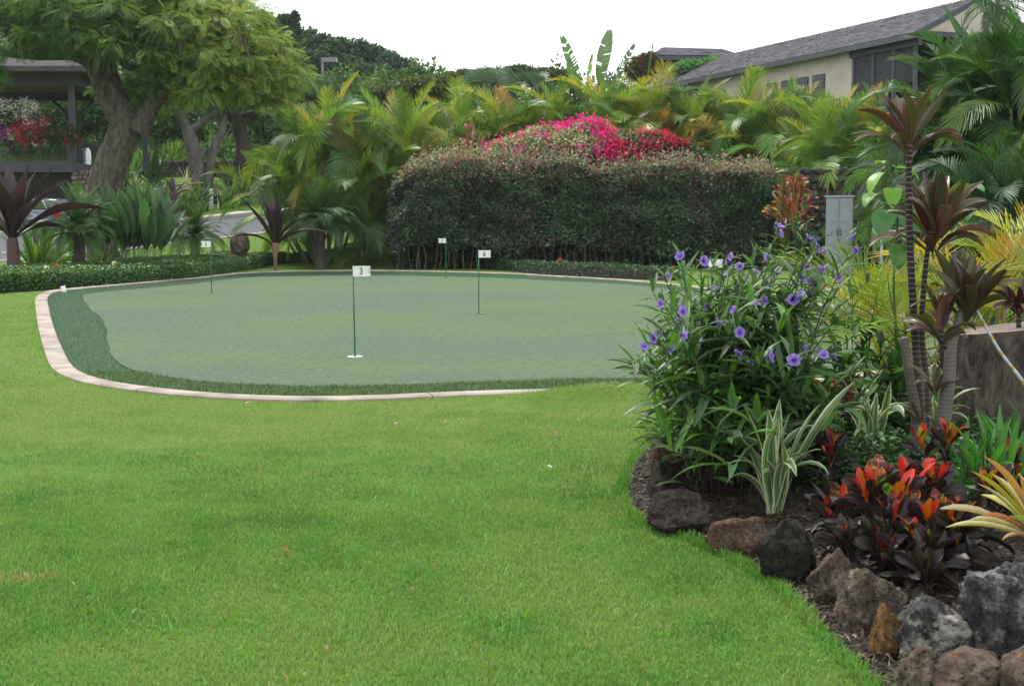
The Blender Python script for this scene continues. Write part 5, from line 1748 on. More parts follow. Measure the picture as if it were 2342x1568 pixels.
# ------------------------------------------------------------------ palms
def frond(name, L, nl, ll, e0, e1, vee, wid, seed, epow=1.2, stalk=0.22, droop=0.35, col=(1, 1, 1), tipcol=(1.15, 1.0, 0.7), twist=0.0, bend=0.0):
    rg = np.random.default_rng(seed)
    m = 20
    t = np.linspace(0, 1, m)
    e = np.radians(e0 + (e1 - e0) * t ** epow)
    ds = L / (m - 1)
    x = np.concatenate([[0], np.cumsum(np.cos((e[1:] + e[:-1]) / 2) * ds)])
    z = np.concatenate([[0], np.cumsum(np.sin((e[1:] + e[:-1]) / 2) * ds)])
    pth = np.column_stack([x, bend * L * t ** 2, z])
    V0, F0 = tube(pth, np.linspace(.022, .005, m) * L / 2.2, 4, cap=False)
    c0 = np.tile(np.array([1.5, 1.25, .8]), (len(V0), 1))
    Vs, Cs = [], []
    for s in (-1, 1):
        for i in range(nl):
            f = stalk + (1 - stalk) * (i + .5 + rg.uniform(-.2, .2)) / nl
            f = min(f, .995)
            p = np.array([np.interp(f, t, pth[:, k]) for k in range(3)])
            ee = np.interp(f, t, e)
            tan = np.array([math.cos(ee), 0, math.sin(ee)])
            up = np.array([-math.sin(ee), 0, math.cos(ee)])
            side = np.array([0, s, 0.0])
            g = (f - stalk) / (1 - stalk)
            ang = R(62 - 42 * g + rg.uniform(-5, 5))
            va = R(vee * (1 - .4 * g) + rg.uniform(-7, 7))
            d = tan * math.cos(ang) + (side * math.cos(va) + up * math.sin(va)) * math.sin(ang)
            ln = ll * (0.45 + 0.62 * math.sin(math.pi * min(1, .12 + g * .86)) ** .8) * rg.uniform(.88, 1.1)
            wv = np.cross(d, up); wv = wv / (np.linalg.norm(wv) + 1e-9)
            wv = wv * math.cos(.5) + up * math.sin(.5) * s * -1
            w = wid * (0.75 + .25 * math.sin(math.pi * g))
            p1 = p + d * ln * .5 - np.array([0, 0, 1]) * ln * droop * .16
            p2 = p + d * ln * .97 - np.array([0, 0, 1]) * ln * droop * .62
            Vs += [p - wv * w * .25, p + wv * w * .25, p1 + wv * w * .5, p1 - wv * w * .5, p2 + wv * w * .12, p2 - wv * w * .12]
            a = rg.uniform(.85, 1.12)
            Cs += [np.array(col) * a] * 4 + [np.array(tipcol) * a] * 2
    V1 = np.array(Vs)
    k = np.arange(len(V1) // 6)[:, None] * 6
    F1 = np.vstack([k + [[0, 1, 2, 3]], k + [[3, 2, 4, 5]]])
    V, F, C = join([(V0, F0, c0), (V1, F1, np.array(Cs))])
    return mesh(name, V, F, C)

ARE = [frond("frond", 2.5, 44, .66, e0, e1, v, .030, 600 + i, ep, .2, dr, bend=bd) for i, (e0, e1, v, ep, dr, bd) in enumerate(
    [(86, 58, 34, 1.3, .15, .02), (80, 25, 34, 1.4, .25, -.05), (74, -5, 32, 1.4, .3, .06), (64, -35, 28, 1.3, .4, -.06), (52, -60, 22, 1.2, .5, .05), (32, -80, 12, 1.1, .6, -.04)])]
GREENS = [(.090, .20, .042), (.12, .24, .042), (.18, .30, .042), (.075, .165, .060)]
YEL = [(.32, .36, .036), (.25, .34, .038), (.36, .33, .040), (.20, .32, .040)]
DRY = [(.36, .30, .14), (.30, .21, .06), (.34, .32, .20)]
def areca(label, b, H, heads, per, scale, seed, spread, yellow=.4, dry=.045, group="areca palm clumps behind the hedge", low=0.45, greens=None, az_bias=None, mes=None, cane=True):
    rg = np.random.default_rng(seed)
    root = thing("areca_palm", label, "palm", b, group)
    mes = mes or ARE
    gr = greens or GREENS
    for h in range(heads):
        a = 2.4 * h + rg.uniform(-.3, .3)
        q = math.sqrt((h + .3) / heads)
        rr = spread * q
        hh = H * (1 - (1 - low) * q ** 1.6 * rg.uniform(.6, 1.15)) - 1.5 * scale
        hh = max(.25, hh)
        top = np.array([math.cos(a) * rr, math.sin(a) * rr * .8, hh])
        if cane:
            pth = spline([[top[0] * .45, top[1] * .45, -.05], top * [.75, .75, .55], top], 7)
            V, F = tube(pth, np.linspace(.055, .035, 7) * min(1, scale + .2), 7)
            obj("cane", mesh("cane", V, F), M_cane, root)
        for i in range(per):
            f = i / max(1, per - 1)
            k = min(len(mes) - 1, max(0, int(f * (len(mes) - .4) + rg.uniform(-.7, .5))))
            az = 2.4 * i + a
            s = scale * rg.uniform(.75, 1.12) * (.8 if k == 0 else 1)
            M = Matrix.Translation(Vector(top) - Vector((0, 0, .12 * f))) @ Matrix.Rotation(az, 4, 'Z') @ Matrix.Rotation(R(rg.uniform(-8, 8)), 4, 'Y') @ Matrix.Rotation(R(rg.uniform(-22, 22)), 4, 'X') @ Matrix.Scale(s, 4)
            u = rg.uniform()
            sunny = .75 * yellow * (.35 + 1.1 * (hh / H))
            c = DRY[int(rg.integers(3))] if u < dry else (YEL[int(rg.integers(4))] if u < dry + sunny else gr[int(rg.integers(4))])
            obj("frond", mes[k], M_frond, root, M=M, color=(*[x * rg.uniform(.85, 1.15) for x in c], 1))
    return root
def areca_px(label, x, ytop, Y, *a, **k):
    b = at(x, Y)
    H = P(x, ytop, Y).z - b.z
    return areca(label, b, H, *a, **k)

# big clumps left of the hedge
areca_px("widest areca palm clump, green and drooping, left of the tall hedge", 745, 195, 51.5, 22, 8, 1.12, 701, 2.1, yellow=.16, low=.12)
areca_px("golden areca palm clump touching the hedge's left end", 925, 212, 53.0, 18, 8, 1.1, 702, 1.8, yellow=.5, low=.18)
areca_px("areca palm clump rising behind the hedge's left end and the reddish croton", 1045, 205, 56.5, 14, 8, 1.15, 703, 1.7, yellow=.5, low=.3)
ROW = [(1150, 212, 57.5, .45, "first areca palm clump from the left behind the bougainvillea"), (1265, 205, 58.0, .5, "second areca palm clump from the left behind the bougainvillea"),
       (1375, 190, 58.5, .55, "golden areca palm clump straight above the crimson bougainvillea"), (1480, 190, 58.0, .55, "areca palm clump right above the dark end of the bougainvillea"),
       (1585, 195, 57.0, .5, "areca palm clump below the left end of the tan building wall"), (1690, 188, 56.0, .42, "areca palm clump below the long grey roof"),
       (1790, 205, 55.0, .35, "areca palm clump below the tan wall's shuttered windows"), (1885, 228, 53.0, .28, "areca palm clump in front of the tan wall's corner"),
       (1985, 225, 50.0, .2, "areca palm clump below the lattice porch")]
for i, (x, y, Y, ye, lab) in enumerate(ROW):
    areca_px(lab, x, y, Y, 19, 8, 1.15, 710 + i, 1.5, yellow=ye, low=.32)
areca_px('green areca palm clump in front of the stone wall beside the grey cabinet', 1890, 262, 49.2, 10, 8, .95, 725, .9, yellow=.1, low=.55)
areca_px('dark green areca palm clump between the grey cabinet and the big right palms', 2050, 300, 42, 10, 8, .75, 726, .9, yellow=.08, low=.5)
# tall green palms on the right
areca_px("tall dark green areca palm, left one of the big pair at the right edge", 2200, 92, 25, 28, 9, .66, 731, 1.0, yellow=0, dry=0, low=.4, group="big green palms at the right edge", greens=[(.05, .135, .035), (.04, .11, .035), (.07, .165, .03), (.035, .095, .04)])
areca_px("tall dark green areca palm cut off by the right edge", 2345, 20, 23.5, 26, 9, .66, 732, .95, yellow=0, dry=0, low=.35, group="big green palms at the right edge", greens=[(.05, .135, .035), (.04, .11, .035), (.07, .165, .03), (.035, .095, .04)])
areca_px("low dark green palm filling under the big right-hand palms", 2280, 330, 21, 12, 9, .6, 733, .8, yellow=0, dry=0, low=.5, group="big green palms at the right edge", greens=[(.035, .10, .03), (.03, .085, .03), (.05, .12, .03), (.03, .08, .04)])
# young yellow palms in the bed
YPAL = [frond("frond", 1.0, 24, .36, e0, e1, v, .016, 640 + i, 1.3, .25, dr) for i, (e0, e1, v, dr) in enumerate([(80, 45, 26, .1), (66, 20, 22, .15), (54, 0, 18, .2), (40, -15, 14, .2), (24, -25, 10, .25)])]
YG = [(.30, .34, .03), (.22, .32, .035), (.40, .34, .035), (.15, .26, .04)]
areca("young yellow palm with flat spreading fronds left of the ringed ti stem", bed_pt(2050, 9.9), P(2050, 520, 9.9).z - bed_pt(2050, 9.9).z + .75, 3, 9, .95, 741, .12, yellow=.1, dry=0.02, group="young palms in the bed", greens=YG, mes=YPAL, low=.7)
areca("young yellow palm with orange-tipped fronds behind the low ti heads", bed_pt(2270, 10.4), P(2270, 470, 10.4).z - bed_pt(2270, 10.4).z + 1.05, 3, 7, 1.05, 742, .2, yellow=.2, dry=0.1, group="young palms in the bed", greens=YG, mes=YPAL, low=.7)
areca("young yellow palm cut by the right edge behind the dark ti head", bed_pt(2380, 10.8), P(2350, 480, 10.8).z - bed_pt(2380, 10.8).z + 1.05, 2, 7, 1.05, 743, .2, yellow=.2, dry=0.15, group="young palms in the bed", greens=YG, mes=YPAL, low=.7)

# pygmy date palms in the groundcover
PYG = [frond("frond", 1.0, 44, .30, e0, e1, 12, .011, 660 + i, 1.2, .12, .35) for i, (e0, e1) in enumerate([(84, 50), (72, 10), (58, -25), (42, -50), (20, -70)])]
def date_palm(label, x, yb, yt, Y, n, L, seed, col, trunk_r=.1):
    rg = np.random.default_rng(seed)
    b = at(x, Y)
    root = thing("date_palm", label, "palm", b, "small feathery palms in the groundcover")
    h = P(x, yt, Y).z - b.z
    pth = np.array([[0, 0, -.05], [0, 0, h * .5], [0, 0, h]])
    V, F = tube(resample(pth, .05), np.full(len(resample(pth, .05)), trunk_r) * (1 + .14 * (np.arange(len(resample(pth, .05))) % 2)), 10, jitter=.1)
    obj("trunk", mesh("trunk", V, F), M_bark_dark, root)
    for i in range(n):
        f = i / (n - 1)
        k = min(4, max(0, int(f * 5 + rg.uniform(-.6, .4))))
        M = Matrix.Translation((0, 0, h - .05 * f)) @ Matrix.Rotation(2.4 * i + seed, 4, 'Z') @ Matrix.Rotation(R(rg.uniform(-8, 8)), 4, 'Y') @ Matrix.Scale(L * rg.uniform(.8, 1.12), 4)
        obj("frond", PYG[k], M_frond, root, M=M, color=tuple(vary(col, 1, rg, .12, .25)[0]))
date_palm("small feathery palm with a dark stout trunk in front of the leaning tree", 186, 610, 535, 37.0, 52, 1.2, 751, [.05, .135, .03], .14)
date_palm("small feathery palm right behind flag 5", 449, 585, 545, 48.0, 56, 1.2, 752, [.075, .18, .035], .13)
date_palm("feathery blue-green palm with a dark trunk in front of the widest areca clump", 733, 580, 512, 48.6, 58, 1.5, 753, [.075, .17, .06], .17)

# fan palms and banana above the palm row
def fan_mesh():
    V, C, F = [], [], []
    n = 30
    for i in range(n):
        a = R(-125 + 250 * i / (n - 1))
        for (r, w, z) in [(0.05, .0, 0), (.62, .055, .03), (1.0, .012, -.12)]:
            for s in (-1, 1):
                V.append([r * math.cos(a) - s * w * math.sin(a), r * math.sin(a) + s * w * math.cos(a), z + (.02 if i % 2 else -.02)])
                C.append([1, 1, 1])
        k = i * 6
        F += [[k, k + 1, k + 3, k + 2], [k + 2, k + 3, k + 5, k + 4]]
    return mesh("fan_leaf", V, np.array(F), C)
FAN = fan_mesh()
def fan_palm(label, x, ytop, Y, n, s, seed, col):
    rg = np.random.default_rng(seed)
    b = at(x, Y)
    root = thing("fan_palm", label, "palm", b, "fan palms above the palm row")
    h = P(x, ytop, Y).z - b.z - s * .9
    V, F = tube([[0, 0, -.05], [0, 0, h * .5], [0, 0, h]], [.16, .13, .13], 9)
    obj("trunk", mesh("trunk", V, F), M_bark_grey, root)
    for i in range(n):
        el = R(70 - 75 * i / n + rg.uniform(-8, 8)); az = 2.4 * i
        stalk = s * rg.uniform(.7, 1.0)
        d = Vector((math.cos(az) * math.cos(el), math.sin(az) * math.cos(el), math.sin(el)))
        V, F = tube([[0, 0, h], list(Vector((0, 0, h)) + d * stalk)], [.02, .015], 4)
        st = obj("stalk", mesh("stalk", V, F, (.08, .12, .04)), M_stem, root)
        M = Matrix.Translation(Vector((0, 0, h)) + d * stalk) @ Matrix.Rotation(az, 4, 'Z') @ Matrix.Rotation(-el + R(rg.uniform(10, 50)), 4, 'Y') @ Matrix.Rotation(R(rg.uniform(-75, 75)), 4, 'X') @ Matrix.Scale(s * rg.uniform(.7, .95), 4)
        obj("fan_leaf", FAN, M_frond, root, M=M, color=tuple(vary(col, 1, rg, .1, .2)[0]))
fan_palm("blue-green fan palm left of the banana leaves", 1110, 178, 72, 18, 1.1, 761, [.07, .14, .075])
fan_palm("blue-green fan palm directly below the small white gable", 1205, 182, 71, 18, 1.1, 762, [.065, .135, .07])

def banana():
    rg = np.random.default_rng(77)
    Y = 67
    b = at(1400, Y)
    root = thing("banana_plant", "banana plant with tall torn leaves standing against the sky", "banana plant", b)
    h = P(1400, 200, Y).z - b.z
    for i, (dx, hh) in enumerate([(-.6, h), (.5, h * .95), (2.4, h * .9)]):
        V, F = tube([[dx, 0, -.05], [dx * 1.02, 0, hh * .5], [dx, 0, hh]], [.16, .14, .1], 10)
        obj("stem", mesh("stem", V, F, (.12, .15, .05)), M_stem, root)
    def torn(seed, L, W, gaps):
        r2 = np.random.default_rng(seed)
        m = 60
        V, C, F = [], [], []
        for s in (-1, 1):
            cut = np.zeros(m, bool)
            for q in range(gaps): cut[r2.integers(6, m - 1)] = True
            for i in range(m - 1):
                t0, t1 = i / (m - 1), (i + 1) / (m - 1)
                if cut[i]: continue
                w0 = W * max(.05, math.sin(math.pi * min(1, t0 * .95 + .04)) ** .5); w1 = W * max(.05, math.sin(math.pi * min(1, t1 * .95 + .04)) ** .5)
                j = len(V)
                sag = .12 * r2.uniform(.4, 1.6)
                V += [[t0 * L, 0, 0], [t1 * L, 0, 0], [t1 * L + .04 * L, s * w1, -sag * w1], [t0 * L + .04 * L, s * w0, -sag * w0]]
                C += [[1.3, 1.2, .9], [1.3, 1.2, .9], [1, 1, 1], [1, 1, 1]]
                F.append([j, j + 1, j + 2, j + 3])
        V = np.array(V)
        V[:, 2] -= (V[:, 0] / L) ** 2 * .12 * L
        return mesh("leaf", V, np.array(F), C)
    LV = [torn(801, 2.6, .38, 3), torn(802, 2.4, .32, 12), torn(803, 2.2, .34, 7)]
    for (x, y, x2, y2, k, w, col) in [(1330, 205, 1291, 82, 1, .75, (.09, .17, .075)), (1370, 190, 1384, 78, 0, 1.1, (.11, .20, .085)), (1345, 200, 1345, 130, 0, 1.0, (.10, .19, .07)), (1395, 200, 1450, 98, 1, .5, (.08, .15, .07)),
                                      (1320, 210, 1300, 130, 2, .9, (.10, .2, .07)), (1400, 200, 1425, 150, 2, 1, (.09, .17, .07)), (1480, 205, 1482, 97, 1, .45, (.07, .13, .06)), (1500, 200, 1540, 140, 2, .6, (.12, .2, .1)), (1470, 200, 1440, 140, 2, .6, (.09, .17, .07)), (1385, 205, 1360, 150, 2, .9, (.10, .19, .07))]:
        p0, p1 = P(x, y, Y + rg.uniform(-.4, .4)), P(x2, y2, Y + rg.uniform(-.5, .5))
        d = p1 - p0
        s = d.length / 2.4
        q = d.to_track_quat('X', 'Z').to_matrix().to_4x4()
        M = Matrix.Translation(p0 - b) @ q @ Matrix.Rotation(R(70 + rg.uniform(-35, 35)), 4, 'X') @ Matrix.Diagonal((s, s * w, s, 1))
        obj("leaf", LV[k], M_frond, root, M=M, color=(*col, 1))
banana()

# coconut palm at the top right corner, spear leaves beside it
COC = [frond("frond", 2.6, 36, .62, e0, e1, 4, .035, 680 + i, 1.1, .15, .75) for i, (e0, e1) in enumerate([(70, 10), (45, -40), (20, -65), (0, -80)])]
def coconut():
    rg = np.random.default_rng(88)
    Y = 64
    b = at(2262, Y)
    root = thing("coconut_palm", "coconut palm crown against the sky in the top right corner", "palm", b)
    h = P(2262, 14, Y).z - b.z
    V, F = tube(spline([[0.3, 0, -.1], [.1, 0, h * .5], [0, 0, h]], 14), np.linspace(.2, .13, 14), 10)
    obj("trunk", mesh("trunk", V, F), M_bark_grey, root)
    for i in range(22):
        k = min(3, int(i / 22 * 4.2))
        M = Matrix.Translation((0, 0, h)) @ Matrix.Rotation(2.4 * i, 4, 'Z') @ Matrix.Rotation(R(rg.uniform(-10, 10)), 4, 'Y') @ Matrix.Scale(.8 * rg.uniform(.85, 1.1), 4)
        obj("frond", COC[k], M_frond, root, M=M, color=tuple(vary([.05, .10, .035], 1, rg)[0]))
coconut()
def spear_plant():
    Y = 26
    b = at(2195, Y)
    root = thing("spear_leaf_plant", "three stiff dark green spear leaves rising above the right-hand palms", "plant", b)
    h = P(2195, 110, Y).z - b.z
    V, F = tube([[0, 0, -.05], [0, 0, h * .5], [0, 0, h]], [.1, .08, .07], 8)
    obj("stem", mesh("stem", V, F), M_bark_dark, root)
    for (x2, y2, w, az) in [(2160, 2, 1.0, 180), (2190, 30, 1.2, 60), (2228, 62, 1.1, 0), (2205, 60, 1.3, 300), (2170, 70, 1.0, 220)]:
        d = P(x2, y2, Y) - (b + Vector((0, 0, h)))
        s = d.length
        M = Matrix.Translation((0, 0, h)) @ d.to_track_quat('Z', 'Y').to_matrix().to_4x4() @ Matrix.Rotation(R(az), 4, 'Z') @ Matrix.Scale(s, 4)
        obj("leaf", SPE[0], M_leaf, root, M=M, color=(.055, .13, .045, 1))
spear_plant()
# ------------------------------------------------------------------ trees
def limb(pts, radii, n=8, jit=.05, seed=0, step=.35):
    p = spline(np.array(pts, float), max(6, 5 * len(pts)))
    r = np.interp(np.linspace(0, 1, len(p)), np.linspace(0, 1, len(radii)), radii)
    return tube(p, r, n, jitter=jit, seed=seed)

def pinnate_template(pairs=7, L=1.0):
    """feathery compound leaf along +X: pairs of slim pinnae"""
    V, F = [], []
    for i in range(pairs):
        t = .12 + .88 * i / (pairs - 1)
        ln = .36 * math.sin(math.pi * (.18 + .7 * t)) + .06
        for s in (-1, 1):
            a = R(58 - 22 * t)
            d = np.array([math.cos(a), s * math.sin(a), -.10 - .1 * t]); w = np.array([-s * math.sin(a), math.cos(a) * 1, 0]) * .052
            w = np.array([math.sin(a) * -s, math.cos(a), 0]) * .030
            p = np.array([t, 0, -.22 * t * t])
            k = len(V)
            V += [p, p + d * ln * .5 + w, p + d * ln + [0, 0, -.05], p + d * ln * .5 - w]
            F.append([k, k + 1, k + 2, k + 3])
    return np.array(V) * L, np.array(F)
PINV, PINF = pinnate_template()

def feather_crown(centres, radii, n, size, colf, seed, origin, flat=.5, droop=.25):
    rg = np.random.default_rng(seed)
    centres = np.array(centres, float); radii = np.array(radii, float)
    w = radii[:, 0] * radii[:, 2]; w = w / w.sum()
    m = 13
    sd_ = rand_dirs(len(centres) * m, rg)
    sub_c = np.repeat(centres, m, 0) + sd_ * np.repeat(radii, m, 0) * .8
    sub_r = np.repeat(radii, m, 0) * [.48, .48, .26] * rg.uniform(.6, 1.2, (len(centres) * m, 1))
    w2 = np.repeat(w, m); w2 = w2 / w2.sum()
    k = rg.choice(len(sub_c), n, p=w2)
    d = rand_dirs(n, rg)
    rad = rg.uniform(.2, 1.0, n) ** .45
    pos = sub_c[k] + d * sub_r[k] * rad[:, None]
    hd = d * [1, 1, .3] + rg.normal(0, .5, (n, 3)) + [0, 0, -droop]
    up = np.tile([0, 0, 1.], (n, 1)) + rg.normal(0, .3, (n, 3))
    M = frames(hd, up, size * rg.uniform(.7, 1.3, n))
    return scatter(PINV, PINF, M, pos - np.array(origin), colf(pos, d, rad, rg))

def big_tree():
    Y = 47.0
    b = at(232, Y)
    root = thing("rain_tree", "big leaning tree with forked grey trunk and feathery canopy at the left", "tree", b)
    bb = np.array(b)
    def q(x, y, dy=0.0): return np.array(P(x, y, Y + dy)) - bb
    parts = []
    def add(pts, radii, n=14, seed=0):
        V, F = limb(pts, radii, n, .08, seed)
        parts.append((V, F, (1, 1, 1)))
    add([q(238, 640), q(236, 590), q(228, 520), q(226, 470), q(240, 420), q(264, 355), q(285, 300), q(300, 262)], [.68, .52, .45, .46, .55, .53, .48, .42], 24, 1)
    add([q(290, 300), q(262, 245), q(238, 205), q(226, 165), q(205, 135), q(160, 118), q(90, 118), (q(20, 112, -1)), q(-60, 95, -2)], [.42, .37, .34, .33, .31, .30, .29, .25, .18], 18, 2)
    add([q(305, 285), q(275, 235), q(256, 190), q(244, 140), q(228, 100), q(190, 60), q(150, 10), q(120, -60)], [.36, .32, .29, .27, .25, .22, .18, .12], 16, 3)
    add([q(312, 300), q(345, 245), q(385, 205), q(430, 170), q(500, 150), q(580, 130)], [.42, .28, .2, .16, .11, .05], 12, 4)
    add([q(235, 120), q(265, 130), q(300, 155), q(360, 165), q(430, 160)], [.16, .13, .12, .1, .05], 9, 5)
    add([q(228, 100), q(300, 60), q(400, 30), q(500, 25), q(600, 60)], [.2, .16, .13, .1, .04], 9, 6)
    add([q(190, 60), q(260, -20), q(360, -60), q(480, -60)], [.2, .17, .14, .06], 9, 7)
    add([q(430, 170), q(470, 190), q(530, 205), q(600, 190)], [.1, .09, .06, .03], 7, 8)
    add([q(100, 118), q(60, 60), q(0, 20), q(-60, -20)], [.22, .16, .12, .06], 9, 9)
    add([q(400, 30), q(440, 80), q(500, 120)], [.08, .06, .03], 7, 10)
    V, F, C = join(parts)
    obj("trunk", mesh("trunk", V, F), M_bark_big, root)
    # canopy: overlapping flattened sprays
    cs, rs = [], []
    rg = np.random.default_rng(5)
    for (x, y, dy, rx, rz) in [(60, 40, 0, 1.6, .8), (150, 55, -1, 1.5, .7), (250, 40, -1.5, 1.7, .8), (350, 55, -1, 1.7, .9), (440, 60, -.5, 1.6, .9), (520, 80, 0, 1.5, .9), (580, 120, 0, 1.3, .8),
                               (620, 165, 0, 1.1, .65), (560, 190, 0, 1.3, .65), (480, 195, -.6, 1.3, .6), (400, 190, 0.8, 1.2, .6), (330, 130, 1.5, 1.4, .8), (400, 120, -.8, 1.5, .8), (500, 140, -.8, 1.5, .8),
                               (0, 60, -1, 1.4, .8), (-40, 0, 0, 1.6, 1), (100, -20, 0, 1.8, 1), (220, -30, 0, 1.8, 1), (340, -20, 0, 1.8, 1), (450, 0, 0, 1.6, .8), (530, 30, .5, 1.2, .7), (-20, 150, -1.5, .5, .4),
                               (620, 215, .5, .9, .4), (300, 210, 2, 1.0, .6), (360, 235, 2.2, .8, .45), (655, 170, .4, .7, .4), (180, 10, -2, 1.6, .8), (300, 90, -2, 1.3, .6), (190, 90, -2.2, 1.0, .5), (80, 90, -2, 1.2, .4)]:
        cs.append(q(x, y, dy) + bb); rs.append((rx, rx * 1.1, rz))
    xr = P(520, 100, Y).x
    def colf(pos, d, rad, r2):
        n = len(pos)
        c = pick([[.068, .155, .050], [.095, .19, .052], [.14, .24, .055]], [3, 3, 2], n, r2)
        yel = pick([[.34, .42, .115], [.27, .37, .095], [.17, .29, .075]], [3, 3, 2], n, r2)
        k = smooth(xr - 4.5, xr - .2, pos[:, 0] + r2.normal(0, .7, n)) * (0.55 + .45 * (d[:, 2] > -.2))
        return np.where((r2.uniform(size=n) < k)[:, None], yel, c)
    V, F, C = feather_crown(cs, rs, 25000, .37, colf, 71, bb)
    obj("crown", mesh("crown", V, F, C), M_leaf_matte, root)
    # hanging brown pods
    for i, (x, y) in enumerate([(285, 20), (312, 30), (355, 70), (440, 30), (485, 35), (545, 60), (500, 30), (560, 85), (450, 70), (230, 60), (60, 90), (405, 60)]):
        a = q(x, y, -2.2); l = rg.uniform(.4, .75)
        V, F = tube(spline([a, a + [.04, 0, -l * .5], a + [rg.uniform(.02, .2), 0, -l]], 6), [.012, .03, .034, .034, .03, .006], 6)
        obj("pod", mesh("pod", V, F, (.10, .055, .035)), M_stem, root)
big_tree()

def cloud_tree(label, x, Y, blobs, n, leaf, cols, w, seed, trunk=((0, 0), (0, 1)), tr=.25, barkm=None, group=None, name="broadleaf_tree", clump=True, z0=None):
    """blobs in photo units: (x, y, dy, rx_px, rz_px)."""
    b = at(x, Y)
    root = thing(name, label, "tree", b, group)
    bb = np.array(b)
    rg = np.random.default_rng(seed)
    s = Y / FOC
    C3 = np.array([np.array(P(q[0], q[1], Y + q[2])) for q in blobs]); R3 = np.array([[q[3] * s, q[3] * s * .9, q[4] * s] for q in blobs])
    # sub-clumps on each blob make light and dark lobes
    sub_c, sub_r = [], []
    for c, r in zip(C3, R3):
        m = max(5, int(10 * r[0] * r[2] / (r.min() ** 2 + 1e-6)) if False else 14)
        d = rand_dirs(m, rg); d[:, 2] = np.abs(d[:, 2]) * rg.choice([1, 1, -.6], m)
        sub_c.append(c + d * r * .78); sub_r.append(np.tile(r * .46, (m, 1)) * rg.uniform(.7, 1.25, (m, 1)))
    sub_c, sub_r = np.vstack(sub_c), np.vstack(sub_r)
    wt = sub_r[:, 0] * sub_r[:, 2]
    k = rg.choice(len(sub_c), n, p=wt / wt.sum())
    d = rand_dirs(n, rg)
    pos = sub_c[k] + d * sub_r[k] * (rg.uniform(.55, 1.05, n))[:, None]
    a = d * .5 + rg.normal(0, .7, (n, 3)) + [0, 0, -.1]
    col = pick(cols, w, n, rg, .1, .25)
    V, F, C = leaf_cloud(pos - bb, a, d + rg.normal(0, .45, (n, 3)) + [0, 0, .4], rg.uniform(.7, 1.3, n) * leaf, rg.uniform(.45, .8, n) * leaf, col)
    obj("crown", mesh("crown", V, F, C), M_leaf_matte, root)
    parts = []
    base = np.zeros(3)
    for c, r in zip(C3, R3):
        e = c - bb
        mid = e * [.4, .4, .62] + rg.normal(0, .15, 3)
        V, F = limb([[rg.uniform(-.05, .05) * tr * 4, 0, -.2], mid * [.35, .35, .55], mid, e], [tr, tr * .8, tr * .45, tr * .12], 8, .06, seed)
        parts.append((V, F, (1, 1, 1)))
    V, F, C = join(parts)
    obj("trunk", mesh("trunk", V, F), barkm or M_bark_dark, root)
    return root

DKG = [[.042, .088, .048], [.055, .11, .058], [.070, .13, .066], [.085, .13, .055]]  # lightened and bluish: haze of distance put into the leaf colour
LTG = [[.085, .135, .030], [.12, .165, .035], [.06, .11, .028], [.14, .15, .035]]
MDG = [[.040, .105, .024], [.065, .15, .030], [.028, .075, .02], [.10, .19, .035]]
# dark trees on the hill against the sky
cloud_tree("tall dark hillside tree with two leaning tops left of the sky", 690, 112, [(640, 95, 0, 42, 50), (690, 110, 2, 45, 40), (610, 80, -2, 30, 40), (740, 125, 0, 45, 35), (700, 160, -2, 60, 35), (640, 150, 0, 50, 40), (648, 52, 0, 11, 14), (664, 58, 0, 8, 16), (674, 44, 0, 6, 14), (728, 100, 0, 8, 12), (737, 86, 0, 5, 10)], 26000, .34, DKG, [3, 3, 2, 1.5], 831, tr=.5)
cloud_tree("broad dark hillside tree sloping down right of the lamp post", 850, 118, [(800, 125, 0, 45, 30), (850, 140, 2, 45, 32), (900, 160, 0, 42, 30), (945, 178, 0, 30, 18), (780, 165, -2, 60, 30), (850, 175, -1, 50, 22), (770, 110, 1, 25, 18)], 24000, .34, [[.042, .094, .056], [.055, .118, .066], [.070, .14, .076]], [3, 3, 2], 832, tr=.5)  # bluish leaf colours carry distance haze
cloud_tree("yellow-green tree crown above the areca palms right of the dark trees", 960, 88, [(960, 205, 0, 60, 22), (1020, 195, 1, 55, 22), (900, 215, 0, 50, 18)], 12000, .22, LTG, [3, 2, 3, 2], 833, tr=.3)
cloud_tree("low green tree crown left of the banana plant", 1130, 92, [(1100, 190, 0, 60, 26), (1180, 180, 1, 60, 24), (1260, 185, 0, 50, 26), (1050, 185, 0, 45, 20)], 14000, .22, [[.06, .10, .03], [.085, .125, .032], [.04, .08, .026]], [3, 2, 3], 834, tr=.3)
cloud_tree("reddish brown leafy shrub tree right of the banana leaves", 1470, 84, [(1465, 165, 0, 32, 30), (1485, 140, 0, 18, 18)], 4000, .2, [[.10, .07, .04], [.075, .085, .03], [.14, .08, .05]], [3, 2, 2], 835, tr=.15)
cloud_tree("bright green tree crown in front of the second building's eave", 1600, 92, [(1580, 160, 0, 40, 16), (1640, 152, 0, 34, 14)], 5000, .3, [[.08, .22, .05], [.11, .27, .07], [.06, .17, .04]], [3, 2, 2], 836, tr=.2)
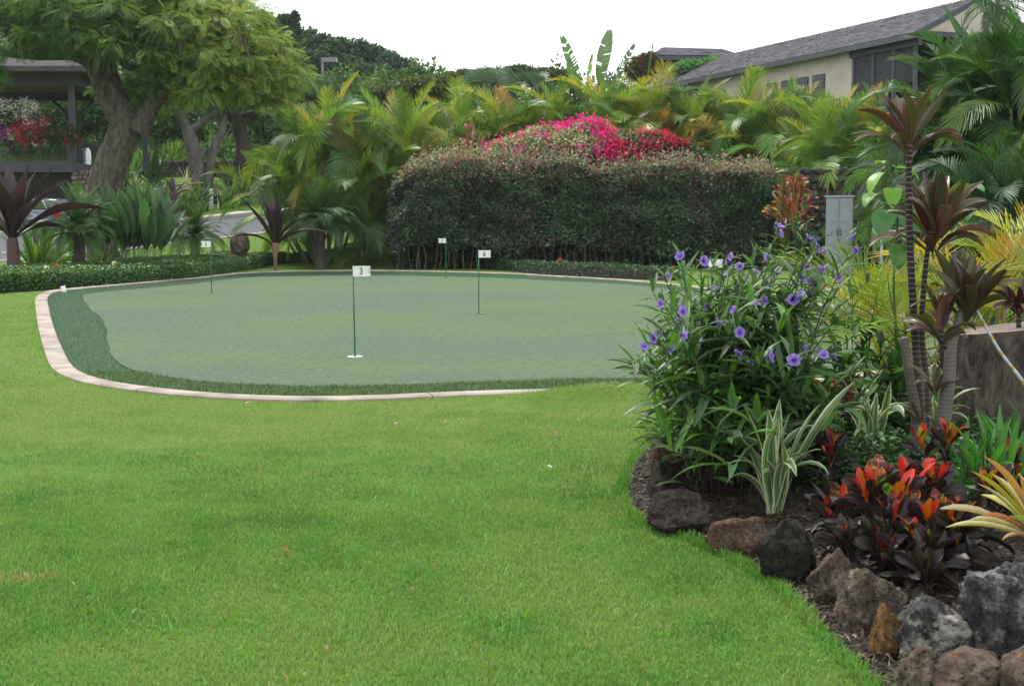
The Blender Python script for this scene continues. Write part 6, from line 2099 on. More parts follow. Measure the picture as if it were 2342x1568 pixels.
# feathery lower trees behind the leaning tree
def flat_tree(label, x, Y, yb, forks, centres, n, seed, cols, w, size=.42, bark=None):
    b = at(x, Y)
    bb = np.array(b)
    root = thing("rain_tree", label, "tree", b, "umbrella trees on the slope")
    parts = []
    for pts, radii in forks:
        V, F = limb([np.array(P(px, py, Y + dy)) - bb for px, py, dy in pts], radii, 10, .06, seed)
        parts.append((V, F, (1, 1, 1)))
    V, F, C = join(parts)
    obj("trunk", mesh("trunk", V, F), bark or M_bark_grey, root)
    s = Y / FOC
    cs = [np.array(P(q[0], q[1], Y + q[2])) for q in centres]; rs = [(q[3] * s, q[3] * s * 1.2, q[4] * s) for q in centres]
    V, F, C = feather_crown(cs, rs, n, size, lambda p, d, r, rg: pick(cols, w, len(p), rg), seed, bb)
    obj("crown", mesh("crown", V, F, C), M_leaf_matte, root)
flat_tree("grey twin-trunked tree on the slope right of the leaning tree", 452, 74, 440,
          [([(462, 470, 0), (456, 420, 0), (448, 370, 0), (436, 320, 0), (428, 290, 0)], [.5, .42, .42, .36, .3]), ([(430, 300, 0), (415, 262, 0), (400, 235, 0), (380, 205, 0)], [.25, .2, .16, .08]),
           ([(432, 305, 0), (460, 280, 0), (500, 255, 0), (540, 225, 0)], [.25, .18, .15, .06]), ([(470, 460, 0), (478, 400, 0), (490, 340, 0), (508, 300, 0), (515, 265, 0)], [.3, .24, .22, .2, .12]),
           ([(450, 380, 0), (470, 345, 0), (485, 350, 0)], [.15, .15, .1])],
          [(400, 200, 0, 70, 22), (470, 215, 1, 70, 20), (540, 222, 0, 60, 18), (350, 195, 2, 60, 25)], 3500, 841, DKG, [3, 3, 2, 1])
flat_tree("darker straight-trunked tree on the slope in front of the stone wall", 562, 78, 430,
          [([(575, 440, 0), (562, 400, 0), (556, 340, 0), (548, 290, 0), (550, 262, 0)], [.55, .42, .38, .40, .45]), ([(548, 285, 0), (525, 262, 0), (490, 245, 0)], [.28, .2, .1]), ([(552, 280, 0), (590, 258, 0), (640, 245, 0), (690, 225, 0)], [.3, .26, .2, .08])],
          [(560, 225, 0, 80, 25), (640, 225, 0, 75, 26), (690, 205, 1, 50, 20), (500, 225, 2, 60, 20), (720, 195, -2, 50, 22)], 5200, 842, DKG, [3, 3, 2, 1.5], bark=M_bark_dark)
# trees behind the pavilion and slope
for i, (x, Y, bl, cols, lab) in enumerate([
    (40, 92, [(20, 260, 0, 70, 60), (90, 250, 2, 60, 60), (40, 200, 0, 70, 40)], MDG, "leafy tree behind the pavilion, seen between its posts"),
    (170, 90, [(150, 270, 0, 55, 55), (220, 260, 0, 55, 60), (180, 210, 2, 60, 40)], MDG, "leafy tree behind the pavilion's corner post"),
    (310, 94, [(290, 270, 0, 55, 45), (350, 260, 1, 55, 50), (330, 215, 0, 60, 40)], MDG, "leafy green tree filling behind the fork of the leaning tree"),
    (480, 96, [(430, 290, 0, 60, 40), (510, 280, 1, 60, 45), (560, 260, 0, 60, 40)], DKG, "dark leafy tree behind the twin-trunked tree"),
    (650, 92, [(620, 270, 0, 55, 45), (690, 265, 0, 60, 45), (660, 310, -1, 50, 35)], MDG, "leafy tree behind the straight dark trunk"),
    (-60, 88, [(-60, 240, 0, 80, 80), (-20, 180, 0, 60, 60)], MDG, "leafy tree at the far left behind the pavilion")]):
    cloud_tree(lab, x, Y, bl, 11000, .26, cols, [3, 3, 2, 1.6], 850 + i, tr=.25, group="leafy trees behind the slope")
# white-flowered small tree on the slope
def plumeria():
    Y = 80
    b = at(385, Y)
    flower_mound("plumeria_tree", "low branching tree dotted with white flowers left of the twin trunks", b, [(tuple(P(365, 300, Y)), (1.5, 1.3, 1.0)), (tuple(P(410, 310, Y)), (1.2, 1.2, .9))], 7000, 50,
                 lambda p, rg: pick(MDG, [3, 3, 2, 1], len(p), rg), lambda p, rg: (np.full(len(p), .25), np.tile([.7, .7, .66], (len(p), 1))), .22, .07, 861, cat="tree", core=False)
plumeria()
# stone terrace wall with bright hedge on it, on the slope
LAVA = [rock_mesh("stone", 870 + i, 1, 1, 1, 12, .05, 2) for i in range(5)]
def stone_wall(name, label, pa, pb, z0, h, sw, sh, mats, seed, cat="wall", back=True, thick=.5):
    rg = np.random.default_rng(seed)
    a, b = Vector(pa), Vector(pb)
    L = (b - a).length
    rz = math.atan2(b.y - a.y, b.x - a.x)
    root = thing(name, label, cat, (a.x, a.y, z0), None, rz)
    me = box_mesh("mortar", [((L / 2, .3, h / 2 - .05), (L, thick, h))])
    obj("mortar", me, solid("mortar_dark", (.06, .055, .05), .95, .2, 8, .3), root)
    nrow = max(1, int(h / sh))
    for r in range(nrow):
        x = -rg.uniform(0, sw)
        while x < L:
            w = sw * rg.uniform(.65, 1.45)
            M = Matrix.Translation((x + w / 2, .3 - thick / 2 - .01, (r + .5) * h / nrow + rg.uniform(-.03, .03))) @ Matrix.Rotation(R(rg.uniform(-12, 12)), 4, 'Y') @ Matrix.Diagonal((w * 1.02, .26, h / nrow * rg.uniform(.9, 1.15), 1))
            if 0 < x + w / 2 < L:
                obj("stone", LAVA[int(rg.integers(5))].copy() if False else LAVA[int(rg.integers(5))], None, root, M=M, color=tuple(np.array(mats[int(rg.integers(len(mats)))]) * rg.uniform(.7, 1.3)))
            x += w
    return root
def stone_obj_mat():
    m, nt, b, out = new_mat("wall_stone")
    oi = nt.nodes.new("ShaderNodeObjectInfo")
    n2 = noise(nt, 5, 5, .7)
    c = mixrgb(nt, n2, mixrgb(nt, 1.0, oi.outputs["Color"], (1.4, 1.4, 1.4), 'MULTIPLY'), mixrgb(nt, 1.0, oi.outputs["Color"], (.5, .5, .5), 'MULTIPLY'))
    nt.links.new(c, b.inputs["Base Color"]); b.inputs["Roughness"].default_value = .9
    bump(nt, b, n2, .6, .05)
    return m
M_stone = stone_obj_mat()
for q in LAVA: q.materials.append(M_stone)
pa, pb = at(285, 84), at(640, 84)
stone_wall("stone_wall", "dark lava stone terrace wall on the slope behind the tree trunks", pa, pb, tz(pa.x, 84) - .2, 1.15, .5, .3, [(.05, .047, .043), (.035, .032, .03), (.07, .06, .055)], 871)
pa, pb = at(1835, 47), at(2075, 47)
stone_wall("stone_wall", "dark lava stone wall behind the grey cabinet", pa, pb, tz(pa.x, 47) - .1, 3.4, .36, .24, [(.06, .058, .055), (.04, .038, .036), (.10, .095, .09), (.05, .042, .036)], 872)
def slope_hedge():
    rg = np.random.default_rng(873)
    for lab, x0, x1, y0, Y in [("bright yellow-green clipped shrubs on the terrace wall left of the twin trunks", 300, 470, 378, 86.5), ("bright yellow-green clipped shrubs on the terrace wall right of the twin trunks", 480, 660, 372, 86.5)]:
        b = at((x0 + x1) / 2, Y)
        root = thing("terrace_shrubs", lab, "shrubs", b)
        n = 9000
        xa, xb = P(x0, 400, Y).x, P(x1, 400, Y).x
        X = rg.uniform(xa, xb, n); Yy = Y + rg.uniform(-1, 2.5, n)
        top = P(0, y0, Y).z
        Z = top - np.abs(rg.normal(0, .5, n)) * 1.0 + (vnoise(np.column_stack([X, Yy]), .8, 3, 2) - .5) * .7
        pos = np.column_stack([X, Yy, Z])
        d = rg.normal(0, .6, (n, 3)) + [0, -.2, .5]
        V, F, C = leaf_cloud(pos - np.array(b), d, np.tile([0, -.5, 1.], (n, 1)) + rg.normal(0, .4, (n, 3)), rg.uniform(.15, .3, n), rg.uniform(.08, .15, n), pick([[.20, .28, .03], [.14, .24, .03], [.09, .18, .03]], [3, 3, 2], n, rg))
        obj("foliage", mesh("foliage", V, F, C), M_leaf_matte, root)["kind"] = "stuff"
slope_hedge()
# leafy clumps on the slope
for i, (x, y, L, n, col, lab) in enumerate([
    (335, 395, 1.9, 30, [.12, .24, .03], "bright long-leaved ginger clump on the slope right of the leaning trunk"), (300, 400, 1.7, 26, [.10, .22, .03], "long-leaved ginger clump touching the leaning trunk"),
    (395, 372, 2.2, 28, [.13, .25, .03], "tall bright ginger clump behind the plumeria"), (500, 352, 2.0, 24, [.11, .22, .03], "bright green ginger clump between the slope trunks"),
    (350, 412, 1.9, 44, [.05, .12, .03], "dark strap clump below the terrace wall"), (590, 425, 1.8, 50, [.06, .10, .05], "grey-green strap clump at the straight trunk's foot"), (530, 425, 1.8, 50, [.055, .095, .045], "grey-green strap clump between the two slope trunks"),
    (640, 425, 1.8, 44, [.06, .10, .05], "grey-green strap clump left of the widest areca"), (385, 478, 1.5, 40, [.08, .17, .035], "strap clump in the slope bed left of the sign"), (425, 482, 1.5, 42, [.10, .19, .04], "yellowish strap clump in the slope bed near the kerb"),
    (460, 475, 1.4, 40, [.07, .15, .04], "strap clump just left of the white sign post"), (520, 468, 1.6, 42, [.10, .18, .05], "pale strap clump just right of the white sign post"), (553, 460, 1.7, 44, [.045, .10, .03], "dark strap clump at the end of the slope bed"),
    (345, 500, 1.8, 50, [.06, .15, .03], "leafy strap clump between the leaning trunk and the slope bed"), (290, 470, 1.9, 46, [.07, .17, .03], "bright leafy clump right behind the leaning trunk's foot"), (365, 455, 1.5, 40, [.05, .12, .03], "dark leafy clump left of the dark purple stem"), (470, 450, 1.4, 40, [.06, .12, .045], "grey-green clump at the twin trunks' foot")]):
    g = G(x, y + 8)
    strap_clump("strap_leaved_plant", lab, g, n, L, col, 880 + i, "strap-leaved clumps on the slope", spread=.35, v=.35)
DRA = [blade("leaf", 1, 0.06, e0, e1, spear, .2, 6, 3, 0, 0, 900 + i) for i, (e0, e1) in enumerate([(85, 70), (60, 30), (30, -10), (0, -40), (-30, -70)])]
for i, (x, yb, yt, L, col, lab) in enumerate([(428, 490, 425, 1.0, [.42, .40, .26], "cream spiky dracaena on a thin stem before the twin trunks"), (312, 500, 440, 1.0, [.36, .38, .28], "pale spiky dracaena left of the dark dead-looking stem"), (395, 495, 452, .9, [.14, .20, .05], "green spiky dracaena beside the dark stem")]):
    g = G(x, yb)
    root = thing("dracaena", lab, "dracaena", g, "spiky dracaenas on the slope")
    h = P(x, yt, g.y).z - g.z
    V, F = tube([[0, 0, -.05], [.03, 0, h * .5], [0, 0, h]], [.04, .035, .03], 7)
    obj("stem", mesh("stem", V, F, (.25, .22, .17)), M_stem, root)
    rosette(root, DRA, "leaf", (0, 0, h), 44, scale=(.7 * L, 1.1 * L), mat=M_leaf, colf=lambda f, r, c=col: tuple(vary(c, 1, r, .1, .3)[0]), rg=np.random.default_rng(905 + i))
def dark_stem():
    g = G(402, 520)
    root = thing("purple_crinum", "dark purple stem with few drooping leaves in the slope bed", "plant", g)
    h = P(395, 440, g.y).z - g.z
    V, F = tube(spline([[0, 0, -.05], [.05, 0, h * .5], [-.15, 0, h]], 9), np.linspace(.12, .16, 9), 9, jitter=.1)
    obj("stem", mesh("stem", V, F, (.05, .035, .04)), M_stem, root)
    for (az, k, s) in [(185, 4, 1.3), (170, 3, 1.2), (10, 2, 1.2), (-5, 3, 1.0), (90, 0, 1.0), (100, 1, .9), (250, 1, .9)]:
        obj("leaf", CRIN[k], M_leaf, root, M=Matrix.Translation((-.1, 0, h * .8)) @ Matrix.Rotation(R(az), 4, 'Z') @ Matrix.Scale(s, 4), color=(.045, .03, .035, 1))
dark_stem()
def sign_post():
    g = G(491, 478)
    root = thing("sign_post", "white sign post with a red and black panel on the slope bed", "sign", g)
    s = g.y / FOC
    h = P(491, 432, g.y).z - g.z
    obj("post", box_mesh("post", [((-7 * s, 0, h / 2), (9 * s, .16, h))], .01), M_white, root)
    obj("post", box_mesh("post", [((8.5 * s, 0, h / 2 - .02), (3 * s, .16, h - .04))], .008), M_white, root)
    obj("red_panel", box_mesh("red_panel", [((2.2 * s, -.02, h - .13), (9 * s, .05, .16))]), solid("red_paint", (.42, .06, .03), .5), root)
    obj("black_panel", box_mesh("black_panel", [((2.2 * s, -.02, h - .21 - .26), (9 * s, .05, .5))]), solid("black_paint", (.02, .02, .02), .5), root)
    obj("mark", box_mesh("mark", [((2.4 * s, -.05, h - .30), (.05, .01, .05))]), M_white, root)
sign_post()
# lamp post above the canopy
def lamp_post():
    Y = 84
    b = at(744, Y)
    root = thing("street_lamp", "grey box-head lamp post in front of the dark hillside trees", "street lamp", b)
    h = P(744, 133, Y).z - b.z
    m = solid("lamp_metal", (.20, .20, .21), .5, .4)
    obj("post", box_mesh("post", [((0, 0, h / 2 - .05), (.13, .13, h + .1))]), m, root)
    obj("lamp_head", box_mesh("lamp_head", [((.42, 0, h - .12), (.80, .4, .26))], .02), m, root)
    obj("end_panel", box_mesh("end_panel", [((.825, 0, h - .12), (.012, .36, .22))]), solid("lamp_lens", (.42, .42, .40), .4), root)
lamp_post()

# shrubs clothing the hillside and the bank behind the palm row
def hillside():
    rg = np.random.default_rng(990)
    for lab, xa, xb, ya, yb, n, zmax, cols in [("dense green shrubbery clothing the hillside behind the trees", -45, -3, 90, 122, 42000, 1.6, MDG), ("green shrubbery on the bank behind the areca palm row", -9, 24, 60.5, 68, 30000, 3.4, MDG), ("green hedge-like shrubbery on the ridge behind the fan palms", -13, 26, 86, 98, 60000, 7.6, MDG)]:
        p = np.column_stack([rg.uniform(xa, xb, n), rg.uniform(ya, yb, n)])
        h = zmax * vnoise(p, .35, 7, 3) ** 1.0
        u = rg.uniform(.04, 1, n) ** .5
        pos = np.column_stack([p, terr(p[:, 0], p[:, 1]) + h * u])
        d = rg.normal(0, .7, (n, 3)) + [0, -.3, .3]
        V, F, C = leaf_cloud(pos, d, np.tile([0, -.6, .8], (n, 1)) + rg.normal(0, .5, (n, 3)), rg.uniform(.25, .5, n), rg.uniform(.14, .3, n), pick(cols, [3, 3, 1.5, 2], n, rg))
        tag(obj("shrubbery", mesh("shrubbery", V, F, C), M_leaf_matte), lab, "shrubbery", kind="stuff")
hillside()
# ------------------------------------------------------------------ buildings
M_plaster = solid("tan_plaster", (.47, .405, .36), .85, .2, .9, .12, .15)
M_trim = solid("grey_blue_trim", (.060, .066, .080), .6, .3, 2, .2)
M_shutter = solid("shutter_grey", (.085, .085, .095), .6, .3, 2, .15)
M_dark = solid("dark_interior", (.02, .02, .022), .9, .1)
def shingle_mat(name, col):
    m, nt, b, out = new_mat(name)
    at_ = N(nt, "ShaderNodeAttribute", _attribute_name="Col")
    c = mixrgb(nt, 1.0, at_.outputs["Color"], (*col,), 'MULTIPLY')
    n2 = noise(nt, 3.0, 5, .7)
    c = mixrgb(nt, n2, c, mixrgb(nt, 1.0, c, (.7, .7, .72), 'MULTIPLY'))
    nt.links.new(c, b.inputs["Base Color"]); b.inputs["Roughness"].default_value = .85
    return m
M_shingle = shingle_mat("shingle", (.135, .135, .148))
def shingles(A, B, C_, D, course=.24, width=.34, seed=0):
    """Overlapping shingles over the quad A-B (eave) to D-C (ridge)."""
    rg = np.random.default_rng(seed)
    A, B, C_, D = [np.array(v, float) for v in (A, B, C_, D)]
    n = unit(np.cross(B - A, D - A))
    if n[2] < 0: n = -n
    H = np.linalg.norm((D + C_) / 2 - (A + B) / 2)
    rows = int(H / course)
    V, F, C = [], [], []
    for r in range(rows):
        t0, t1 = r / rows, min(1.0, (r + 1.25) / rows)
        a0, b0, a1, b1 = A + (D - A) * t0, B + (C_ - B) * t0, A + (D - A) * t1, B + (C_ - B) * t1
        k = max(1, int(np.linalg.norm(b0 - a0) / width))
        off = rg.uniform(0, 1)
        e = np.clip((np.arange(k + 2) - off + rg.uniform(-.15, .15, k + 2)) / k, 0, 1)
        for i in range(k + 1):
            u0, u1 = e[i] + .02 / k, e[i + 1] - .02 / k
            if u1 - u0 < .2 / k: continue
            lift = .035 + rg.uniform(0, .02)
            sl = (D - A) / np.linalg.norm(D - A) * rg.uniform(-.02, .02)
            j = len(V)
            V += [a0 + (b0 - a0) * u0 + n * lift + sl, a0 + (b0 - a0) * u1 + n * lift + sl, a1 + (b1 - a1) * u1 + n * .006, a1 + (b1 - a1) * u0 + n * .006, a0 + (b0 - a0) * u0 + sl - n * .01, a0 + (b0 - a0) * u1 + sl - n * .01]
            F += [[j, j + 1, j + 2, j + 3], [j + 4, j + 5, j + 1, j]]
            g = rg.uniform(.62, 1.35)
            w = rg.uniform(-.05, .05)
            C += [[g + w, g, g - w]] * 6
    return np.array(V), np.array(F), np.array(C)

def prism(poly, d):
    """Extrude a 3-D polygon along vector d."""
    p = np.array(poly, float); k = len(p)
    V = np.vstack([p, p + np.array(d)])
    bm = bmesh.new()
    vs = [bm.verts.new(v) for v in V]
    bm.faces.new(vs[:k]); bm.faces.new(vs[k:][::-1])
    for i in range(k):
        j = (i + 1) % k
        bm.faces.new([vs[i], vs[i + k], vs[j + k], vs[j]])
    bmesh.ops.recalc_face_normals(bm, faces=bm.faces[:])
    me = bpy.data.meshes.new("prism"); bm.to_mesh(me); bm.free()
    return me

def tan_building():
    Yn = 67.7
    c0 = Vector(((2085 - PW / 2) / FOC * Yn, Yn, 0))
    u = Vector((-.3775, 1, 0)).normalized()          # along the wall, away from the camera
    v = Vector((u.y, -u.x, 0))                        # into the building, to the right
    g = tz(c0.x, Yn) - .3
    root = thing("apartment_building", "tan two-storey building with long grey shingle roof and lattice porch", "building", (c0.x, c0.y, g))
    EZ, RZ = 10.75 - g, 12.35 - g
    Lw, Wd = 31.5, 6.4
    def q(a, b, z): return (u * a + v * b + Vector((0, 0, z)))
    # porch bay a<5 is recessed behind lattice
    ca, cb = 5.2, 0.0
    obj("wall", prism([q(ca, 0, 0), q(Lw, 0, 0), q(Lw, 0, EZ), q(ca, 0, EZ)], v * .25), M_plaster, root)
    obj("wall", prism([q(ca, 0.26, 0), q(ca, 2.2, 0), q(ca, 2.2, EZ), q(ca, .26, EZ)], u * .25), M_plaster, root)
    obj("wall", prism([q(-.2, 2.2, 0), q(ca, 2.2, 0), q(ca, 2.2, EZ), q(-.2, 2.2, EZ)], v * .2), M_dark, root)  # near-black wall: shade of the recessed porch put into its colour
    obj("gable_wall", prism([q(0, 0.1, EZ - .1), q(0, Wd, EZ - .1), q(0, Wd / 2, RZ - .12)], u * .2), M_plaster, root)
    obj("end_wall", prism([q(0, 2.4, 0), q(0, Wd, 0), q(0, Wd, EZ - .12), q(0, 2.4, EZ - .12)], u * .2), M_plaster, root)
    obj("porch_floor", prism([q(0, -.1, EZ - 3.3), q(ca, -.1, EZ - 3.3), q(ca, 2.2, EZ - 3.3), q(0, 2.2, EZ - 3.3)], (0, 0, .25)), M_trim, root)
    obj("porch_beam", prism([q(-.3, -.12, EZ - .75), q(ca + .1, -.12, EZ - .75), q(ca + .1, -.12, EZ - .12), q(-.3, -.12, EZ - .12)], v * .2), M_trim, root)
    for a in (.1, 1.75, 3.4, ca - .15):
        obj("porch_post", prism([q(a - .1, -.06, 0), q(a + .1, -.06, 0), q(a + .1, -.06, EZ - .75), q(a - .1, -.06, EZ - .75)], v * .14), M_trim, root)
    for a0, a1 in ((.2, 1.65), (1.85, 3.3), (3.5, ca - .25)):
        lat = bpy.data.objects.new("lattice", None); link(lat); lat.parent = root
        hz = 1.55
        z0 = EZ - .8 - hz
        n = int((a1 - a0 + hz) / .2)
        for s in (0, 1):
            for k in range(n):
                t = k * .2
                # diagonal slat clipped to the bay
                x0, y0 = a0 + t, 0.0
                x1, y1 = x0 - hz, hz
                if x0 > a1: y0 += x0 - a1; x0 = a1
                if x1 < a0: y1 -= a0 - x1; x1 = a0
                if y1 - y0 < .05: continue
                if s: x0, x1 = a0 + a1 - x0, a0 + a1 - x1
                d = Vector((x1 - x0, y1 - y0)).normalized(); nn = Vector((-d.y, d.x)) * .03
                poly = [q(x0 + nn.x, s * .03, z0 + y0 + nn.y), q(x0 - nn.x, s * .03, z0 + y0 - nn.y), q(x1 - nn.x, s * .03, z0 + y1 - nn.y), q(x1 + nn.x, s * .03, z0 + y1 + nn.y)]
                obj("slat", prism(poly, v * .02), M_trim, lat)
    # shuttered windows
    for a in (8.2, 9.75, 11.3, 12.85):
        w = obj("window", prism([q(a - .6, -.03, EZ - 3.2), q(a + .6, -.03, EZ - 3.2), q(a + .6, -.03, EZ - 1.25), q(a - .6, -.03, EZ - 1.25)], v * .05), M_trim, root)
        for k in range(9):
            z = EZ - 3.12 + k * .2
            obj("louvre", prism([q(a - .53, -.08, z), q(a + .53, -.08, z), q(a + .53, -.04, z + .18), q(a - .53, -.04, z + .18)], v * .015), M_shutter, w)
    # roof: boards, fascia, shingles
    ov = .55
    slope = (RZ - EZ) / (Wd / 2)
    A, B = q(-.5, -ov, EZ - ov * slope), q(Lw + .3, -ov, EZ - ov * slope)
    Cc, D = q(Lw + .3, Wd / 2, RZ), q(-.5, Wd / 2, RZ)
    rf = obj("roof", prism([A, D, q(-.5, Wd + ov, EZ - ov * slope)], u * (Lw + .8)), M_trim, root)
    V, F, C = shingles(A + Vector((0, 0, .03)), B + Vector((0, 0, .03)), Cc + Vector((0, 0, .03)), D + Vector((0, 0, .03)), .23, .36, 1)
    s = obj("shingles", mesh("shingles", V, F, C, smooth_shade=False), M_shingle, rf); s["kind"] = "stuff"
    obj("fascia", prism([A + Vector((0, 0, -.22)) - v * .03, B + Vector((0, 0, -.22)) - v * .03, B + Vector((0, 0, .02)) - v * .03, A + Vector((0, 0, .02)) - v * .03], v * .05), M_trim, rf)
    obj("gable_panel", prism([q(-.5, -.1, EZ - .12), q(-.5, Wd + .1, EZ - .12), q(-.5, Wd / 2, RZ - .14)], u * -.03), M_plaster, root)
    # gable boards of the near end
    for b0, b1 in ((-ov, Wd / 2), (Wd + ov, Wd / 2)):
        p0, p1 = q(-.52, b0, EZ - ov * slope), q(-.52, b1, RZ)
        obj("barge_board", prism([p0 + Vector((0, 0, -.2)), p1 + Vector((0, 0, -.2)), p1 + Vector((0, 0, .06)), p0 + Vector((0, 0, .06))], u * -.06), M_trim, rf)
    obj("gable_base_board", prism([q(-.56, -.3, EZ - .36), q(-.56, Wd + .3, EZ - .36), q(-.56, Wd + .3, EZ - .13), q(-.56, -.3, EZ - .13)], u * .05), M_trim, rf)
tan_building()

def hip_house(name, label, Y, xl, xr, y_ridge, y_eave, y_base, rl, rr, seed, wallm):
    b = at((xl + xr) / 2, Y)
    root = thing(name, label, "building", b)
    bb = Vector(b)
    def q(x, y, dy=0.0): return P(x, y, Y) - bb + Vector((0, dy, 0))
    dep = 6.0
    A, B, C_, D = q(xl, y_eave), q(xr, y_eave + 3), q(rr, y_ridge + 4, 3.0), q(rl, y_ridge, 3.0)
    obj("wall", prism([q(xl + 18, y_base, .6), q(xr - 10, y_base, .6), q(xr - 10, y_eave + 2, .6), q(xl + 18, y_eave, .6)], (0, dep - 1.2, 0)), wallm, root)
    rf = obj("roof", prism([A, B, C_, D], (0, .02, -.06)), M_trim, root)
    obj("roof_side", prism([B, B + Vector((0, dep, 0)), C_], (0, 0, -.05)), M_trim, rf)
    obj("roof_side", prism([A, D, A + Vector((0, dep, 0))], (0, 0, -.05)), M_trim, rf)
    obj("roof_back", prism([A + Vector((0, dep, 0)), D, C_, B + Vector((0, dep, 0))], (0, 0, -.05)), M_trim, rf)
    up = Vector((0, -.03, .05))
    V, F, C = shingles(A + up, B + up, C_ + up, D + up, .28, .42, seed)
    obj("shingles", mesh("shingles", V, F, C, smooth_shade=False), M_shingle, rf)["kind"] = "stuff"
    obj("fascia", prism([A + Vector((0, -.05, -.32)), B + Vector((0, -.05, -.32)), B + Vector((0, -.05, -.03)), A + Vector((0, -.05, -.03))], (0, .05, 0)), M_trim, rf)
    # small white gable at the left end of the ridge
    obj("gable", prism([D + Vector((-.1, -.05, .02)), D + Vector((-.1, -.05, -1.1)), D + Vector((1.5, -1.2, -1.0)) * 1.0], (0, .1, 0)), M_plaster_w, rf)
    return root
M_plaster_w = solid("white_plaster", (.62, .60, .56), .85, .2, 1, .1)
hip_house("house", "grey hip-roofed house behind the tan building, above the banana plant", 105, 1490, 1702, 98, 127, 215, 1526, 1664, 5, M_dark)
hip_house("house", "small far house with white wall left of the banana leaves", 118, 1212, 1300, 148, 158, 172, 1220, 1290, 6, M_plaster_w)

# pavilion with deck on the left
def pavilion():
    Y = 64.0
    s = Y / FOC
    g = at(60, Y)
    root = thing("pavilion", "dark timber pavilion with a raised deck above the carport at the left", "pavilion", g)
    def X(x): return (x - PW / 2) * s / CP
    def Z(y): return P(0, y, Y).z
    gx, gy, gz = g
    def bx(name, x0, x1, y0, y1, z0, z1, m, par=None, bev=0.0):
        me = box_mesh(name, [(((x0 + x1) / 2 - gx, (y0 + y1) / 2 - gy, (z0 + z1) / 2 - gz), (x1 - x0, y1 - y0, z1 - z0))], bev)
        return obj(name, me, m, par or root)
    wood = solid("dark_stained_wood", (.045, .045, .050), .6, .3, 2, .25)
    grey = solid("grey_painted_wood", (.055, .058, .066), .6, .3, 2, .2)
    ceil = solid("brown_ceiling", (.13, .075, .045), .7, .3, 3, .25)
    xl, xr = X(-220), X(182)
    dz = Z(372)
    bx("deck", xl, xr, Y, Y + 8, dz - .32, dz, grey)
    bx("deck_fascia", xl, xr + .06, Y - .06, Y, dz - .42, dz + .05, grey)
    bx("carport_back_wall", xl, X(132), Y + 3.2, Y + 3.5, gz - .5, dz - .33, M_shutter)
    gar = bx("garage_door", X(20), X(128), Y + 3.05, Y + 3.15, gz, Z(432), M_trim)
    for k in range(5):
        bx("door_panel", X(24) + k * (X(126) - X(24)) / 5, X(24) + (k + .9) * (X(126) - X(24)) / 5, Y + 3.0, Y + 3.05, Z(470), Z(440), M_shutter, gar)
    # posts and beams
    def post(x, y0, w=.2): return bx("post", X(x) - w / 2, X(x) + w / 2, y0, y0 + w, dz, Z(190), grey)
    post(174, Y + .05, .24); post(78, Y + 6.5, .22); post(-40, Y + .05)
    bx("post", X(228) + .2, X(228) + .42, Y + 7.4, Y + 7.6, dz, Z(190), grey)
    bx("beam", xl, xr + .3, Y - .05, Y + .3, Z(196), Z(172), wood)
    bx("beam", xl, xr + .3, Y + 7.6, Y + 7.9, Z(196), Z(172), wood)
    bx("beam", xr - .1, xr + .25, Y + .31, Y + 7.59, Z(194), Z(174), wood)
    # braces of the rear post
    for dx in (-1, 1):
        V, F = tube([[X(78) - gx, Y + 6.6 - gy, Z(250) - gz], [X(78) + dx * 1.0 - gx, Y + 6.6 - gy, Z(200) - gz]], [.08, .08], 6)
        obj("brace", mesh("brace", V, F), wood, root)
    # roof: low slope with brown soffit
    r0, r1 = Vector((xl - 1, Y - 1.4, Z(172))), Vector((xr + 1.3, Y + 9, Z(172)))
    me = prism([(xl - 1 - gx, Y - 1.5 - gy, Z(168) - gz), (xr + 1.2 - gx, Y - 1.5 - gy, Z(168) - gz), (xr - 1.5 - gx, Y + 3.8 - gy, Z(95) - gz), (xl - 1 - gx, Y + 3.8 - gy, Z(95) - gz)], (0, 0, .12))
    M_proof = solid('dark_roof', (.028, .026, .025), .8, .2, 3, .3)
    rf = obj("roof", me, M_proof, root)
    me = prism([(xl - 1 - gx, Y + 9 - gy, Z(168) - gz), (xr + 1.2 - gx, Y + 9 - gy, Z(168) - gz), (xr - 1.5 - gx, Y + 3.8 - gy, Z(95) - gz), (xl - 1 - gx, Y + 3.8 - gy, Z(95) - gz)], (0, 0, .12))
    obj("roof_back", me, M_proof, rf)
    me = prism([(xr + 1.2 - gx, Y - 1.5 - gy, Z(168) - gz), (xr + 1.2 - gx, Y + 9 - gy, Z(168) - gz), (xr - 1.5 - gx, Y + 3.8 - gy, Z(95) - gz)], (0, 0, .12))
    obj("roof_end", me, M_proof, rf)
    bx("ceiling", xl - .8, xr + 1.0, Y - 1.3, Y + 8.8, Z(170) + .04, Z(170) + .09, ceil, rf)
    bx("fascia", xl - 1, xr + 1.22, Y - 1.56, Y - 1.5, Z(172), Z(160), wood, rf)
    bx("fascia", xr + 1.21, xr + 1.27, Y - 1.55, Y + 9, Z(172), Z(160), wood, rf)
    # railing
    rail = bx("railing", xl, xr, Y + .02, Y + .08, dz + .92, dz + .98, wood)
    for k in range(26):
        x = xr - .12 - k * .14
        bx("picket", x - .012, x + .012, Y + .04, Y + .06, dz, dz + .92, wood, rail)
    rail = bx("railing", xr - .08, xr - .02, Y + .1, Y + 7.5, dz + .92, dz + .98, wood)
    for k in range(50):
        y = Y + .2 + k * .147
        bx("picket", xr - .06, xr - .036, y - .012, y + .012, dz, dz + .92, wood, rail)
    # stone pier under the corner
    st = bpy.data.objects.new("stone_pier", None); link(st); st.parent = root
    rg = np.random.default_rng(4)
    px0, px1 = X(170), X(216)
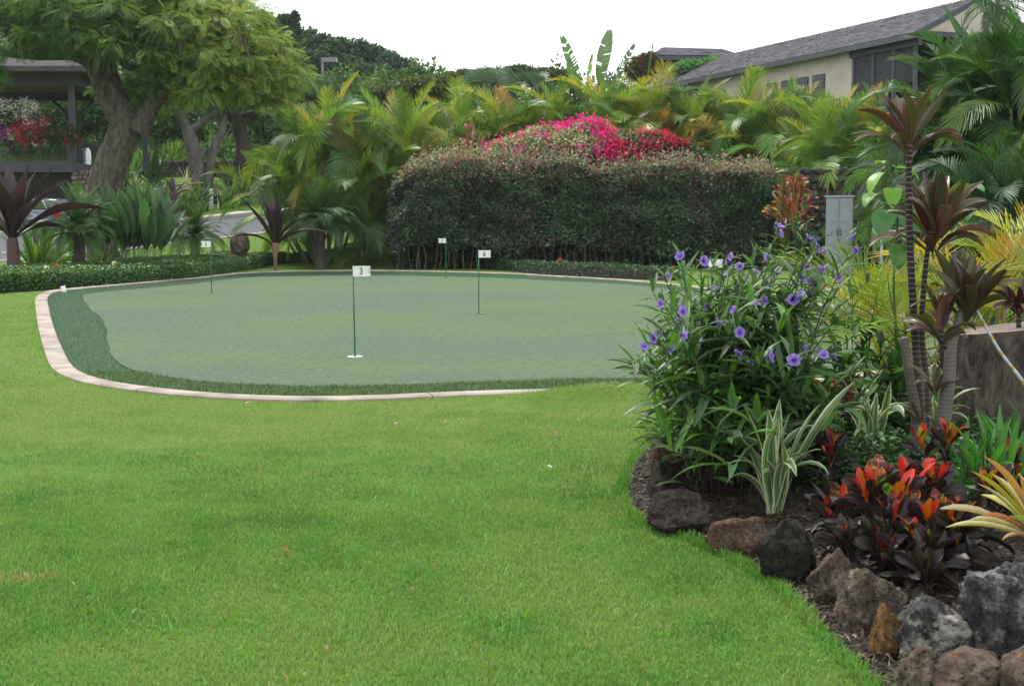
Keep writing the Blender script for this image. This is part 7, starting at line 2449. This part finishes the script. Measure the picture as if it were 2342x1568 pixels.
    me = box_mesh("pier_core", [(((px0 + px1) / 2 - gx, Y + .55 - gy, (gz - .6 + dz - .34) / 2 - gz), (px1 - px0 - .1, .9, dz - .34 - gz + .6))])
    obj("pier_core", me, solid("pier_mortar", (.10, .085, .07), .9, .2, 5, .3), st)
    z = gz - .4
    while z < dz - .4:
        h = rg.uniform(.16, .3); x = px0
        while x < px1 - .05:
            w = min(rg.uniform(.18, .4), px1 - x)
            obj("stone", LAVA[int(rg.integers(5))], None, st, M=Matrix.Translation((x + w / 2 - gx, Y + .1 - gy, z + h / 2 - gz)) @ Matrix.Diagonal((w * 1.02, .2, h * 1.05, 1)), color=tuple(np.array([.21, .16, .115]) * rg.uniform(.6, 1.35)))
            x += w
        z += h
    # dark stone wall behind the pier
    z = gz - .4
    st2 = bpy.data.objects.new("stone_panel", None); link(st2); st2.parent = root
    me = box_mesh("panel_core", [(((X(130) + X(172)) / 2 - gx, Y + 2.6 - gy, (gz + dz) / 2 - gz - .2), (X(172) - X(130), .3, dz - gz))])
    obj("panel_core", me, solid("panel_mortar", (.05, .05, .05), .9, .2, 5, .3), st2)
    while z < dz - .4:
        h = rg.uniform(.2, .32); x = X(130)
        while x < X(172) - .05:
            w = rg.uniform(.22, .42)
            obj("stone", LAVA[int(rg.integers(5))], None, st2, M=Matrix.Translation((x + w / 2 - gx, Y + 2.43 - gy, z + h / 2 - gz)) @ Matrix.Diagonal((w, .2, h, 1)), color=tuple(np.array([.085, .085, .08]) * rg.uniform(.5, 1.5)))
            x += w
        z += h
    # downpipe cable at the corner
    V, F = tube([[X(184) - gx, Y - .1 - gy, dz + .1 - gz], [X(190) - gx, Y - .12 - gy, dz - .6 - gz], [X(206) - gx, Y - .12 - gy, dz - 1.4 - gz]], [.02, .02, .02], 6)
    obj("cable", mesh("cable", V, F), wood, root)
    return dz, X, Y
DZ, PXF, PY = pavilion()

def rail_bougainvillea():
    Y = 63.75
    def c(x, y): return tuple(P(x, y, Y))
    blobs = [(c(-30, 300), (1.3, .45, 1.0)), (c(30, 275), (1.1, .45, .75)), (c(30, 315), (1.1, .45, .6)), (c(85, 305), (1.0, .4, .5)), (c(130, 305), (.8, .35, .45)), (c(95, 335), (.7, .3, .35)), (c(150, 330), (.6, .3, .35)), (c(55, 250), (.5, .3, .3))]
    zone = lambda p: (p[:, 0] / (p[:, 1]) * FOC * CP + PW / 2, 526 - (p[:, 2] - EYE) / p[:, 1] * FOC)
    def rule(p, rg):
        x, y = zone(p)
        n = len(p)
        x = x + rg.normal(0, 8, n); y = y + rg.normal(0, 6, n)
        col = np.tile([.58, .09, .05], (n, 1))
        col[rg.uniform(size=n) < .5] = [.66, .10, .26]
        pur = (x < 30) & (y > 280); col[pur] = [.52, .09, .50]
        red = x > 112; col[red] = [.42, .02, .06]
        wh = (y < 280) | (rg.uniform(size=n) < .16) | ((x < 60) & (y > 338)); col[wh & ~red] = [.75, .75, .72]
        dens = np.where(red, .18, .6) * (vnoise(p, 2.0, 3, 2) + .1)
        return dens, col
    flower_mound("bougainvillea_bush", "white, purple, orange and red bougainvillea spilling over the pavilion railing", Vector((P(50, 330, Y).x, Y, DZ)), blobs, 6500, 1000,
                 lambda p, rg: pick([[.03, .08, .02], [.05, .12, .025], [.02, .05, .016]], [3, 2, 2], len(p), rg), rule, .13, .075, 921, core=False)
rail_bougainvillea()

def porch_bag():
    Y = 66.0
    b = Vector((P(196, 360, Y).x, Y, DZ))
    root = thing("bag", "white and blue bundle with a dark top behind the deck railing", "bag", b)
    rg = np.random.default_rng(6)
    V, F = tube([[0, 0, 0], [0, 0, .3], [.02, 0, .62], [.03, 0, .75]], [.22, .24, .2, .12], 14, jitter=.08)
    obj("white_cover", mesh("white_cover", V, F), M_white, root)
    V, F = tube([[-.13, -.13, .05], [-.12, -.14, .4], [-.08, -.1, .6]], [.12, .13, .08], 10, jitter=.06)
    obj("blue_side", mesh("blue_side", V, F), solid("blue_cloth", (.05, .09, .32), .8), root)
    V, F = tube([[0, 0, .7], [-.02, 0, .95], [-.02, 0, 1.05]], [.12, .16, .1], 12, jitter=.08)
    obj("dark_top", mesh("dark_top", V, F), M_black, root)
porch_bag()

# dark car under the deck
def car():
    b = at(128, 59.0)
    yaw = R(128)       # nose pointing away and left
    root = thing("parked_car", "dark blue-grey sedan parked under the pavilion, rear towards the green", "car", b, None, 0)
    root.rotation_euler = (0, math.atan2(tz(b.x, b.y + 1) - tz(b.x, b.y - 1), 2) * 0, yaw)
    paint = solid("car_paint", (.045, .055, .085), .25, .6)
    glass = solid("car_glass", (.015, .018, .022), .08, .8)
    rubber = solid("tyre_rubber", (.015, .015, .015), .85)
    chrome = solid("bright_metal", (.6, .6, .6), .25, .6, metal=.8)
    red = solid("tail_light_red", (.45, .02, .015), .25, .6)
    # body side profile, x forward; rear at -2.25
    prof = [(-2.25, .45), (-2.28, .72), (-2.2, .95), (-1.55, 1.0), (-.95, 1.38), (-.3, 1.46), (.45, 1.42), (1.15, 1.02), (2.0, .88), (2.25, .7), (2.28, .42), (2.1, .25), (-2.1, .25)]
    low = [(-2.25, .45), (-2.28, .72), (-2.2, .95), (-1.55, 1.0), (1.15, 1.0), (2.0, .88), (2.25, .7), (2.28, .42), (2.1, .25), (-2.1, .25)]
    def shell(pr, w, inset=0.0, bev=.06):
        bm = bmesh.new()
        L = [bm.verts.new((x, -w / 2, z)) for x, z in pr]; Rr = [bm.verts.new((x, w / 2, z)) for x, z in pr]
        bm.faces.new(L); bm.faces.new(Rr[::-1])
        for i in range(len(pr)):
            j = (i + 1) % len(pr)
            bm.faces.new([L[i], Rr[i], Rr[j], L[j]])
        bmesh.ops.recalc_face_normals(bm, faces=bm.faces[:])
        bmesh.ops.bevel(bm, geom=bm.edges[:], offset=bev, segments=3, affect='EDGES')
        for f in bm.faces: f.smooth = True
        me = bpy.data.meshes.new("shell"); bm.to_mesh(me); bm.free()
        return me
    obj("body", shell(low, 1.78), paint, root)
    cab = [(-1.5, .98), (-.92, 1.40), (-.3, 1.47), (.45, 1.43), (1.12, 1.0)]
    cb = obj("cabin", shell(cab, 1.5, bev=.05), paint, root)
    # windows
    def quad(name, pts, m, par): return obj(name, mesh(name, pts, np.array([list(range(len(pts)))]), smooth_shade=False), m, par)
    quad("rear_window", [(-1.47, -.62, 1.05), (-1.47, .62, 1.05), (-.985, .55, 1.385), (-.985, -.55, 1.385)], glass, cb)
    quad("windscreen", [(1.10, -.62, 1.05), (1.10, .62, 1.05), (.56, .55, 1.41), (.56, -.55, 1.41)], glass, cb)
    for s in (-1, 1):
        quad("side_window", [(-1.28, s * .765, 1.04), (-.25, s * .765, 1.04), (-.25, s * .765, 1.4), (-.8, s * .765, 1.36)], glass, cb)
        quad("side_window", [(-.18, s * .765, 1.04), (.95, s * .765, 1.04), (.5, s * .765, 1.37), (-.18, s * .765, 1.4)], glass, cb)
        obj("tail_light", box_mesh("tail_light", [((-2.255, s * .70, .80), (.08, .28, .2))], .02), red, root)
        for x in (-1.35, 1.35):
            a = np.linspace(0, 2 * math.pi, 24, endpoint=False)
            V, F = tube([[x, s * .72, .32], [x, s * .9, .32]], [.32, .32], 20)
            w = obj("wheel", mesh("wheel", V, F), rubber, root)
            V, F = tube([[x, s * .87, .32], [x, s * .915, .32]], [.2, .19], 16)
            obj("rim", mesh("rim", V, F), chrome, w)
    obj("number_plate", box_mesh("number_plate", [((-2.3, 0, .72), (.02, .46, .13))]), M_white, root)
    obj("bumper", box_mesh("bumper", [((-2.27, 0, .45), (.14, 1.7, .2))], .04), paint, root)
    obj("boot_trim", box_mesh("boot_trim", [((-2.275, 0, .88), (.03, .9, .04))]), chrome, root)
car()

# grey utility cabinet, rail fence, orange croton by the hedge end
def cabinet():
    Y = 42
    g = at(1915, Y)
    root = thing("utility_cabinet", "pale grey two-door utility cabinet behind the flowering bush", "cabinet", g, None, R(-14))
    m = solid("cabinet_grey", (.25, .265, .30), .55, .35, 2, .1)
    h = P(1915, 452, Y).z - g.z
    w, d = .76, .55
    obj("body", box_mesh("body", [((0, 0, h / 2), (w, d, h))], .01), m, root)
    obj("top", box_mesh("top", [((0, 0, h + .03), (w + .08, d + .08, .06))], .01), m, root)
    for s in (-1, 1):
        dr = obj("door", box_mesh("door", [((s * w / 4, -d / 2 - .012, h / 2), (w / 2 - .03, .02, h - .08))], .004), m, root)
        for k in range(3):
            obj("panel", box_mesh("panel", [((s * w / 4, -d / 2 - .028, h * (.2 + .3 * k)), (w / 2 - .14, .012, h * .23))], .006), m, dr)
        obj("handle", box_mesh("handle", [((s * .04, -d / 2 - .04, h * .55), (.02, .03, .18))]), M_trim, dr)
cabinet()
def rail_fence():
    Y = 40
    g = at(2012, Y)
    root = thing("rail_fence", "grey metal post with rails and a brown board beside the stone wall", "fence", g)
    m = solid("galvanised", (.32, .34, .36), .5, .4)
    h = P(2012, 462, Y).z - g.z
    obj("post", box_mesh("post", [((0, 0, h / 2 - .05), (.07, .07, h + .1))]), m, root)
    obj("post", box_mesh("post", [((1.6, 0, h / 2 - .05), (.07, .07, h + .1))]), m, root)
    for z in (.35, .62):
        obj("rail", box_mesh("rail", [((.8, -.02, h * z), (1.53, .04, .05))]), m, root)
    obj("board", box_mesh("board", [((.25, -.06, h * .92), (.5, .03, .3))]), solid("brown_board", (.20, .10, .05), .7, .2, 6, .3), root)
rail_fence()
def orange_croton(label, x, ytop, ybase, Y, n, L, pal, seed, w=.5):
    rg = np.random.default_rng(seed)
    g = at(x, Y)
    root = thing("croton", label, "croton", g, "tall crotons by the hedge")
    h0, h1 = P(x, ybase, Y).z - g.z, P(x, ytop, Y).z - g.z
    for s in range(5):
        a = rg.uniform(0, 6.28)
        V, F = tube([[0, 0, -.05], [math.cos(a) * w * .4, math.sin(a) * w * .4, h1 * .5], [math.cos(a) * w * .6, math.sin(a) * w * .6, h1 * .85]], [.04, .03, .02], 6)
        obj("stem", mesh("stem", V, F, (.08, .06, .045)), M_stem, root)
    for i in range(n):
        a = rg.uniform(0, 6.28); z = rg.uniform(0, 1)
        r = w * math.sin(math.pi * (.2 + .7 * z)) * rg.uniform(.4, 1)
        M = Matrix.Translation((math.cos(a) * r, math.sin(a) * r, h0 + (h1 - h0 - L * .7) * z)) @ Matrix.Rotation(a + rg.uniform(-.7, .7), 4, 'Z') @ Matrix.Rotation(R(rg.uniform(-20, 20)), 4, 'Y') @ Matrix.Scale(L * rg.uniform(.7, 1.2), 4)
        c = pal[int(rg.integers(len(pal)))]
        obj("leaf", CROT[int(rg.integers(0, 5))], M_leaf, root, M=M, color=(*[q * rg.uniform(.7, 1.3) for q in c], 1))
orange_croton("orange and red croton bush at the right end of the tall hedge", 1806, 398, 540, 46.2, 230, .40, [(.36, .12, .02), (.28, .06, .02), (.20, .03, .03), (.38, .30, .16), (.14, .14, .03)], 931, .62)
orange_croton("tall reddish croton between the golden areca and the bougainvillea", 1078, 285, 380, 50.5, 70, .45, [(.24, .09, .05), (.10, .13, .03), (.16, .07, .03), (.34, .14, .11)], 932, .4)
orange_croton("small croton with orange tips poking out of the hedge top", 1205, 372, 400, 48.6, 24, .4, [(.36, .13, .05), (.16, .16, .04)], 933, .25)
leafy_shrub("dark green shrub right of the grey cabinet", 1990, 470, 43, .7, 160, 934, [.05, .14, .03], .5, base=at(1985, 43))
leafy_shrub("green shrub below the palms left of the grey cabinet", 1850, 470, 45, .8, 150, 935, [.035, .10, .03], .5, base=at(1850, 45))

# ------------------------------------------------------------------ fallen leaves on the lawn
FALL = [blade("leaf", 1, .5, 10, 25, lance, .2, 5, 3, .3, .3, 940), blade("leaf", 1, .22, 15, -10, lance, .3, 5, 3, .3, .6, 941)]
def fallen():
    for i, (x, y, s, k, c, lab) in enumerate([(900, 981, .055, 0, (.26, .06, .025), "reddish brown fallen leaf in the middle of the lawn below the kerb"), (1015, 975, .04, 0, (.32, .10, .03), "small orange fallen leaf right of the reddish one"),
        (662, 1278, .045, 0, (.38, .09, .03), "bright orange-red fallen leaf alone on the near lawn"), (986, 1077, .075, 1, (.30, .24, .22), "curled grey-pink fallen leaf at the lawn's centre"), (1248, 1078, .07, 1, (.34, .38, .28), "pale curled strip of leaf right of the lawn's centre"),
        (560, 932, .05, 0, (.26, .13, .05), "tan fallen leaf close to the kerb below flag 3"), (1270, 1003, .05, 0, (.28, .11, .05), "brown fallen leaf toward the flowering bush"), (1228, 953, .07, 1, (.36, .36, .30), "pale fallen leaf near the kerb right of centre"),
        (1330, 968, .06, 1, (.34, .36, .30), "pale thin fallen leaf near the bed's far end"), (8, 957, .05, 0, (.34, .10, .03), "orange fallen leaf at the left picture edge"), (1468, 958, .06, 0, (.26, .12, .07), "brown fallen leaf beside the flowering bush's foot"), (746, 1506, .045, 1, (.30, .15, .06), "small brown fallen leaf near the bottom edge")]):
        g = G(x, y)
        o = obj("fallen_leaf", FALL[k], M_leaf, None, M=Matrix.Translation(g + Vector((0, 0, .034))) @ Matrix.Rotation(i * 1.3, 4, 'Z') @ Matrix.Scale(s * 1.25, 4), color=(*c, 1))
        tag(o, lab, "leaf", "fallen leaves on the lawn")
fallen()

# ------------------------------------------------------------------ thin tropical haze
def build_haze():
    me = box_mesh("haze", [((0, 197, 14), (330, 466, 31))])
    m = bpy.data.materials.new("haze_air")
    m.use_nodes = True
    nt = m.node_tree
    nt.nodes.clear()
    out = nt.nodes.new("ShaderNodeOutputMaterial")
    v = nt.nodes.new("ShaderNodeVolumePrincipled")
    v.inputs["Color"].default_value = (0.93, 0.96, 1.0, 1)
    v.inputs["Density"].default_value = 0.0002
    v.inputs["Anisotropy"].default_value = 0.1
    nt.links.new(v.outputs[0], out.inputs["Volume"])
    o = obj("haze", me, m)
    tag(o, "thin pale haze in the air over the whole garden", "haze", kind="stuff")
build_haze()
